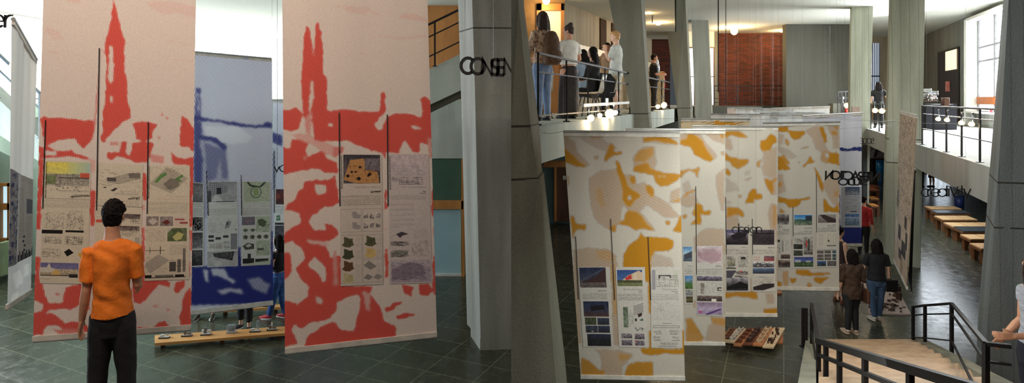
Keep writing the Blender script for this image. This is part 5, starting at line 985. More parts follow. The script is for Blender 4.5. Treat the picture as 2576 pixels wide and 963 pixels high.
# ---- yellow banner 4
cv = Cv(1955,537,1990,676,PY,1.0,78); cv.pic(1956,539,1986,565,[(140,136,136),(60,50,50),(150,146,146)],.6,7); cv.rect(1960,568,1962,573,(50,50,50)); cv.rect(1966,568,1967,573,(50,50,50)); cv.tx(1968,577,1986,580,2.3,(50,48,46),.7,0); cv.tx(1956,582,1986,590,2.3); cv.rect(1956,603,1962,609,(60,50,54)); cv.sk(1956,600,1962,636,8,(90,80,80),.7,[.5]); cv.pic(1967,604,1971,634,[(150,146,140),(130,126,120)],.3,4); cv.sk(1974,604,1986,634,20,(120,116,112),.6,None,(2,5)); cv.pic(1964,640,1988,651,[(110,90,84),(70,54,52)],.4,5); cv.pic(1957,654,1988,673,[(150,130,116),(60,50,50),(110,100,96)],.5,7)
B4.sheet([(1955,537),(1989,537),(1990,676),(1956,676)], cv.a)
cv = Cv(1995,537,2047,676,PY,1.0,79); cv.pic(1998,541,2044,553,[(50,120,190),(120,170,206)],.08,6); cv.pic(1998,552,2044,567,[(70,90,84),(90,110,90),(110,116,104)],.5,4); cv.rect(2027,543,2044,556,(50,60,70)); cv.tx(2024,573,2044,576,2.3,(50,48,46),.8,0); cv.tx(1997,581,2045,592,2.3); cv.sk(1997,599,2020,612,26,(100,96,96),.6,[.6,.5]); cv.pic(1996,615,2019,628,[(60,60,56),(50,50,46)],.5,5); cv.pic(1996,631,2019,645,[(80,80,74),(50,54,46)],.5,5); cv.pic(2021,597,2045,643,[(150,146,140),(120,114,110)],.4,6); cv.rect(2028,606,2031,622,(190,50,40)); cv.rect(2033,602,2037,632,(60,66,60)); cv.rect(2023,637,2045,639,(40,38,38)); cv.pic(1997,648,2046,660,[(60,70,130),(90,104,160)],.15,6); cv.pic(1997,660,2046,673,[(50,70,50),(80,100,70),(50,60,46)],.4,4); cv.rect(1999,655,2014,662,(200,204,204),.7); cv.rect(2027,657,2040,662,(196,198,180),.7)
B4.sheet([(1995,537),(2046,537),(2047,674),(1996,674)], cv.a)
cv = Cv(2053,535,2108,672,PY,1.0,80); cv.pic(2058,540,2104,561,[(150,142,140),(110,100,98)],.15,6); cv.poly([(2062,541),(2074,540),(2104,552),(2104,561),(2084,561)],(60,48,46)); cv.tx(2082,566,2104,571,2.3,(80,76,72),.7,0); cv.tx(2057,574,2104,584,2.3); cv.rect(2054,585,2105,622,(204,196,180),.7)
for x in (2062,2083,2096): cv.frame(x,590,x+7,616,(130,124,114),.6)
cv.rect(2083,604,2087,609,(80,70,64)); cv.rect(2080,618,2104,620,(50,46,44)); cv.rect(2055,629,2104,630,(60,56,54))
for r in range(3):
    for c_, (x0,x1) in enumerate(((2055,2072),(2074,2091),(2094,2104))): cv.pic(x0,631+r*8.6,x1,638+r*8.6,[(110,104,100),(90,84,80)] if c_<2 else [(70,96,110),(70,84,80)],.3,4)
cv.pic(2055,657,2078,670,[(60,96,150),(50,56,50)],.4,5); cv.pic(2081,657,2104,670,[(110,106,104),(80,76,76)],.35,5)
B4.sheet([(2053,535),(2107,534),(2108,671),(2054,672)], cv.a)
for q in ((1994,520,1995,594),(2053,438,2054,584)): B4.line(*q, 1.5)
# horizontal support wires running between columns
for (a, b, lb) in ((P(2112,311,11.3), P(2262,300,12.5), 'upper steel wire from the fourth yellow banner to the sketch banner'), (P(2112,323,11.3), P(2316,306,12.0), 'lower steel wire from the fourth yellow banner to the wide right column'), (P(1592,298,13.4), P(2140,296,13.4), 'thin steel wire carrying the small far yellow banner'), (P(1345,330,7.4), P(1420,330,7.45), 'short steel wire from the massive column to the nearest yellow banner'), (P(2110,300,13.0), P(2500,312,12.9), 'long thin steel wire running to the huge right column')):
    g = MB(); g.tube([a, a.lerp(b,.5)-Vector((0,0,.03)), b], .0025, 5); o = g.build('support_wire', M_WIRE); tag(o, lb, 'wire', 'support wires')
for x, y0, y1, Y in ((1807,-60,232,14.0),(1826,8,262,20.0)):
    g = MB(); g.tube([P(x,y1,Y), (P(x,0,Y).x, Y, 8.26)], .014 if x<1820 else .011, 8); o = g.build('hanging_cable', M_BLACK); tag(o, 'long dark cable hanging from ceiling, ' + ('left and nearer of the pair before the brick wall' if x<1820 else 'right and thinner of the pair before the brick wall'), 'cable')
# ---------------------------------------------------------------- hanging words made of flat cut strokes
def arc(cx, cy, rx, ry, a0, a1, n=18):
    return [(cx+rx*math.cos(math.radians(a0+(a1-a0)*i/n)), cy+ry*math.sin(math.radians(a0+(a1-a0)*i/n))) for i in range(n+1)]
XH = .62; rr = XH/2
GL = {  # glyph: (advance, strokes); cap height 1, x height .62
 'c': (.56,[arc(rr,rr,rr,rr,45,315)]), 'o': (.62,[arc(rr,rr,rr,rr,0,360,28)]), 'e': (.60,[arc(rr,rr,rr,rr,0,320)+[],[(0.0,rr),(XH,rr)]]),
 'a': (.62,[arc(rr,rr,rr,rr,0,360,28),[(XH,0),(XH,XH)]]), 'd': (.62,[arc(rr,rr,rr,rr,0,360,28),[(XH,0),(XH,1.0)]]),
 'g': (.62,[arc(rr,rr,rr,rr,0,360,28),[(XH,XH),(XH,0)]+arc(rr,-.02,rr,.26,0,-150,12)]), 'n': (.56,[[(0,0),(0,XH)],[(0,rr)]+arc(.26,.34,.26,.28,180,0,14)+[(.52,0)]]),
 'r': (.30,[[(0,0),(0,XH)],[(0,.34)]+arc(.26,.34,.26,.28,180,80,8)]), 'i': (.14,[[(0,0),(0,XH)],[(0,.76),(0,.82)]]), 't': (.34,[[(.14,0),(.14,.9)],[(-.02,XH),(.34,XH)]]),
 's': (.42,[arc(.2,.455,.17,.155,30,230,10)+arc(.2,.155,.19,.155,50,-150,12)]), 'v': (.46,[[(0,XH),(.24,0),(.48,XH)]]), 'V': (.7,[[(0,.8),(.26,0),(.52,.8)]]), 'y': (.46,[[(0,XH),(.24,0)],[(.5,XH),(.12,-.32)]]),
 'C': (.86,[arc(.5,.5,.5,.5,48,312)]), 'O': (.96,[arc(.5,.5,.5,.5,0,360,32)]), 'G': (.9,[arc(.5,.5,.5,.5,48,360)+[(.55,.5)]]), 'N': (.78,[[(0,0),(0,1),(.7,0),(.7,1)]]),
 'S': (.56,[arc(.27,.745,.25,.25,25,235,12)+arc(.27,.25,.27,.25,55,-150,12)]), 'E': (.56,[[(.5,1),(0,1),(0,0),(.5,0)],[(0,.5),(.46,.5)]]), 'I': (.16,[[(0,0),(0,1)]]),
 'T': (.56,[[(.28,0),(.28,1)],[(0,1),(.56,1)]]), 'R': (.58,[[(0,0),(0,1),(.26,1)]+arc(.26,.74,.26,.26,90,-90,10)+[(0,.48)],[(.22,.48),(.54,0)]]), 'A': (.78,[[(0,0),(.38,1),(.76,0)],[(.16,.34),(.6,.34)]]),
 'U': (.72,[[(0,1),(0,.32)]+arc(.32,.32,.32,.32,180,360,12)+[(.64,1)]]), 'D': (.8,[[(0,0),(0,1),(.25,1)]+arc(.25,.5,.5,.5,90,-90,14)+[(0,0)]]), 'Y': (.7,[[(0,1),(.34,.5),(.68,1)],[(.34,.5),(.34,0)]]), 'Q': (.96,[arc(.5,.5,.5,.5,0,360,32),[(.6,.3),(.95,0)]])}
def ribbon(mb, pts, w, d, M):
    n = len(pts); L_, R_2 = [], []
    for i in range(n):
        p0, p1, p2 = Vector(pts[max(i-1,0)]), Vector(pts[i]), Vector(pts[min(i+1,n-1)])
        a, b = (p1-p0), (p2-p1)
        if a.length < 1e-6: a = b
        if b.length < 1e-6: b = a
        a.normalize(); b.normalize(); t = (a+b)
        if t.length < .2: t = b.copy()
        t.normalize(); nn = Vector((-t.y, t.x)); k = 1/max(.45, abs(nn.dot(Vector((-b.y, b.x)))))
        L_.append(p1+nn*w/2*k); R_2.append(p1-nn*w/2*k)
    vs = []
    for i in range(n):
        for q, y in ((L_[i],-d/2),(R_2[i],-d/2),(R_2[i],d/2),(L_[i],d/2)): vs.append(M@Vector((q.x, y, q.y)))
    fs = [(0,1,2,3), ((n-1)*4+3,(n-1)*4+2,(n-1)*4+1,(n-1)*4)]
    for i in range(n-1):
        for j in range(4): fs.append((i*4+j, i*4+(j+1)%4, (i+1)*4+(j+1)%4, (i+1)*4+j))
    mb.add(vs, fs)
def word(text, label, x0, base, x1, cap_px, Y, wt, tight=1.0, mirror=False, slope=0.0, wires=(.2,.8), topz=6.9, group=None, last_clip=None):
    """word spanning pixels x0..x1 with baseline row and capital height in px at depth Y"""
    t = empty('hanging_word', P((x0+x1)/2, base, Y)); tag(t, label, 'lettering', group)
    adv = []; x = 0
    for ch in text: adv.append(x); x += GL[ch][0]*tight
    lw = {'N':.7,'O':1.0,'T':.56,'y':.5,'n':.52,'C':.86}.get(text[-1], .6); tot = adv[-1]+lw
    S = Y/F; sx = (x1-x0)*S/tot; sz = cap_px*S
    o3 = P(x0 if not mirror else x1, base, Y)
    for ch, a in zip(text, adv):
        mb = MB()
        for st in GL[ch][1]:
            pts = [((a+px)*sx, py*sz) for px, py in st]
            if mirror: pts = [(-px, py) for px, py in pts]
            Mx = Matrix.Translation(o3)@Matrix.Rotation(-slope*(1 if not mirror else 1), 4, 'Y')
            ribbon(mb, pts, wt*S, .018, Mx)
        mb.build('letter_'+ch.lower(), mat('black_cut_board', (22,20,22), .6), t)
    for wf in wires:
        q = P(x0+(x1-x0)*wf, base-cap_px*.7, Y); g = MB(); g.tube([q, (q.x, q.y, topz)], .0012 if x0 > 1400 else .0035, 5); g.build('suspension_wire', M_WIRE, t)
word('CONSEN', 'bold black hanging letters CONSEN beside the middle concrete column', 1159, 184, 1292, 39, 8.6, 8, .86, slope=-.05, wires=(.08,.62))
word('er', 'thin grey hanging letters er at the upper left corner', -26, 68, 47, 52, 5.2, 3.6, 1.1, slope=-.05, wires=())
word('VO', 'black hanging letters VO in front of the half-hidden blue banner', 690, 432, 728, 17, 10.6, 2.2, .8)
word('creatiVity', 'thin black hanging word creativity under the right gallery beam', 2318, 494, 2442, 31, 10.4, 2.3, .8, slope=.0, topz=8.26, wires=(.1,.9))
word('design', 'thin black hanging word design in front of the third yellow banner', 1842, 586, 1916, 24, 8.9, 2.0, .96, topz=8.26)
word('INTERACTION', 'bold black hanging word INTERACTION seen from behind at the fourth yellow banner', 2077, 455, 2213, 20, 10.2, 3.8, .84, mirror=True, slope=-.04, topz=8.26)
word('STUDIO', 'smaller black mirrored word below INTERACTION and partly behind it', 2110, 465, 2182, 15, 11.0, 3.0, .8, mirror=True, slope=.0, topz=8.26)
word('SOCiE', 'thin black mirrored letters SOCIE before the beam left of the wide right column', 2163, 361, 2198, 13, 13.5, 1.2, .95, mirror=True, topz=8.26)
# ---------------------------------------------------------------- exhibition planks with little models
def plank(label, pts, z):   # front-left, front-right, back-right, back-left pixel corners of the top at height z
    q = [G(x, y, z) for x, y in pts]; cen = sum(q, Vector())/4
    t = empty('low_display_plank', (cen.x, cen.y, 0)); tag(t, label, 'bench', 'low planks on the floor')
    g = MB(); g.hexa([v-up(.05) for v in q], q); g.build('board', M_WOODO2, t)
    for f in (.06, .5, .94):
        g = MB(); a = q[0].lerp(q[1], f); b = q[3].lerp(q[2], f); a2 = a.lerp(b,.15); b2_2 = a.lerp(b,.85)
        g.bar((a2.x,a2.y,(z-.05)/2), (b2_2.x,b2_2.y,(z-.05)/2), .07, z-.05); g.build('runner', M_WOODD, t)
    return q
M_WOODO2 = mat('orange_pine_plank', (204,150,88), .5, (184,128,70), 6, .1, 60, stretch=(.15,1,1))
Q1 = plank('orange wooden plank on the floor, nearer one carrying small white models', [(389,863),(722,837),(722,820),(389,843)], .13)
Q2 = plank('orange wooden plank further back behind the standing legs', [(420,786),(712,772),(706,765),(420,778)], .13)
M_MODW = mat('white_model_card', (214,208,198), .7); M_MODK = mat('dark_model_base', (50,46,44), .6); M_ACR = mat('clear_acrylic', (170,176,186), .1, alpha=.45)
def model(x, y, kind, label, z=.13):
    p = G(x, y, z); t = empty('architectural_model', p); tag(t, label, 'model', 'small models on the plank')
    S = p.y/F
    g = MB(); g.bbox((p.x, p.y, z+.012), (24*S, 11*S, .024), .004, .12); g.build('model_base', M_MODK if kind != 1 else M_ACR, t)
    g = MB(); g.bbox((p.x+2*S, p.y, z+.028), (22*S, 10*S, .008), .002, .12); g.build('model_plate', M_MODW, t)
    if kind == 0:
        g = MB(); g.bbox((p.x-1*S, p.y, z+.08), (6*S, 5*S, .11), .003, .1); g.build('model_tower', mat('grey_card', (110,108,104), .6), t)
        g = MB(); g.bbox((p.x+7*S, p.y+.01, z+.06), (9*S, 6*S, .06), .003, .1); g.bbox((p.x-7*S, p.y, z+.06), (5*S, 5*S, .07), .003); g.build('model_block', M_MODW, t)
    elif kind == 1:
        g = MB(); g.bbox((p.x, p.y, z+.09), (19*S, 10*S, .12), .004, .1); g.build('acrylic_box', M_ACR, t)
        g = MB(); g.bbox((p.x-3*S, p.y, z+.06), (7*S, 5*S, .05), .004, .3); g.bbox((p.x+4*S, p.y+.01, z+.06), (6*S, 4*S, .07), .004, .1); g.build('model_block', mat('grey_card', (110,108,104), .6), t)
    elif kind == 2:
        g = MB(); g.tube([(p.x+7*S,p.y+.02,z+.03),(p.x+7*S,p.y+.02,z+.2)], 3.2*S, 12); g.build('clear_tube', M_ACR, t)
        g = MB(); g.bbox((p.x-5*S, p.y, z+.045), (10*S, 6*S, .03), .003, .5); g.build('model_block', M_MODW, t)
    else:
        g = MB(); g.bbox((p.x-4*S, p.y, z+.06), (6*S, 6*S, .06), .003, .3); g.bbox((p.x+6*S, p.y, z+.05), (9*S, 5*S, .04), .003, -.1); g.build('model_block', mat('brown_card', (120,104,88), .6), t)
        g = MB(); g.bbox((p.x, p.y, z+.09), (3.4*S, 3*S, .12), .003); g.build('model_tower', M_MODW, t)
model(413,850,2,'white flat model with small block, first from the left on the near plank')
model(470,845,3,'dark model with small tower behind the lower edge of the first red banner')
model(518,842,0,'white model with grey tower and blocks near the middle of the plank')
model(582,837,1,'clear acrylic boxed model on the plank left of the black trousers')
model(641,834,2,'white model with clear upright tube right of the black shoes')
model(684,830,3,'white and brown model at the right end beside the second red banner')
for x, y, l in ((573,776,'thin dark model sheet on the back plank left of the black trousers'),(672,770,'thin dark model sheet at the right end of the back plank')):
    p = G(x, y, .13); g = MB(); g.bbox((p.x,p.y,.145), (.17,.1,.03), .004); o = g.build('model_sheet', M_MODK); tag(o, l, 'model')
# ---------------------------------------------------------------- model boards on the floor in the right half
M_KRAFT = mat('kraft_board', (196,130,84), .6, (180,114,70), 8); M_BRN = mat('brown_board', (124,74,48), .6); M_CREAM = mat('cream_board', (222,196,160), .6); M_DRK = mat('dark_walnut_block', (74,46,36), .6)
g = MB(); q = [G(1818,862), G(1969,864), G(1970,838), G(1818,838)]; g.hexa(q, [v+up(.03) for v in q]); o = g.build('base_board', M_KRAFT); tag(o, 'flat kraft board on the floor under the row of model boards', 'board')
def fboard(x, w, ytop, ybot, shift, mb_, mt, lab, kind):
    q = [G(x, ybot, .12), G(x+w, ybot+2, .12), G(x+w+shift, ytop+1, .16), G(x+shift, ytop, .16)]
    t = empty('model_board', q[0].lerp(q[2], .5)); tag(t, lab, 'model', 'model boards on the floor')
    g = MB(); g.hexa([v-up(.03) for v in q], q); g.build('board', mb_, t)
    def at(u, v, h=0): return q[0].lerp(q[1], u).lerp(q[3].lerp(q[2], u), v)+up(h)
    def blk(_, u0, u1, v0, v1, h):
        g = MB(); g.hexa([at(u0,v0,.001), at(u1,v0,.001), at(u1,v1,.001), at(u0,v1,.001)], [at(u0,v0,h), at(u1,v0,h), at(u1,v1,h), at(u0,v1,h)]); g.build('model_block', mt, t)
    g = None
    if kind == 0:
        for v in (.12,.34,.56,.78): blk(g,.2,.8,v,v+.05,.04); blk(g,.2,.3,v,v+.18,.04); blk(g,.7,.8,v,v+.18,.04)
    elif kind == 1:
        for v in (.1,.3,.5,.7): blk(g,.22,.78,v,v+.13,.07)
    elif kind == 2:
        for v in (.14,.36,.58,.8): blk(g,.3,.45,v,v+.08,.05); blk(g,.55,.8,v-.03,v+.05,.06)
        blk(g,.15,.22,.08,.9,.03)
    else:
        rn = random.Random(5)
        for k in range(16): u, v = rn.uniform(.2,.7), rn.uniform(.1,.85); blk(g,u,u+rn.uniform(.05,.22),v,v+rn.uniform(.02,.06),.05)
fboard(1812,22,826,856,22,M_CREAM,M_BRN,'cream and brown model board at the left end of the floor row',0)
fboard(1827,20,825,858,30,M_CREAM,M_MODW,'cream model board with open white frames, second in the floor row',0)
fboard(1845,20,826,866,35,M_KRAFT,M_BRN,'tan model board with brown cut-out strip, third in the floor row',2)
fboard(1869,22,824,864,32,M_BRN,M_DRK,'brown model board with four dark blocks in the floor row',1)
fboard(1893,24,823,866,30,M_KRAFT,M_CREAM,'kraft model board with cream open block in the floor row',0)
fboard(1918,28,823,871,29,M_CREAM,M_DRK,'large cream model board with dark maze blocks at the right end of the row',3)
g = MB(); q = [G(1955,741), G(1967,741), G(1967,733), G(1955,733)]; g.hexa(q, [v+up(.04) for v in q]); o = g.build('small_board', M_KRAFT); tag(o, 'tiny pinkish board on the floor at the foot of the third and fourth yellow banners', 'board')
# printed city plan on the floor with small blocks
q = [G(2186,793), G(2291,792), G(2243,700), G(2170,700)]
t = empty('floor_city_model', q[0].lerp(q[2],.5)); tag(t, 'large pinkish white site model mat with dark blocks on floor beside the woman in black', 'model')
g = MB(); g.hexa(q, [v+up(.03) for v in q]); g.build('mat_board', mat('pinkish_white_board', (206,186,178), .6), t)
rn = random.Random(3)
for k in range(60):
    u, v = rn.uniform(.04,.94), rn.uniform(.03,.95)
    p = q[0].lerp(q[1], u).lerp(q[3].lerp(q[2], u), v); s_ = rn.uniform(.03,.09); h = rn.choice([.02,.03,.05]) 
    g = MB(); g.box((p.x,p.y,.03+h/2), (s_, s_*rn.uniform(.4,1), h), HALL+rn.choice([0,.5,1.57])); g.build('model_block', M_DRK, t)
for (x, y) in ((2258,756),(2264,758),(2253,742),(2262,742),(2248,738),(2258,736)):
    p = G(x, y); g = MB(); g.tube([p+up(.03), p+up(.2)], .035, 10); g.build('model_tower', M_DRK, t)
# ---------------------------------------------------------------- benches below the right gallery
M_PINE = mat('pale_pine', (206,170,122), .5, (188,150,104), 6, .1, 60); M_OAK = mat('brown_oak_frame', (120,80,48), .5)
def low_table(px0, px1, py, depth_px, label, pads=3, h=.42, frame=True, m1=None, m2=None):
    a, b = G(px0, py, h), G(px1, py, h); d = gy(py-depth_px, h)-a.y
    t = empty('low_table', ((a.x+b.x)/2, a.y, 0)); tag(t, label, 'table', 'low display tables')
    off = Vector((d*.25, d, 0))
    g = MB(); q = [a, b, b+off, a+off]; g.hexa([v-up(.09) for v in q], [v-up(.02) for v in q]); g.build('table_top', m2 or M_OAK, t)
    for k in range(pads):
        g = MB(); f0, f1 = k/pads+.01, (k+1)/pads-.01
        r = [q[0].lerp(q[1],f0), q[0].lerp(q[1],f1), q[3].lerp(q[2],f1), q[3].lerp(q[2],f0)]; g.hexa([v-up(.02) for v in r], [v+up(.012) for v in r]); g.build('wooden_pad', m1 or M_PINE, t)
    for f, s in ((.08,.15),(.92,.15),(.08,.85),(.92,.85)):
        p = q[0].lerp(q[1], f).lerp(q[3].lerp(q[2], f), s); g = MB(); g.bar((p.x,p.y,0), (p.x,p.y,h-.09), .11); g.build('leg', m2 or M_OAK, t)
low_table(2342,2420,526,7,'furthest low table with three pale pads under the word creativity')
low_table(2372,2460,553,10,'second low table with three pale pads below the gallery beam')
M_SLATE = mat('glossy_slate', (74,80,84), .18)
low_table(2357,2442,536,7,'dark glossy topped low bench just behind the second table', 1, .42, m1=M_SLATE)
low_table(2397,2520,571,11,'third low table with pale pads, a glossy bench before it')
low_table(2423,2540,582,12,'glossy slate topped bench in front of the third table', 1, m1=M_SLATE)
low_table(2441,2560,602,12,'low table with pale pads partly behind the huge right column')
low_table(2468,2590,626,14,'nearest low table corner showing beside the huge right column')
for i, (x0, x1, y, lab) in enumerate(((2180,2212,470,'furthest reddish low table between the two right columns'),(2186,2212,478,'second reddish low table between the two right columns'),(2190,2212,500,'orange low table in the middle between the right columns'),(2192,2211,518,'nearest orange low table beside the wide right column'))):
    low_table(x0, x1, y, 6, lab, 2, .42, m1=M_WOODO if i > 1 else mat('reddish_pads', (170,96,66), .5), m2=M_WOODD)
# furniture far below gallery: drawing desk, stool, board, blue bin
t = empty('drawing_desk', G(2196,432)); tag(t, 'distant white drawing desk with papers and dark legs below the right gallery', 'desk')
p = P(2186,397,34.0); q2 = P(2218,397,34.0)
g = MB(); g.box(((p.x+q2.x)/2, 34.3, p.z), (q2.x-p.x, .8, .06)); g.build('desk_top', mat('pinkish_desk', (196,160,150), .5), t)
for x in (2187,2198,2210):
    a = P(x,397,34.1); g = MB(); g.bar((a.x,34.1,0), (a.x,34.1,a.z), .07); g.build('leg', M_BLACK, t)
g = MB(); a = P(2192,396,34.2); g.box((a.x,34.2,a.z+.3), (.05,.6,.6), M=Matrix.Rotation(.3,3,'Y')); o = g.build('drawing_board', M_WHITEP); tag(o, 'white drawing board leaning on the distant desk, left end', 'board')
g = MB(); a = P(2215,396,34.2); g.box((a.x,34.2,a.z+.16), (.12,.5,.34)); o = g.build('paper_pile', M_WHITEP); tag(o, 'white upright papers at right end of the distant desk', 'paper')
t = empty('stool', G(2200,430)); tag(t, 'dark red stool standing upturned on the distant desk', 'stool')
a = P(2201,375,34.2); g = MB(); g.tube([(a.x,34.2,a.z-.04),(a.x,34.2,a.z+.03)], .2, 14); g.build('seat', mat('dark_red_seat', (90,30,32), .5), t)
for k in range(4):
    g = MB(); c_, s_ = math.cos(k*1.57+.5)*.15, math.sin(k*1.57+.5)*.15; g.bar((a.x+c_*1.1,34.2+s_*1.1,a.z-.33), (a.x+c_,34.2+s_,a.z-.04), .025); g.build('leg', mat('dark_red_seat', (90,30,32), .5), t)
g = MB(); a = G(2217,436); S = a.y/F; g.tube([(a.x,a.y,0),(a.x,a.y,.5)], [.2,.24], 16); g.v = [(x,y,z) for x,y,z in g.v]; t = g.build('blue_bin', mat('bright_blue_plastic', (40,140,220), .3), None, True); tag(t, 'bright blue bin beside the wide column under the distant desk', 'bin')
g = MB(); a = P(2214,416,32); g.tube([(a.x,a.y,a.z-.45),(a.x,a.y,a.z+.25)], [.18,.2], 16); g.tube([(a.x,a.y,a.z+.25),(a.x,a.y,a.z+.27)], .21, 16); g.tube([(a.x,a.y,0),(a.x,a.y,a.z-.45)], .1, 10); o = g.build('blue_canister', mat('bright_blue_plastic', (40,140,220), .3), None, True); tag(o, 'tall bright blue canister on a stand left of the wide column', 'canister')
g = MB(); a = G(2413,523); g.tube([(a.x,a.y,0),(a.x,a.y,.5)], [.16,.18], 16); g.tube([(a.x,a.y,.5),(a.x,a.y,.52)], [.19,.19], 16); o = g.build('blue_barrel', mat('dull_blue_plastic', (50,70,130), .4), None, True); tag(o, 'dull blue barrel behind the furthest low table', 'bin')
# items on the right gallery: dark table, chairs
t = empty('long_table', (P(2360,290,23).x, 23, ZR)); tag(t, 'long dark table behind the spotlight railing on the right gallery', 'table')
a, b = P(2322,257,23), P(2362,257,23); g = MB(); g.box(((a.x+b.x)/2,23.3,a.z), (b.x-a.x,.8,.06)); g.build('table_top', M_BLACK, t)
g = MB(); a, b = P(2328,262,23), P(2405,262,23); c_ = P(2328,302,23); g.box(((a.x+b.x)/2,23.3,(a.z+ZR)/2), (b.x-a.x,.7,a.z-ZR)); g.build('table_apron', mat('dark_navy_cloth', (34,34,44), .7), t)
for x in (2324,2404): a = P(x,258,23); g = MB(); g.bar((a.x,23.05,ZR), (a.x,23.05,a.z), .06); g.build('leg', M_BLACK, t)
M_CHR = mat('chrome', (200,204,210), .2, metal=.9)
for i in range(4):
    t = empty('stacking_chair', P(2338,257-i*6,23.2)); tag(t, ['lowest','second','third','topmost'][i]+' metal chair in the pile on the long dark gallery table', 'chair', 'piled chairs')
    p = P(2338+i%2*2,256-i*6,23.2)
    g = MB(); g.bbox((p.x,p.y,p.z+.04), (.36,.36,.03), .01, .3*i); g.build('seat', M_CHR if i%2 else mat('brown_ply', (120,80,60), .5), t)
    g = MB(); g.bbox((p.x+.15*(-1)**i,p.y,p.z+.16), (.03,.34,.14), .01, .3*i); g.build('backrest', M_CHR, t)
    for s1, s2 in ((-1,-1),(1,-1),(-1,1),(1,1)):
        g = MB(); g.bar((p.x+s1*.14,p.y+s2*.14,p.z+.03), (p.x+s1*.2,p.y+s2*.18,p.z-.05+.02), .02); g.build('leg', M_CHR, t)
g = MB(); a = P(2373,258,23); g.bbox((a.x,22.9,a.z+.02), (.2,.2,.35), .01); o = g.build('small_wood_crate', M_WOODD); tag(o, 'small brown crate in front of the dark gallery door', 'crate')
g = MB(); a = P(2475,271,WR(0) and 23.6); g.tube([(WR(23.6)-.2,23.6,3.98),(WR(23.6)-.2,23.6,4.13)], .05, 10); o = g.build('red_cup', mat('red_plastic', (200,50,60), .4), None, True); tag(o, 'small red cup on the bright window sill', 'cup')
# ---------------------------------------------------------------- people
def remesh(mb, voxel, smooth=3, noise=0.0, nsc=20):
    me = mb.mesh('tmp', []); o = bpy.data.objects.new('tmp', me); COL.objects.link(o)
    md = o.modifiers.new('r', 'REMESH'); md.mode = 'VOXEL'; md.voxel_size = voxel
    s = o.modifiers.new('s', 'SMOOTH'); s.factor = .5; s.iterations = smooth
    dg = bpy.context.evaluated_depsgraph_get(); dg.update()
    m2 = bpy.data.meshes.new_from_object(o.evaluated_get(dg)); bpy.data.objects.remove(o)
    n = len(m2.vertices)
    if noise and n:
        co = np.empty(n*3, np.float32); m2.vertices.foreach_get('co', co); co = co.reshape(-1,3)
        no = np.empty(n*3, np.float32); m2.vertices.foreach_get('normal', no); no = no.reshape(-1,3)
        f = np.sin(co[:,0]*nsc*1.3+co[:,2]*nsc*.5+np.sin(co[:,2]*nsc*.7)*1.5)*np.sin(co[:,1]*nsc+co[:,2]*nsc*.8+1)
        co += no*(f*noise)[:,None]; m2.vertices.foreach_set('co', co.ravel())
    m2.polygons.foreach_set('use_smooth', [True]*len(m2.polygons)); m2.update(); return m2
def skin(name, c):
    if name in MATS: return MATS[name]
    m = mat(name, c, .5, [v*.93 for v in c], 14, .08, 90, spec=.35); m.node_tree.nodes['Principled BSDF'].inputs['Subsurface Weight'].default_value = .08; return m
SK = skin('warm_skin', (206,150,118)); SK2 = skin('light_skin', (222,176,150))
HAIRB = mat('near_black_hair', (28,20,18), .8, (16,12,12), 60, .4, 120, stretch=(1,1,.15), spec=.15); HAIRR = mat('dark_brown_hair', (62,42,32), .75, (42,28,22), 60, .4, 120, stretch=(1,1,.15)); HAIRBL = mat('blond_hair', (196,150,96), .5, (170,124,74), 60, .4, 120, stretch=(1,1,.2))
def V(*a): return Vector(a)
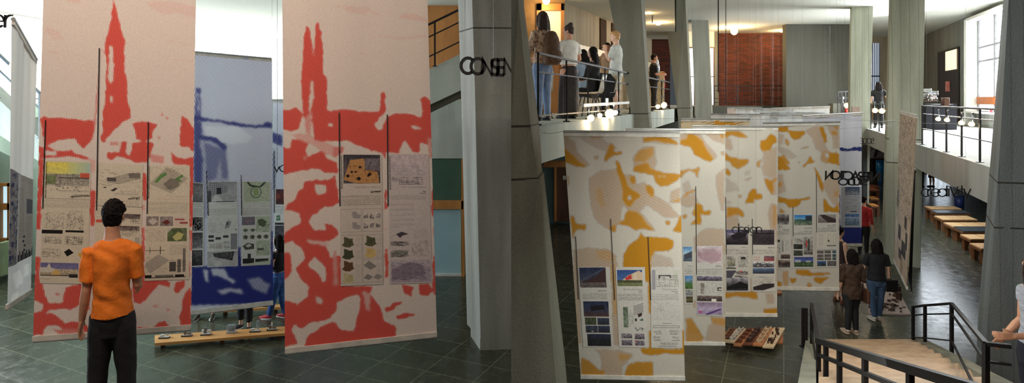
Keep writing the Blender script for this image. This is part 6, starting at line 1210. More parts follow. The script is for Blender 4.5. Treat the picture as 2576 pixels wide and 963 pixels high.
def figure(label, pos, H, yaw, skinm=SK, w=1.0, armL=None, armR=None, legs=None, lean=(0,0), head=(0,0), top=None, topz=(.5,.84), sleeve=.0, topw=1.06, bottom=None, bottomz=.05, btype='pants', bw_=1.12, hair='short', hairm=HAIRB, shoes=None, vox=.0085, extra=None, seat=None, topnoise=.004, sole=None, name='person', xs=1.0, cuffs=True, feet=True):
    t = empty(name, pos, yaw); t.scale = (xs, 1, 1); tag(t, label, 'person')
    lx, ly = lean
    hz = .50 if seat is None else seat/H+.04
    dz = hz-.50
    def tors(z):  # centre line offset at height z (unit, before dz)
        f = max(0, (z-.5)/.4); return lx*f, ly*f
    sh = {}; 
    for s in (-1, 1):
        ox, oy = tors(.80); sh[s] = V(s*.105*w+ox, oy, .793+dz)
    armL = armL or (V(-.03,0,-.175), V(-.045,.03,-.33)); armR = armR or (V(.03,0,-.175), V(.045,.03,-.33))
    el = {-1: sh[-1]+V(*armL[0]), 1: sh[1]+V(*armR[0])}; wr = {-1: sh[-1]+V(*armL[1]), 1: sh[1]+V(*armR[1])}
    legs = legs or {-1: (V(-.055,.0,.275), V(-.06,-.01,.05)), 1: (V(.055,.0,.275), V(.06,-.01,.05))}
    hip = {s: V(s*.052*w, 0, .49+dz) for s in (-1, 1)}
    b = MB(); sc = lambda p: V(*p)*H
    TR_ = [(.45,.075,.058),(.49,.094,.066),(.53,.092,.064),(.60,.077,.054),(.66,.080,.057),(.72,.092,.063),(.77,.096,.060),(.805,.090,.050),(.825,.06,.042),(.84,.036,.036),(.87,.031,.033),(.90,.032,.034)]
    rs = []
    for z, rx, ry in TR_:
        ox, oy = tors(z); rs.append((ox*H, (oy-(0.006 if z > .6 else 0))*H, (z+dz)*H, rx*w*H if z < .83 else rx*H, ry*H))
    b.rings(rs, 20)
    hx, hy = tors(.92); hc = V(hx, hy+.008, .932+dz)
    Rh = Matrix.Rotation(head[0], 3, 'Z')@Matrix.Rotation(head[1], 3, 'X')
    hp = lambda p: (hc+Rh@V(*p))*H
    b.ell(hc*H+Rh@V(0,0,.008)*H, (.043*H,.053*H,.058*H), 20, 14, Rh)
    b.ell(hp((0,.014,-.030)), (.033*H,.036*H,.036*H), 16, 10, Rh)                # jaw
    b.tube([hp((0,.050,.010)), hp((0,.060,-.008)), hp((0,.055,-.016))], [.005*H,.0085*H,.006*H], 8)   # nose
    b.ell(hp((0,.048,-.030)), (.012*H,.006*H,.006*H), 10, 6, Rh)                  # lips
    for s in (-1, 1): b.ell(hp((s*.044,-.004,-.004)), (.005*H,.011*H,.017*H), 8, 6, Rh)
    b.ell(hp((0,.046,.018)), (.026*H,.007*H,.006*H), 10, 6, Rh)                   # brow
    for s in (-1, 1):
        b.tube([sc(sh[s]-V(s*.035,0,-.004)), sc(sh[s]+V(s*.006,0,-.010)), sc(sh[s].lerp(el[s],.45)), sc(el[s]), sc(el[s].lerp(wr[s],.35)), sc(wr[s])], [.034*H,.030*H,.0265*H,.021*H,.022*H,.0145*H], 14)
        d = (wr[s]-el[s]).normalized(); up_ = V(0,1,0) if abs(d.y) < .8 else V(0,0,1)
        n = (V(s,0,0)-d*d.dot(V(s,0,0))); n = n.normalized() if n.length > .2 else d.cross(up_).normalized()
        f = d.cross(n).normalized()
        if f.y < 0: f = -f
        b.tube([sc(wr[s]-d*.005), sc(wr[s]+d*.018), sc(wr[s]+d*.048)], [.0135*H,.020*H,.018*H], 12, sq=.6) if False else None
        pm = [wr[s]+d*k for k in (0,.02,.05)]
        for k in (-1,-.33,.33,1): b.tube([sc(pm[0]+f*k*.008), sc(pm[1]+f*k*.013), sc(pm[2]+f*k*.015)], [.0095*H,.0085*H,.007*H], 8)
        for k, ln_ in ((-1,.030),(-.33,.037),(.33,.040),(1,.036)):
            q = pm[2]+f*k*.016; b.tube([sc(q-d*.008), sc(q+d*ln_*.4-n*.003+f*k*.003), sc(q+d*ln_*.75-n*.010+f*k*.004), sc(q+d*ln_-n*.018+f*k*.004)], [.0056*H,.0052*H,.0047*H,.004*H], 8)
        q = pm[0]+d*.012+f*.012; b.tube([sc(q), sc(q+f*.016+d*.012-n*.004), sc(q+f*.022+d*.032-n*.008)], [.0075*H,.0062*H,.005*H], 8)
    for s in (-1, 1):
        kn, an = legs[s]
        b.tube([sc(hip[s]+V(0,0,.03)), sc(hip[s]+V(s*.004,0,-.03)), sc(hip[s].lerp(kn,.5)), sc(kn), sc(kn.lerp(an,.3)-V(0,.006,0)), sc(kn.lerp(an,.7)), sc(an)], [.052*H,.052*H,.043*H,.031*H,.032*H,.023*H,.019*H], 16)
        fd = V(s*.15,1,0).normalized()
        if feet: b.tube([sc(an+V(0,-.02,-.012)), sc(an+fd*.03+V(0,0,-.018)), sc(an+fd*.085+V(0,0,-.036)), sc(an+fd*.115+V(0,0,-.038))], [.02*H,.022*H,.0165*H,.011*H], 12)
    body = bpy.data.objects.new('body', remesh(b, vox)); body.data.materials.append(skinm); COL.objects.link(body); body.parent = t
    def child(nm, mb, m, noise=0.0, v=None, sm=3, nsc=20, rem=True):
        me = remesh(mb, v or vox*1.15, sm, noise, nsc) if rem else mb.mesh(nm, [], True)
        me.materials.append(m); o = bpy.data.objects.new(nm, me); COL.objects.link(o); o.parent = t; return o
    # garments
    if top:
        g = MB(); rs = []
        for z, rx, ry in [(zz, *np.array([np.interp(zz, [a[0] for a in TR_], [a[1] for a in TR_]), np.interp(zz, [a[0] for a in TR_], [a[2] for a in TR_])])) for zz in np.linspace(topz[0], topz[1], 14)]:
            ox, oy = tors(z); k = topw+.10*max(0,(.66-z))/.16
            if z < .78: rx = max(rx, .083); ry = max(ry, .058)
            rs.append((ox*H, (oy-(0.006 if z > .6 else 0))*H, (z+dz)*H, (rx*w*k+.003)*H, (ry*k+.004)*H))
        g.rings(rs, 24)
        for s in (-1, 1):
            if sleeve > 0:
                pts, rad = [sh[s]-V(s*.04,0,-.004), sh[s]+V(s*.008,0,-.010)], [.034,.034]
                if sleeve <= 1: pts.append(sh[s].lerp(el[s], sleeve)+V(s*.003,0,0)); rad.append(.0325)
                else:
                    pts += [sh[s].lerp(el[s],.5), el[s], el[s].lerp(wr[s], sleeve-1)]; rad += [.032,.027,.022]
                g.tube([sc(p) for p in pts], [r*H*topw for r in rad], 16)
            else: g.tube([sc(sh[s]-V(s*.05,0,.0)), sc(sh[s]+V(s*-.005,0,.002))], [.036*H,.03*H], 12)
        child('top', g, top, topnoise*H/1.7, nsc=26)
    if bottom:
        g = MB(); rs = []
        for z in np.linspace(.43, .565, 7):
            rx, ry = np.interp(z, [a[0] for a in TR_], [a[1] for a in TR_]), np.interp(z, [a[0] for a in TR_], [a[2] for a in TR_]); ox, oy = tors(z)
            rs.append((ox*H, oy*H, (z+dz)*H, (rx*w*1.03+.003)*H, (ry*1.05+.004)*H))
        if btype != 'skirt': g.rings(rs, 22)
        if btype == 'skirt':
            g.rings([(0,0,(z+dz)*H,(r)*w*H,(r*.75)*H) for z, r in ((bottomz,.125),(.3,.118),(.42,.108),(.5,.099),(.56,.086))], 22)
        else:
            for s in (-1, 1):
                kn, an = legs[s]; pts = [hip[s]+V(0,0,.03), hip[s]+V(s*.004,0,-.03), hip[s].lerp(kn,.5), kn, kn.lerp(an,.35), kn.lerp(an,.75), an-V(0,0,.0)]
                rad = [.054,.0545,.047,.0355,.0355,.029,.026]; rad = [r*bw_ if i > 0 else r for i, r in enumerate(rad)]
                if btype == 'loose': rad = [.054,.058,.052,.044,.041,.038,.036]
                if btype == 'shorts': pts = pts[:4]; pts[3] = hip[s].lerp(kn, .92); rad = [.056,.060,.056,.052]
                if btype == 'crop': pts = pts[:6]; rad = rad[:6]
                g.tube([sc(p) for p in pts], [r*H for r in rad], 16)
        child('skirt' if btype == 'skirt' else ('shorts' if btype == 'shorts' else 'trousers'), g, bottom, .0025*H/1.7, nsc=30)
    if shoes and feet:
        for s in (-1, 1):
            kn, an = legs[s]; fd = V(s*.15,1,0).normalized(); g = MB()
            g.tube([sc(an+V(0,-.028,-.020)), sc(an+V(0,-.006,-.014)), sc(an+fd*.03+V(0,0,-.020)), sc(an+fd*.085+V(0,0,-.032)), sc(an+fd*.122+V(0,0,-.036))], [.017*H,.025*H,.0255*H,.021*H,.013*H], 14)
            o = child('shoe', g, shoes, 0, vox)
            g = MB(); c_ = an+fd*.045; R = Matrix.Rotation(-s*.15,3,'Z')
            g.rings([((c_.x)*H,(c_.y)*H,(an.z-.05+z)*H,.030*H*k,.080*H*k) for z, k in ((0,.97),(.004,1.0),(.013,.98))], 16)
            me = g.mesh('shoe_sole', sole or shoes, True); so = bpy.data.objects.new('shoe_sole', me); COL.objects.link(so); so.parent = o
    # hair
    if hair:
        g = MB(); zt = .010
        if hair == 'short':
            g.ell(hp((0,-.010,.020)), (.047*H,.053*H,.055*H), 20, 12, Rh); g.ell(hp((0,-.022,-.004)), (.043*H,.036*H,.046*H), 16, 10, Rh); g.ell(hp((0,.022,.050)), (.034*H,.030*H,.022*H), 14, 8, Rh)
            rn = random.Random(4)
            for k in range(70):
                a_ = rn.uniform(0, 6.28); e_ = rn.uniform(-.2,1.3); d_ = V(math.cos(a_)*math.cos(e_), math.sin(a_)*math.cos(e_), math.sin(e_))
                if d_.y > .5 and d_.z < .5: continue
                p0 = V(0,-.010,.016)+V(d_.x*.042,d_.y*.048,d_.z*.05); g.tube([hp(tuple(p0)), hp(tuple(p0+d_*.012+V(.005,0,.002)))], [.0085*H,.0028*H], 6)
        else:
            g.ell(hp((0,-.008,.016)), (.049*H,.055*H,.058*H), 20, 12, Rh)
            if hair in ('long', 'longer'):
                e_ = .17 if hair == 'long' else .24
                for k in (-1,-.5,0,.5,1):
                    g.tube([hp((k*.034,-.022,.03)), hp((k*.042,-.045+.012*abs(k),-.03)), hp((k*.048,-.058+.016*abs(k),-.09)), hp((k*.040,-.060+.01*abs(k),-e_+.03*abs(k)))], [.020*H,.024*H,.023*H,.008*H], 10)
                for s in (-1,1): g.tube([hp((s*.040,.014,.03)), hp((s*.048,.006,-.02)), hp((s*.048,-.012,-.09))], [.012*H,.014*H,.009*H], 8)
            if hair == 'bun': g.ell(hp((0,-.030,.068)), (.026*H,.026*H,.024*H), 14, 9, Rh); g.ell(hp((0,-.028,-.012)), (.040*H,.032*H,.034*H), 14, 8, Rh)
            if hair == 'pony': g.ell(hp((0,-.028,-.012)), (.040*H,.032*H,.034*H), 14, 8, Rh); g.tube([hp((0,-.055,.03)), hp((0,-.085,.0)), hp((0,-.085,-.08)), hp((0,-.075,-.12))], [.012*H,.018*H,.016*H,.005*H], 10)
        # keep the face clear: hair volumes sit behind the brow
        child('hair', g, hairm, .0022*H/1.7, vox*.9, 2, 90)
    for s in (-1, 1):
        g = MB(); g.ell(hp((s*.017,.0475,.006)), (.0065*H,.0045*H,.0038*H), 10, 6, Rh); child('eye', g, mat('eye_white', (228,222,214), .3), rem=False)
        g = MB(); g.ell(hp((s*.017,.0505,.006)), (.003*H,.003*H,.003*H), 8, 6, Rh); child('iris', g, mat('dark_iris', (40,28,22), .3), rem=False)
        g = MB(); g.tube([hp((s*.009,.0515,.017)), hp((s*.018,.051,.0195)), hp((s*.027,.045,.017))], .0018*H, 6); child('eyebrow', g, hairm, rem=False)
    g = MB(); g.tube([hp((-.012,.0525,-.030)), hp((0,.0555,-.0295)), hp((.012,.0525,-.030))], .0026*H, 6); child('mouth', g, mat('lip_colour', (170,96,86), .5), rem=False)
    info = dict(t=t, H=H, sh=sh, el=el, wr=wr, hip=hip, hc=hc, child=child, hp=hp, sc=sc, dz=dz)
    if extra: extra(info)
    return t
SC = lambda py_feet, z=0: None
# the man in orange stands on a raised landing whose top lies below the picture
zl = CH-(1091-H0)*4.45/F
g = MB(); g.bbox((-3.0,3.75,zl/2), (3.0,1.9,zl), .03); o = g.build('raised_landing', M_CONC2); tag(o, 'raised concrete landing under the man in orange, just below the picture', 'platform', None, 'structure')
M_ORANGE = mat('orange_cotton', (238,126,28), .8, (222,110,18), 8, .25, 30); M_BLKT = mat('black_trouser_cloth', (20,18,20), .8, (14,12,14), 12, .2, 40)
Hm = 1.74
figure('man in orange t-shirt and black trousers standing with his back turned before the red banner', P(283,1091,4.45), Hm, math.radians(20), SK, .80,
   armL=(V(-.024,-.01,-.165), V(-.052,.02,-.30)), armR=(V(.022,.015,-.165), V(.0,.11,-.20)), head=(.12,.08),
   legs={-1:(V(-.062,.0,.275),V(-.075,-.01,.05)), 1:(V(.060,.0,.275),V(.068,-.01,.05))},
   top=M_ORANGE, topz=(.515,.838), sleeve=.78, topw=1.10, bottom=M_BLKT, btype='loose', hair='short', hairm=HAIRB, shoes=M_BLKT, vox=.006, topnoise=.007, xs=.86)
M_DEN = mat('blue_denim', (48,88,150), .8, (36,70,128), 10, .2, 60); M_DENL = mat('light_denim', (110,130,160), .8, (84,104,136), 10, .2, 60)
M_BLKTOP = mat('black_cotton', (22,20,24), .85, (16,14,18), 12, .2, 40); M_REDSH = mat('red_canvas', (190,30,44), .6); M_SOLE = mat('white_rubber', (214,206,200), .5); M_DKSH = mat('dark_shoe_leather', (40,42,46), .5)
def ground_fig(px, py, H, *a, z=0.0, **k): return (G(px, py, z), H)
def bottle(i):
    H = i['H']; g = MB(); p = i['sc'](i['wr'][1]+V(.0,.03,.03)); 
p0, h0 = ground_fig(701, 801, 1.68)
def bot_extra(i):
    pass
figure('woman in black top, blue jeans and red shoes with crossed arms between the banners', p0, 1.72, math.radians(78), SK2, .86,
   armL=(V(-.02,.03,-.165), V(.07,.12,-.16)), armR=(V(.02,.03,-.165), V(-.07,.12,-.13)),
   legs={-1:(V(-.05,.03,.275),V(-.04,.10,.05)), 1:(V(.045,.0,.275),V(.04,-.06,.05))},
   top=M_BLKTOP, topz=(.57,.82), sleeve=.3, topw=1.03, bottom=M_DEN, hair='longer', hairm=HAIRB, shoes=M_REDSH, sole=M_SOLE, vox=.0085)
g = MB(); q = P(694,642,12.2); g.tube([q, q+V(.03,-.02,.09), q+V(.035,-.022,.12)], [.03,.03,.014], 12); g.tube([q+V(.035,-.022,.12), q+V(.04,-.025,.14)], .016, 10); o = g.build('water_bottle', mat('blue_bottle', (40,130,210), .2), None, True); tag(o, 'small blue bottle held at the crossed arms of the woman in red shoes', 'bottle')
figure('person of whom only black cropped trousers and dark sneakers show below the blue banner', G(616,829), 1.66, math.radians(150), SK2, .95, legs={-1:(V(-.075,0,.28),V(-.075,0,.05)), 1:(V(.075,0,.28),V(.075,0,.05))},
   top=M_BLKTOP, sleeve=.6, bottom=M_BLKT, btype='crop', bw_=1.25, hair='long', shoes=M_DKSH, sole=M_SOLE, vox=.0095)
figure('person of whom only bare ankles and dark flat shoes show under the blue banner', G(517,800), 1.62, math.radians(190), SK2, .95, legs={-1:(V(-.08,0,.28),V(-.085,0,.05)), 1:(V(.08,0,.28),V(.085,0,.05))},
   top=mat('grey_cotton',(120,120,124),.8), sleeve=.6, bottom=mat('grey_skirt',(90,90,96),.8), bottomz=.26, btype='skirt', hair='long', shoes=mat('olive_flat_shoe', (58,54,36), .5), sole=M_SOLE, vox=.0095)
# walking women in the right half
M_BRBL = mat('dark_brown_blouse', (74,52,36), .8, (58,40,28), 10, .3, 30)
def bag_extra(c, w_, h_, side=1, hang=.36, m=None, d_=.06, strap=True, y=-.01):
    def f(i):
        H = i['H']; s = i['sh'][side]; x = (s.x+side*.05)*H; z = (s.z-hang)*H
        tb = MB(); tb.bbox((x, y*H, z), (d_, w_, h_), .015); me = tb.mesh('handbag', m); o = bpy.data.objects.new('handbag', me); COL.objects.link(o)
        o.parent = i['t']; o.parent = None
        o.matrix_world = Matrix.Translation(i['t'].location)@Matrix.Rotation(i['t'].rotation_euler.z, 4, 'Z')
        o.location = i['t'].location; o.rotation_euler = i['t'].rotation_euler; tag(o, c, 'bag')
        if strap:
            q = MB(); q.tube([(x,y*H-w_*.3,z+h_*.5), ((s.x+side*.035)*H, -.0*H, (s.z+.0)*H), (x,y*H+w_*.3,z+h_*.5)], .008, 6) if hang > .2 else None
            so = bpy.data.objects.new('strap', q.mesh('strap', m)); COL.objects.link(so); so.parent = o
    return f
M_BAGB = mat('black_leather', (24,22,24), .4); M_BAGR = mat('brown_leather', (92,58,40), .5)
figure('woman walking away in dark brown blouse and black trousers with brown shoulder bag', G(2143,838), 1.62, math.radians(2), SK2, .98,
   armL=(V(-.03,.0,-.17), V(-.05,.02,-.32)), armR=(V(.035,-.01,-.17), V(.02,.08,-.24)), head=(.15,.1),
   legs={-1:(V(-.05,-.02,.285),V(-.06,-.02,.055)), 1:(V(.045,.02,.28),V(.03,-.03,.05))},
   top=M_BRBL, topz=(.42,.83), sleeve=1.1, topw=1.15, bottom=M_BLKT, bw_=1.14, hair='long', hairm=HAIRB, shoes=mat('pale_flat_shoe', (186,160,140), .5), vox=.009, topnoise=.01,
   extra=bag_extra('brown shoulder bag hanging at the right side of the woman in brown blouse', .26, .26, 1, .34, M_BAGR))
figure('woman walking away in black t-shirt and faded jeans with long black hair', G(2205,806), 1.66, math.radians(-4), SK2, .98,
   armL=(V(-.05,.01,-.165), V(-.02,.09,-.22)), armR=(V(.045,.0,-.17), V(.06,.03,-.31)), head=(0,.1),
   legs={-1:(V(-.05,.0,.28),V(-.035,-.02,.055)), 1:(V(.052,.01,.28),V(.045,.03,.05))},
   top=M_BLKTOP, topz=(.50,.83), sleeve=.7, topw=1.12, bottom=mat('dark_faded_denim',(64,84,112),.8,(50,68,94),10), hair='longer', hairm=HAIRB, shoes=mat('white_sneaker', (200,188,180), .5), vox=.009,
   extra=bag_extra('black handbag hanging from the arm of the woman in black t-shirt', .16, .24, 1, .35, M_BAGB, .24))
figure('woman in dark red dress facing right, half hidden by the fourth yellow banner', G(2112,758), 1.66, math.radians(-80), SK2, .95,
   armL=(V(-.03,.0,-.17), V(-.03,.08,-.29)), top=mat('grey_brown_vest', (70,50,48), .8), topz=(.52,.82), sleeve=0, bottom=mat('dark_red_skirt', (110,44,36), .8), bottomz=.2, btype='skirt', hair='pony', hairm=HAIRB, shoes=mat('tan_shoe', (140,80,54), .5), vox=.0095)
figure('distant person in red top and dark trousers beside the blue-footed banner', G(2172,640), 1.68, math.radians(-60), SK2, 1.0, top=mat('bright_red_cotton', (186,40,38), .8), sleeve=1.5, bottom=M_BLKT, hair='short', shoes=M_DKSH, vox=.011)
figure('person of whom only dark trousers and shoes show under the right gallery beam', G(2313,469), 1.74, math.radians(160), SK2, 1.0, legs={-1:(V(-.06,.03,.28),V(-.06,.06,.05)), 1:(V(.06,-.02,.28),V(.07,-.05,.05))}, top=M_BLKTOP, sleeve=1.5, bottom=M_BLKT, hair='short', shoes=M_DKSH, vox=.012)
figure('distant person with bare legs and dark boots under the beam above the word creativity', G(2344,470), 1.6, math.radians(10), SK, .95, top=M_BRBL, sleeve=1.5, bottom=M_BRBL, bottomz=.3, btype='skirt', hair='long', shoes=M_DKSH, vox=.012)
figure('distant woman with long dark hair standing at the barred window on the right gallery', V((2210-CX)*24.5/F,24.5,ZR), 1.9, math.radians(-25), SK2, .95, top=M_BLKTOP, sleeve=.6, armR=(V(.06,.02,-.15), V(.09,.06,-.24)), bottom=M_BLKT, hair='longer', shoes=M_DKSH, vox=.012)
# blurred woman at the right edge, on a side landing
g = MB(); g.bbox((5.2,4.9,.79), (2.6,2.4,1.58), .02); o = g.build('side_landing', M_CONC2); tag(o, 'concrete side landing under the striped-shirt woman, just below the picture', 'platform', None, 'structure')
M_STR = mat('grey_white_striped_cotton', (190,192,200), .8, (120,124,140), 10, .2, 30, stretch=(.2,.2,9))
figure('woman in grey striped shirt and dark navy trousers at the right edge, forearm reaching left', V(4.40,5.0,1.58), 1.62, math.radians(75), SK, 1.0,
   armL=(V(-.03,.02,-.165), V(-.0,.145,-.19)), armR=(V(.03,.0,-.17), V(.03,.08,-.27)), head=(-1.15,.2),
   top=M_STR, topz=(.54,.83), sleeve=.4, bottom=mat('dark_navy_cloth2', (22,26,46), .8), hair='longer', hairm=HAIRR, shoes=M_DKSH, vox=.008)
# ---- left gallery students
M_FLOR = mat('floral_blouse', (200,176,150), .8, (96,60,44), 26, .2, 30); M_CANV = mat('brown_canvas', (98,70,46), .8, (78,54,36), 14, .3, 40); M_WTEE = mat('white_cotton', (224,220,212), .85, (206,200,192), 10, .25, 30)
def backpack(i):
    H = i['H']; t = i['t']; o0 = empty('backpack', t.location, t.rotation_euler.z); tag(o0, 'brown canvas backpack worn by the girl in floral blouse on the gallery', 'backpack')
    def ch(nm, mb, m, rem=True):
        me = remesh(mb, .012, 3, .004, 18) if rem else mb.mesh(nm, [], True)
        me.materials.append(m); o = bpy.data.objects.new(nm, me); COL.objects.link(o); o.parent = o0; return o
    g = MB(); g.rings([(0.01,-.175,z,rx,ry) for z, rx, ry in ((.86,.12,.07),(.88,.155,.10),(1.0,.165,.115),(1.15,.16,.11),(1.28,.135,.09),(1.36,.09,.06),(1.38,.05,.03))], 20); ch('main_bag', g, M_CANV)
    g = MB(); g.rings([(0.01,-.275,z,rx,ry) for z, rx, ry in ((.90,.10,.03),(.92,.12,.045),(1.04,.12,.045),(1.08,.10,.03))], 16); ch('front_pocket', g, M_CANV)
    for s in (-1,1):
        g = MB(); g.tube([(s*.09,-.10,1.33),(s*.11,-.02,1.40),(s*.12,.09,1.30),(s*.12,.09,1.1),(s*.12,-.07,.95)], .02, 8); ch('shoulder_strap', g, M_CANV, False)
pA = P(1368,308,9.3); pA.z = ZG
figure('girl with long brown hair and floral blouse at the left end of the gallery railing', V(pA.x-.02,9.3,ZG), 1.70, math.radians(46), SK2, 1.0,
   armL=(V(-.04,.03,-.16), V(-.03,.12,-.22)), armR=(V(.03,.04,-.16), V(-.02,.13,-.20)), head=(-.1,.1),
   top=M_FLOR, topz=(.52,.83), sleeve=1.6, topw=1.1, bottom=M_DENL, hair='longer', hairm=HAIRR, shoes=M_DKSH, vox=.0085, extra=backpack)
pB = P(1431,0,10.3)
figure('girl with hair bun, white t-shirt and long dark skirt standing on the gallery', V(pB.x,10.3,ZG), 1.62, math.radians(38), SK, 1.05,
   armL=(V(-.035,.03,-.165), V(.0,.13,-.15)), armR=(V(.05,.0,-.16), V(.03,.10,-.20)), head=(.55,-.05),
   top=M_WTEE, topz=(.57,.835), sleeve=.62, topw=1.14, bottom=mat('long_dark_skirt', (36,28,26), .8), bottomz=.03, btype='skirt', hair='bun', hairm=HAIRR, shoes=M_DKSH, vox=.0085)
# wire-frame chairs with pale shells
def shell_chair(label, x, y, rz):
    t = empty('shell_chair', (x,y,ZG), rz); tag(t, label, 'chair', 'pale shell chairs on the gallery')
    sh_m = mat('pale_grey_shell', (176,170,156), .4)
    g = MB(); vs, fs = [], []
    prof = [(.20,.44),(.15,.425),(.0,.42),(-.14,.43),(-.19,.47),(-.22,.58),(-.25,.70),(-.27,.80)]
    for k, (yy, zz) in enumerate(prof):
        for j in range(9):
            u = (j-4)/4; wd = .22*(1-.12*(k/7)**2); cup = .03*u*u*(1 if k < 4 else -1)
            vs.append((u*wd, yy+(-cup if k >= 4 else 0)*-1, zz+(cup if k < 4 else 0)))
    for k in range(7):
        for j in range(8): fs.append((k*9+j, k*9+j+1, (k+1)*9+j+1, (k+1)*9+j))
    g.add(vs, fs); o = loc_part('seat_shell', g, sh_m, t, True); md = o.modifiers.new('s', 'SOLIDIFY'); md.thickness = .012
    for sx in (-1,1):
        for sy in (-1,1):
            g = MB(); g.tube([(sx*.14,sy*.12,.42),(sx*.21,sy*.20,.0)], .011, 8); loc_part('leg', g, M_BLACK, t)
    g = MB(); g.tube([(-.17,-.15,.22),(.17,-.15,.22)], .007, 6); g.tube([(-.17,.15,.22),(.17,.15,.22)], .007, 6); loc_part('stretcher', g, M_BLACK, t)
    return t
def gp(px, Y): return (px-CX)*Y/F
shell_chair('pale shell chair on the gallery under the seated girl nearest the railing', gp(1483,11.3), 11.3, math.radians(70))
shell_chair('pale shell chair on the gallery left of the blond man, holding a dark jacket', gp(1513,12.2), 12.2, math.radians(95))
shell_chair('pale shell chair at the left end of the gallery behind the backpack girl', gp(1352,9.9), 10.3, math.radians(20))
g = MB(); x = gp(1508,12.2); g.rings([(x+.1,12.1,ZG+z,rx,ry) for z, rx, ry in ((.36,.2,.1),(.5,.22,.13),(.75,.2,.11),(.86,.12,.06))], 16); me = remesh(g, .02, 3, .012, 16); me.materials.append(M_BLKTOP); o = bpy.data.objects.new('dark_jacket', me); COL.objects.link(o); tag(o, 'dark jacket slung over the pale chair left of the blond man', 'jacket')
seatlegs = {-1:(V(-.07,.24,.28),V(-.07,.25,.05)), 1:(V(.07,.24,.28),V(.07,.25,.05))}
figure('seated girl with wavy dark hair in profile on the gallery behind the railing', V(gp(1492,11.3),11.3,ZG), 1.64, math.radians(62), SK2, .95, legs=seatlegs, seat=.44, head=(.2,.0),
   armL=(V(-.03,.05,-.16), V(-.02,.16,-.16)), armR=(V(.03,.05,-.16), V(.02,.16,-.16)), top=M_BLKTOP, topz=(.5,.82), sleeve=1.6, bottom=M_BLKT, hair='longer', hairm=HAIRB, shoes=M_DKSH, vox=.0095)
figure('second seated girl half hidden left of the wavy-haired one, in light blue top', V(gp(1468,12.4),12.4,ZG), 1.68, math.radians(40), SK2, .95, legs=seatlegs, seat=.46, head=(-.3,.0),
   armL=(V(-.03,.05,-.16), V(-.02,.16,-.16)), armR=(V(.03,.05,-.16), V(.02,.16,-.16)), top=mat('light_blue_cotton', (150,170,190), .8), topz=(.5,.82), sleeve=1.2, bottom=M_DEN, hair='long', hairm=HAIRB, shoes=M_DKSH, vox=.0095)
M_SHIRT = mat('pale_blue_shirt', (212,214,208), .8, (196,200,196), 10, .2, 30); M_SHORT = mat('cream_shorts', (220,210,190), .8)
figure('blond man in pale blue shirt, cream shorts and blue shoes standing before the second column', V(gp(1549,12.9),12.9,ZG), 1.80, math.radians(68), SK2, .95,
   armL=(V(-.02,.06,-.155), V(.03,.11,-.02)), armR=(V(.02,.05,-.16), V(-.04,.12,-.10)), head=(.2,-.05),
   top=M_SHIRT, topz=(.45,.84), sleeve=.75, topw=1.14, bottom=M_SHORT, btype='shorts', hair='short', hairm=HAIRBL, shoes=mat('blue_running_shoe', (50,80,130), .5), sole=M_SOLE, vox=.0085)
figure('dark-haired person whose face shows behind the folded arms of the blond man', V(gp(1528,14.1),14.1,ZG), 1.66, math.radians(170), SK, .95, top=mat('beige_cotton', (170,140,110), .8), sleeve=.6, bottom=M_BLKT, hair='short', shoes=M_DKSH, vox=.01)
figure('man in black with cap looking at his hands between second and third columns', V(gp(1645,18.6),18.6,ZG), 1.74, math.radians(-95), SK, 1.0,
   armL=(V(-.03,.03,-.17), V(.02,.13,-.14)), armR=(V(.03,.02,-.17), V(-.02,.14,-.16)), top=M_BLKTOP, sleeve=.8, topw=1.14, bottom=M_BLKT, hair='short', shoes=M_DKSH, vox=.01)
# tools, jars behind the man in black
g = MB()
t = empty('glass_jug_group', P(1652,172,20)); bpy.data.objects.remove(t)
for k, (x, y) in enumerate(((1643,158),(1649,154),(1654,160))):
    q = P(x, y, 20.2); g = MB(); g.tube([q-up(.5), q-up(.12), q, q+up(.08), q+up(.14)], [.07,.075,.05,.035,.05], 12); o = g.build('metal_flask', M_CHR, None, True); tag(o, ['left','middle','right'][k]+' silver flask on the cupboard behind the man in black', 'flask', 'silver flasks behind the man in black')
g = MB(); a = P(1650,180,20.3); g.bbox((a.x,20.3,(a.z+ZG)/2), (.5,.3,a.z-ZG), .01); o = g.build('tall_cupboard', mat('cream_cupboard', (200,180,140), .5)); tag(o, 'cream cupboard carrying the silver flasks behind the man in black', 'cupboard')
g = MB(); a = P(1666,206,20.6); g.tube([(a.x,20.6,a.z-.35),(a.x,20.6,a.z+.1),(a.x,20.6,a.z+.16)], [.09,.09,.03], 14); g.tube([(a.x,20.6,a.z+.16),(a.x+.05,20.55,a.z+.22)], .02, 8); g.tube([(a.x+.08,20.6,a.z+.18),(a.x+.12,20.6,a.z-.2)], .012, 6); o = g.build('fire_extinguisher', mat('red_paint', (190,40,34), .35), None, True); tag(o, 'red fire extinguisher by the brick strip left of the third column', 'extinguisher')
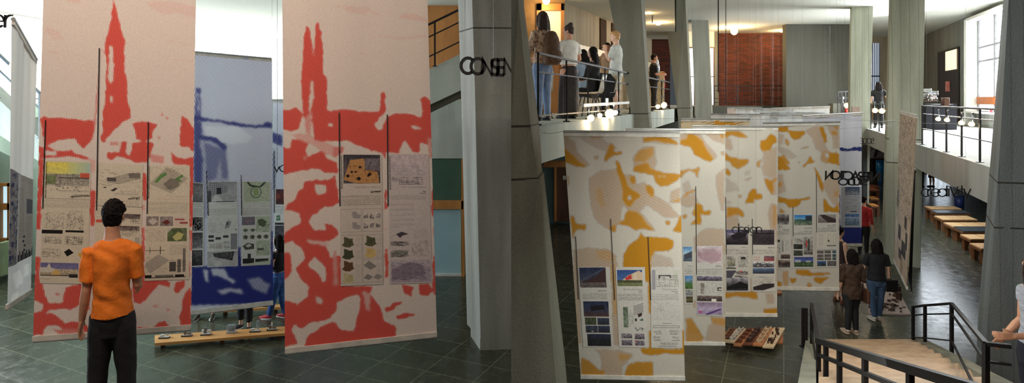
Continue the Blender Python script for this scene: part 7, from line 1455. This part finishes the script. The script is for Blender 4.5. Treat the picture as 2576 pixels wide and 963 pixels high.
# ---------------------------------------------------------------- main stair with railings
M_STEP = mat('pinkish_marble_steps', (186,160,132), .5, (160,132,106), 5, .15, 30, stretch=(1,2,1))
SL, Y0 = .31, 10.75
def stx(Y): return 5.55-.515*(Y0-Y)
nst = 17; run = .17/SL
t = empty('staircase', (5.5,Y0,0)); tag(t, 'pale stone staircase descending away from the viewer at lower right', 'stairs')
g = MB()
for i in range(nst):
    ya, yb = Y0-run*i, Y0-run*(i+1); z = .17*(i+1); x0a, x0b = stx(ya), stx(yb-.03)
    q = [V(x0b,yb-.03,0), V(x0b+1.72,yb-.03,0), V(x0a+1.72,ya,0), V(x0a,ya,0)]
    g.hexa([v+up(z-.17 if i else 0) for v in q], [v+up(z-.03) for v in q])
g.build('risers', M_STEP, t)
for i in range(nst):
    ya, yb = Y0-run*i+.025, Y0-run*(i+1)-.01; z = .17*(i+1); x0a, x0b = stx(ya), stx(yb); g = MB()
    q = [V(x0b-.02,yb,0), V(x0b+1.76,yb,0), V(x0a+1.76,ya,0), V(x0a-.02,ya,0)]
    g.hexa([v+up(z-.03) for v in q], [v+up(z) for v in q]); g.build('tread', M_STEP, t)
def stringer(off, w_, nm):
    g = MB(); a, b = V(stx(Y0)+off,Y0+.1,0), V(stx(2.0)+off,2.0,0); zt = (Y0-2.0)*SL+.2; o2 = V(w_,0,0)
    g.hexa([a, a+o2, b+o2, b], [a+up(.16), a+o2+up(.16), b+o2+up(zt), b+up(zt)]); g.build(nm, M_CONC2, t)
stringer(-.20,.18,'left_stringer'); stringer(1.77,.16,'right_stringer')
def polyrail(label, tops, nlow, posts, w_=.05, hlow=(.3,.75)):
    t = empty('stair_railing', tops[0]); tag(t, label, 'railing')
    for a, b in zip(tops, tops[1:]):
        g = MB(); g.bar(a, b, w_, w_*.8); g.build('handrail', M_BLACK, t)
        for h in nlow: g = MB(); g.bar(a-up(h), b-up(h), w_*.6, w_*.5); g.build('rail', M_BLACK, t)
    for p, zb in posts: g = MB(); g.bar(V(p.x,p.y,zb), p, .04, .04); g.box((p.x,p.y,zb+.01), (.09,.09,.02)); g.build('post', M_BLACK, t)
    return t
def sz(Y): return max(0, (Y0-Y)*SL)
nr = [P(2041,764,9.9), P(2059,857,6.9), P(2400,961,3.6)]
polyrail('near black railing sweeping from the stair foot to the bottom right', [nr[0], nr[1]], (.42,), [(P(2020,775,10.6),.1),(P(2028,775,10.4),.15),(P(2042,765,9.8),.35)], .045)
pp = [(P(2059,858,6.9), sz(6.9)+.05)]
for f in (.10,.26,.5,.8): q = nr[1].lerp(nr[2], f); pp.append((q, sz(q.y)+.02))
ext = nr[1].lerp(nr[2], 1.3)
polyrail('thick black handrail crossing the lower right in front of the steps', [nr[1], ext], (.16,), pp, .075)
rr_ = [P(2297,772,10.75), P(2327,768,10.1), P(2394,763,8.8), P(2480,864,5.0), P(2545,871,4.9)]
polyrail('black stair railing at right, bending down toward the striped-shirt woman', rr_, (.15,.55), [(rr_[0],.1),(rr_[1],.2),(rr_[2],sz(8.8)+.02),(rr_[3],1.58)], .04)
# ---------------------------------------------------------------- clamp spotlights and ceiling lamps
M_BULB = emit('hot_lamp_glass', (255,222,160), 16); M_BULBF = emit('warm_lamp_glass', (255,208,140), 9)
def spot(label, p, aim, s=1.0, power=0, bulb=M_BULB, color=(1,.72,.42), group=None):
    t = empty('clamp_spotlight', p); tag(t, label, 'lamp', group)
    d = Vector(aim).normalized(); p = Vector(p)
    g = MB(); g.tube([p-d*.10*s, p-d*.07*s, p, p+d*.05*s], [.025*s,.035*s,.06*s,.075*s], 14, cap=False); g.build('lamp_shade', M_CHR, t, True)
    g = MB(); g.ell(p+d*.02*s, (.05*s,.05*s,.05*s), 12, 8); g.build('bulb', bulb, t, True)
    g = MB(); g.tube([p-d*.08*s, p-d*.12*s+up(.06*s), p-d*.12*s+up(.14*s)], .008*s, 6); g.box(p-d*.12*s+up(.16*s), (.04*s,.05*s,.06*s)); g.build('clamp', M_CHR, t)
    if power:
        ld = bpy.data.lights.new('lamp_light', 'POINT'); ld.energy = power; ld.color = color; ld.shadow_soft_size = .06
        lo = bpy.data.objects.new('lamp_light', ld); COL.objects.link(lo); lo.location = p+d*.14*s; lo.parent = t; lo.matrix_parent_inverse = t.matrix_basis.inverted()
for i, (x, y, Y, s, pw, l) in enumerate(((1394,295,9.6,.8,18,'first bright clamp spotlight from the left below the gallery railing'),(1423,289,10.2,.6,0,'small white clamp spotlight between the two brightest gallery lamps'),(1462,283,10.9,1.2,30,'largest and brightest clamp spotlight below the gallery railing'),(1487,282,11.4,.7,6,'small clamp spotlight right of the brightest gallery lamp'))):
    spot(l, V(GE(Y)+.02, Y, CH-(y-H0)*Y/F), (.1,-1,-.25), s, pw, group='gallery clamp spotlights')
g = MB(); a, b = P(1370,265,9.3), P(1531,258,12.9); a.x = GE(9.3)-.02; b.x = GE(12.9)-.02; g.bar(a, b, .05, .05); o = g.build('lighting_track', M_WHITEP); tag(o, 'long white lighting track above the clamp spotlights on the gallery edge', 'track')
spot('left clamp spotlight at the foot of the man in black', V(GE(17.0), 17.0, CH-(267-H0)*17/F), (0,-1,-.2), .9, 0, group='gallery clamp spotlights')
spot('right brighter clamp spotlight near the man in black', V(GE(18.2), 18.2, CH-(263-H0)*18.2/F), (0,-1,-.2), 1.3, 20, group='gallery clamp spotlights')
spot('clamp spotlight on the short railing right of the third column', V(GE(24)+.0, 24, CH-(257-H0)*24/F), (0,-1,-.2), 1.2, 0, group='gallery clamp spotlights')
for x, y, Y, l in ((2360,297,13.6,'leftmost clamp lamp on the right gallery railing'),(2381,299,12.9,'second clamp lamp from the left on the right gallery railing'),(2418,306,11.9,'third clamp lamp from the left on the right gallery railing'),(2443,309,11.3,'rightmost clamp lamp on the right gallery railing')):
    spot(l, V(RE(Y)+.02, Y, CH-(y-H0)*Y/F), (-.6,-.6,-.6), .75, 4, M_BULBF, group='right gallery clamp lamps')
for x, y, Y, l in ((2201,276,21.2,'left lamp of the twin spotlights between the right columns'),(2218,277,20.0,'right larger lamp of the twin spotlights between the right columns')):
    spot(l, V((x-CX)*Y/F, Y, CH-(y-H0)*Y/F), (-.4,-.8,-.3), 1.3, 6, M_BULBF, group='right gallery clamp lamps')
spot('single far clamp spotlight on the small railing left of the board-marked column', P(2127,264,27.6), (0,-1,-.2), 1.8, 5, M_BULBF, group='right gallery clamp lamps')
spot('glaring lamp beside the edge-on banner at far left', P(36,165,6.6), (.2,-1,-.1), .5, 6, M_BULBF)
def ceil_lamp(label, p, s=1.0, power=60, warm=(1,.66,.32), drop=.0, ztop=6.9):
    t = empty('ceiling_lamp', p); tag(t, label, 'lamp', 'bare ceiling lamps')
    p = Vector(p); g = MB(); g.ell(p, (.09*s,.09*s,.10*s), 14, 9); g.build('bulb', M_BULB, t, True)
    g = MB(); g.tube([p+up(.09*s), p+up(.16*s)], .05*s, 12); g.tube([p+up(.16*s), (p.x,p.y,ztop)], .014, 6); g.build('lamp_holder', M_WHITEP, t)
    ld = bpy.data.lights.new('lamp_light', 'POINT'); ld.energy = power; ld.color = warm; ld.shadow_soft_size = .1
    lo = bpy.data.objects.new('lamp_light', ld); COL.objects.link(lo); lo.location = p-up(.2*s); lo.parent = t; lo.matrix_parent_inverse = t.matrix_basis.inverted()
ceil_lamp('bare ceiling lamp at the top edge above the girl with backpack', P(1374,1,14.0), 1.0, 18, ztop=6.9)
ceil_lamp('bare ceiling lamp high at the right side of the second column', P(1628,22,16.6), .9, 22, ztop=6.9)
ceil_lamp('bare ceiling lamp between second and third columns, the lower one', P(1656,54,18.6), 1.2, 42, ztop=6.9)
ceil_lamp('glowing bare ceiling lamp in front of the brick wall', P(1847,78,31.0), 2.0, 330, ztop=8.26)
ceil_lamp('warm ceiling lamp at the corner of brick wall and grey end wall', P(1966,75,32.5), 1.3, 120, ztop=8.26)
g = MB(); a = P(1641,58,17.0); g.tube([a, (a.x,17.0,6.9)], .014, 6); o = g.build('hanging_rod', M_BLACK); tag(o, 'short dark rod hanging from ceiling between second and third columns', 'rod')
# ---------------------------------------------------------------- light
def area(name, loc, rot, sx, sy, e, c):
    ld = bpy.data.lights.new(name, 'AREA'); ld.shape = 'RECTANGLE'; ld.size = sx; ld.size_y = sy; ld.energy = e; ld.color = c
    o = bpy.data.objects.new(name, ld); COL.objects.link(o); o.location = loc; o.rotation_euler = rot; return o
R = math.radians
wd = bpy.data.worlds.new('hall_daylight'); scene.world = wd; wd.use_nodes = True
wd.node_tree.nodes['Background'].inputs[0].default_value = (.80,.90,1.0,1); wd.node_tree.nodes['Background'].inputs[1].default_value = .07
area('left_window_daylight', (-8.5,23.6,5.4), (R(100),0,R(180)), 13, 1.4, 1100, (.95,.98,1.0))
area('left_side_daylight', (-13.8,17,5.4), (R(100),0,R(-90)), 10, 1.6, 900, (.95,.98,1.0))
area('right_window_daylight', (WR(24.3)-.7,24.3,6.2), (R(75),0,R(-66+180)), 3.6, 3.8, 2400, (.93,.97,1.0))
area('warm_hall_fill', (-2.6,2.4,6.75), (R(38),0,R(8)), 3.4, .8, 150, (1,.82,.68))  # unseen panel added above the red banners to brighten their tops
area('cool_side_fill', (-12.5,10,3.2), (R(90),0,R(-90)), 7, 3, 760, (.78,.93,1.0))  # unseen panel added at the left to brighten the column's left face
area('hall_top_fill', (4.0,8.6,7.0), (R(48),0,R(-24)), 1.2, 12.5, 310, (.96,1.0,.94))  # invisible panel hung in mid-hall, added to light the yellow banners from above
area('under_gallery_light', (14,20,2.4), (0,0,R(-24)), 1.5, 6, 160, (.85,.93,1.0))
area('gallery_right_fill', (15,14,7.6), (0,0,R(-24)), 4, 12, 1500, (.95,.98,1.0))  # unseen overhead fill added to whiten the right gallery floor
sp = bpy.data.lights.new('stair_fill_spot', 'SPOT'); sp.energy = 500; sp.color = (1,.74,.5); sp.spot_size = R(50); sp.spot_blend = .7; sp.shadow_soft_size = .3  # spot without a fixture, added to warm and brighten the steps
so = bpy.data.objects.new('stair_fill_spot', sp); COL.objects.link(so); so.location = (6.0,6.8,7.6); so.rotation_euler = (V(5.2,8.6,.6)-V(6.0,6.8,7.6)).to_track_quat('-Z','Y').to_euler()
ld = bpy.data.lights.new('lamp_light', 'POINT'); ld.energy = 60; ld.color = (1,.6,.25); ld.shadow_soft_size = .1
lo = bpy.data.objects.new('under_gallery_lamp', ld); COL.objects.link(lo); lo.location = (11.5,17.5,2.4)
vs = scene.view_settings; scene.display_settings.display_device = 'sRGB'; vs.view_transform = 'Standard'; vs.look = 'None'; vs.gamma = 1; vs.exposure = 0.0; vs.use_curve_mapping = False
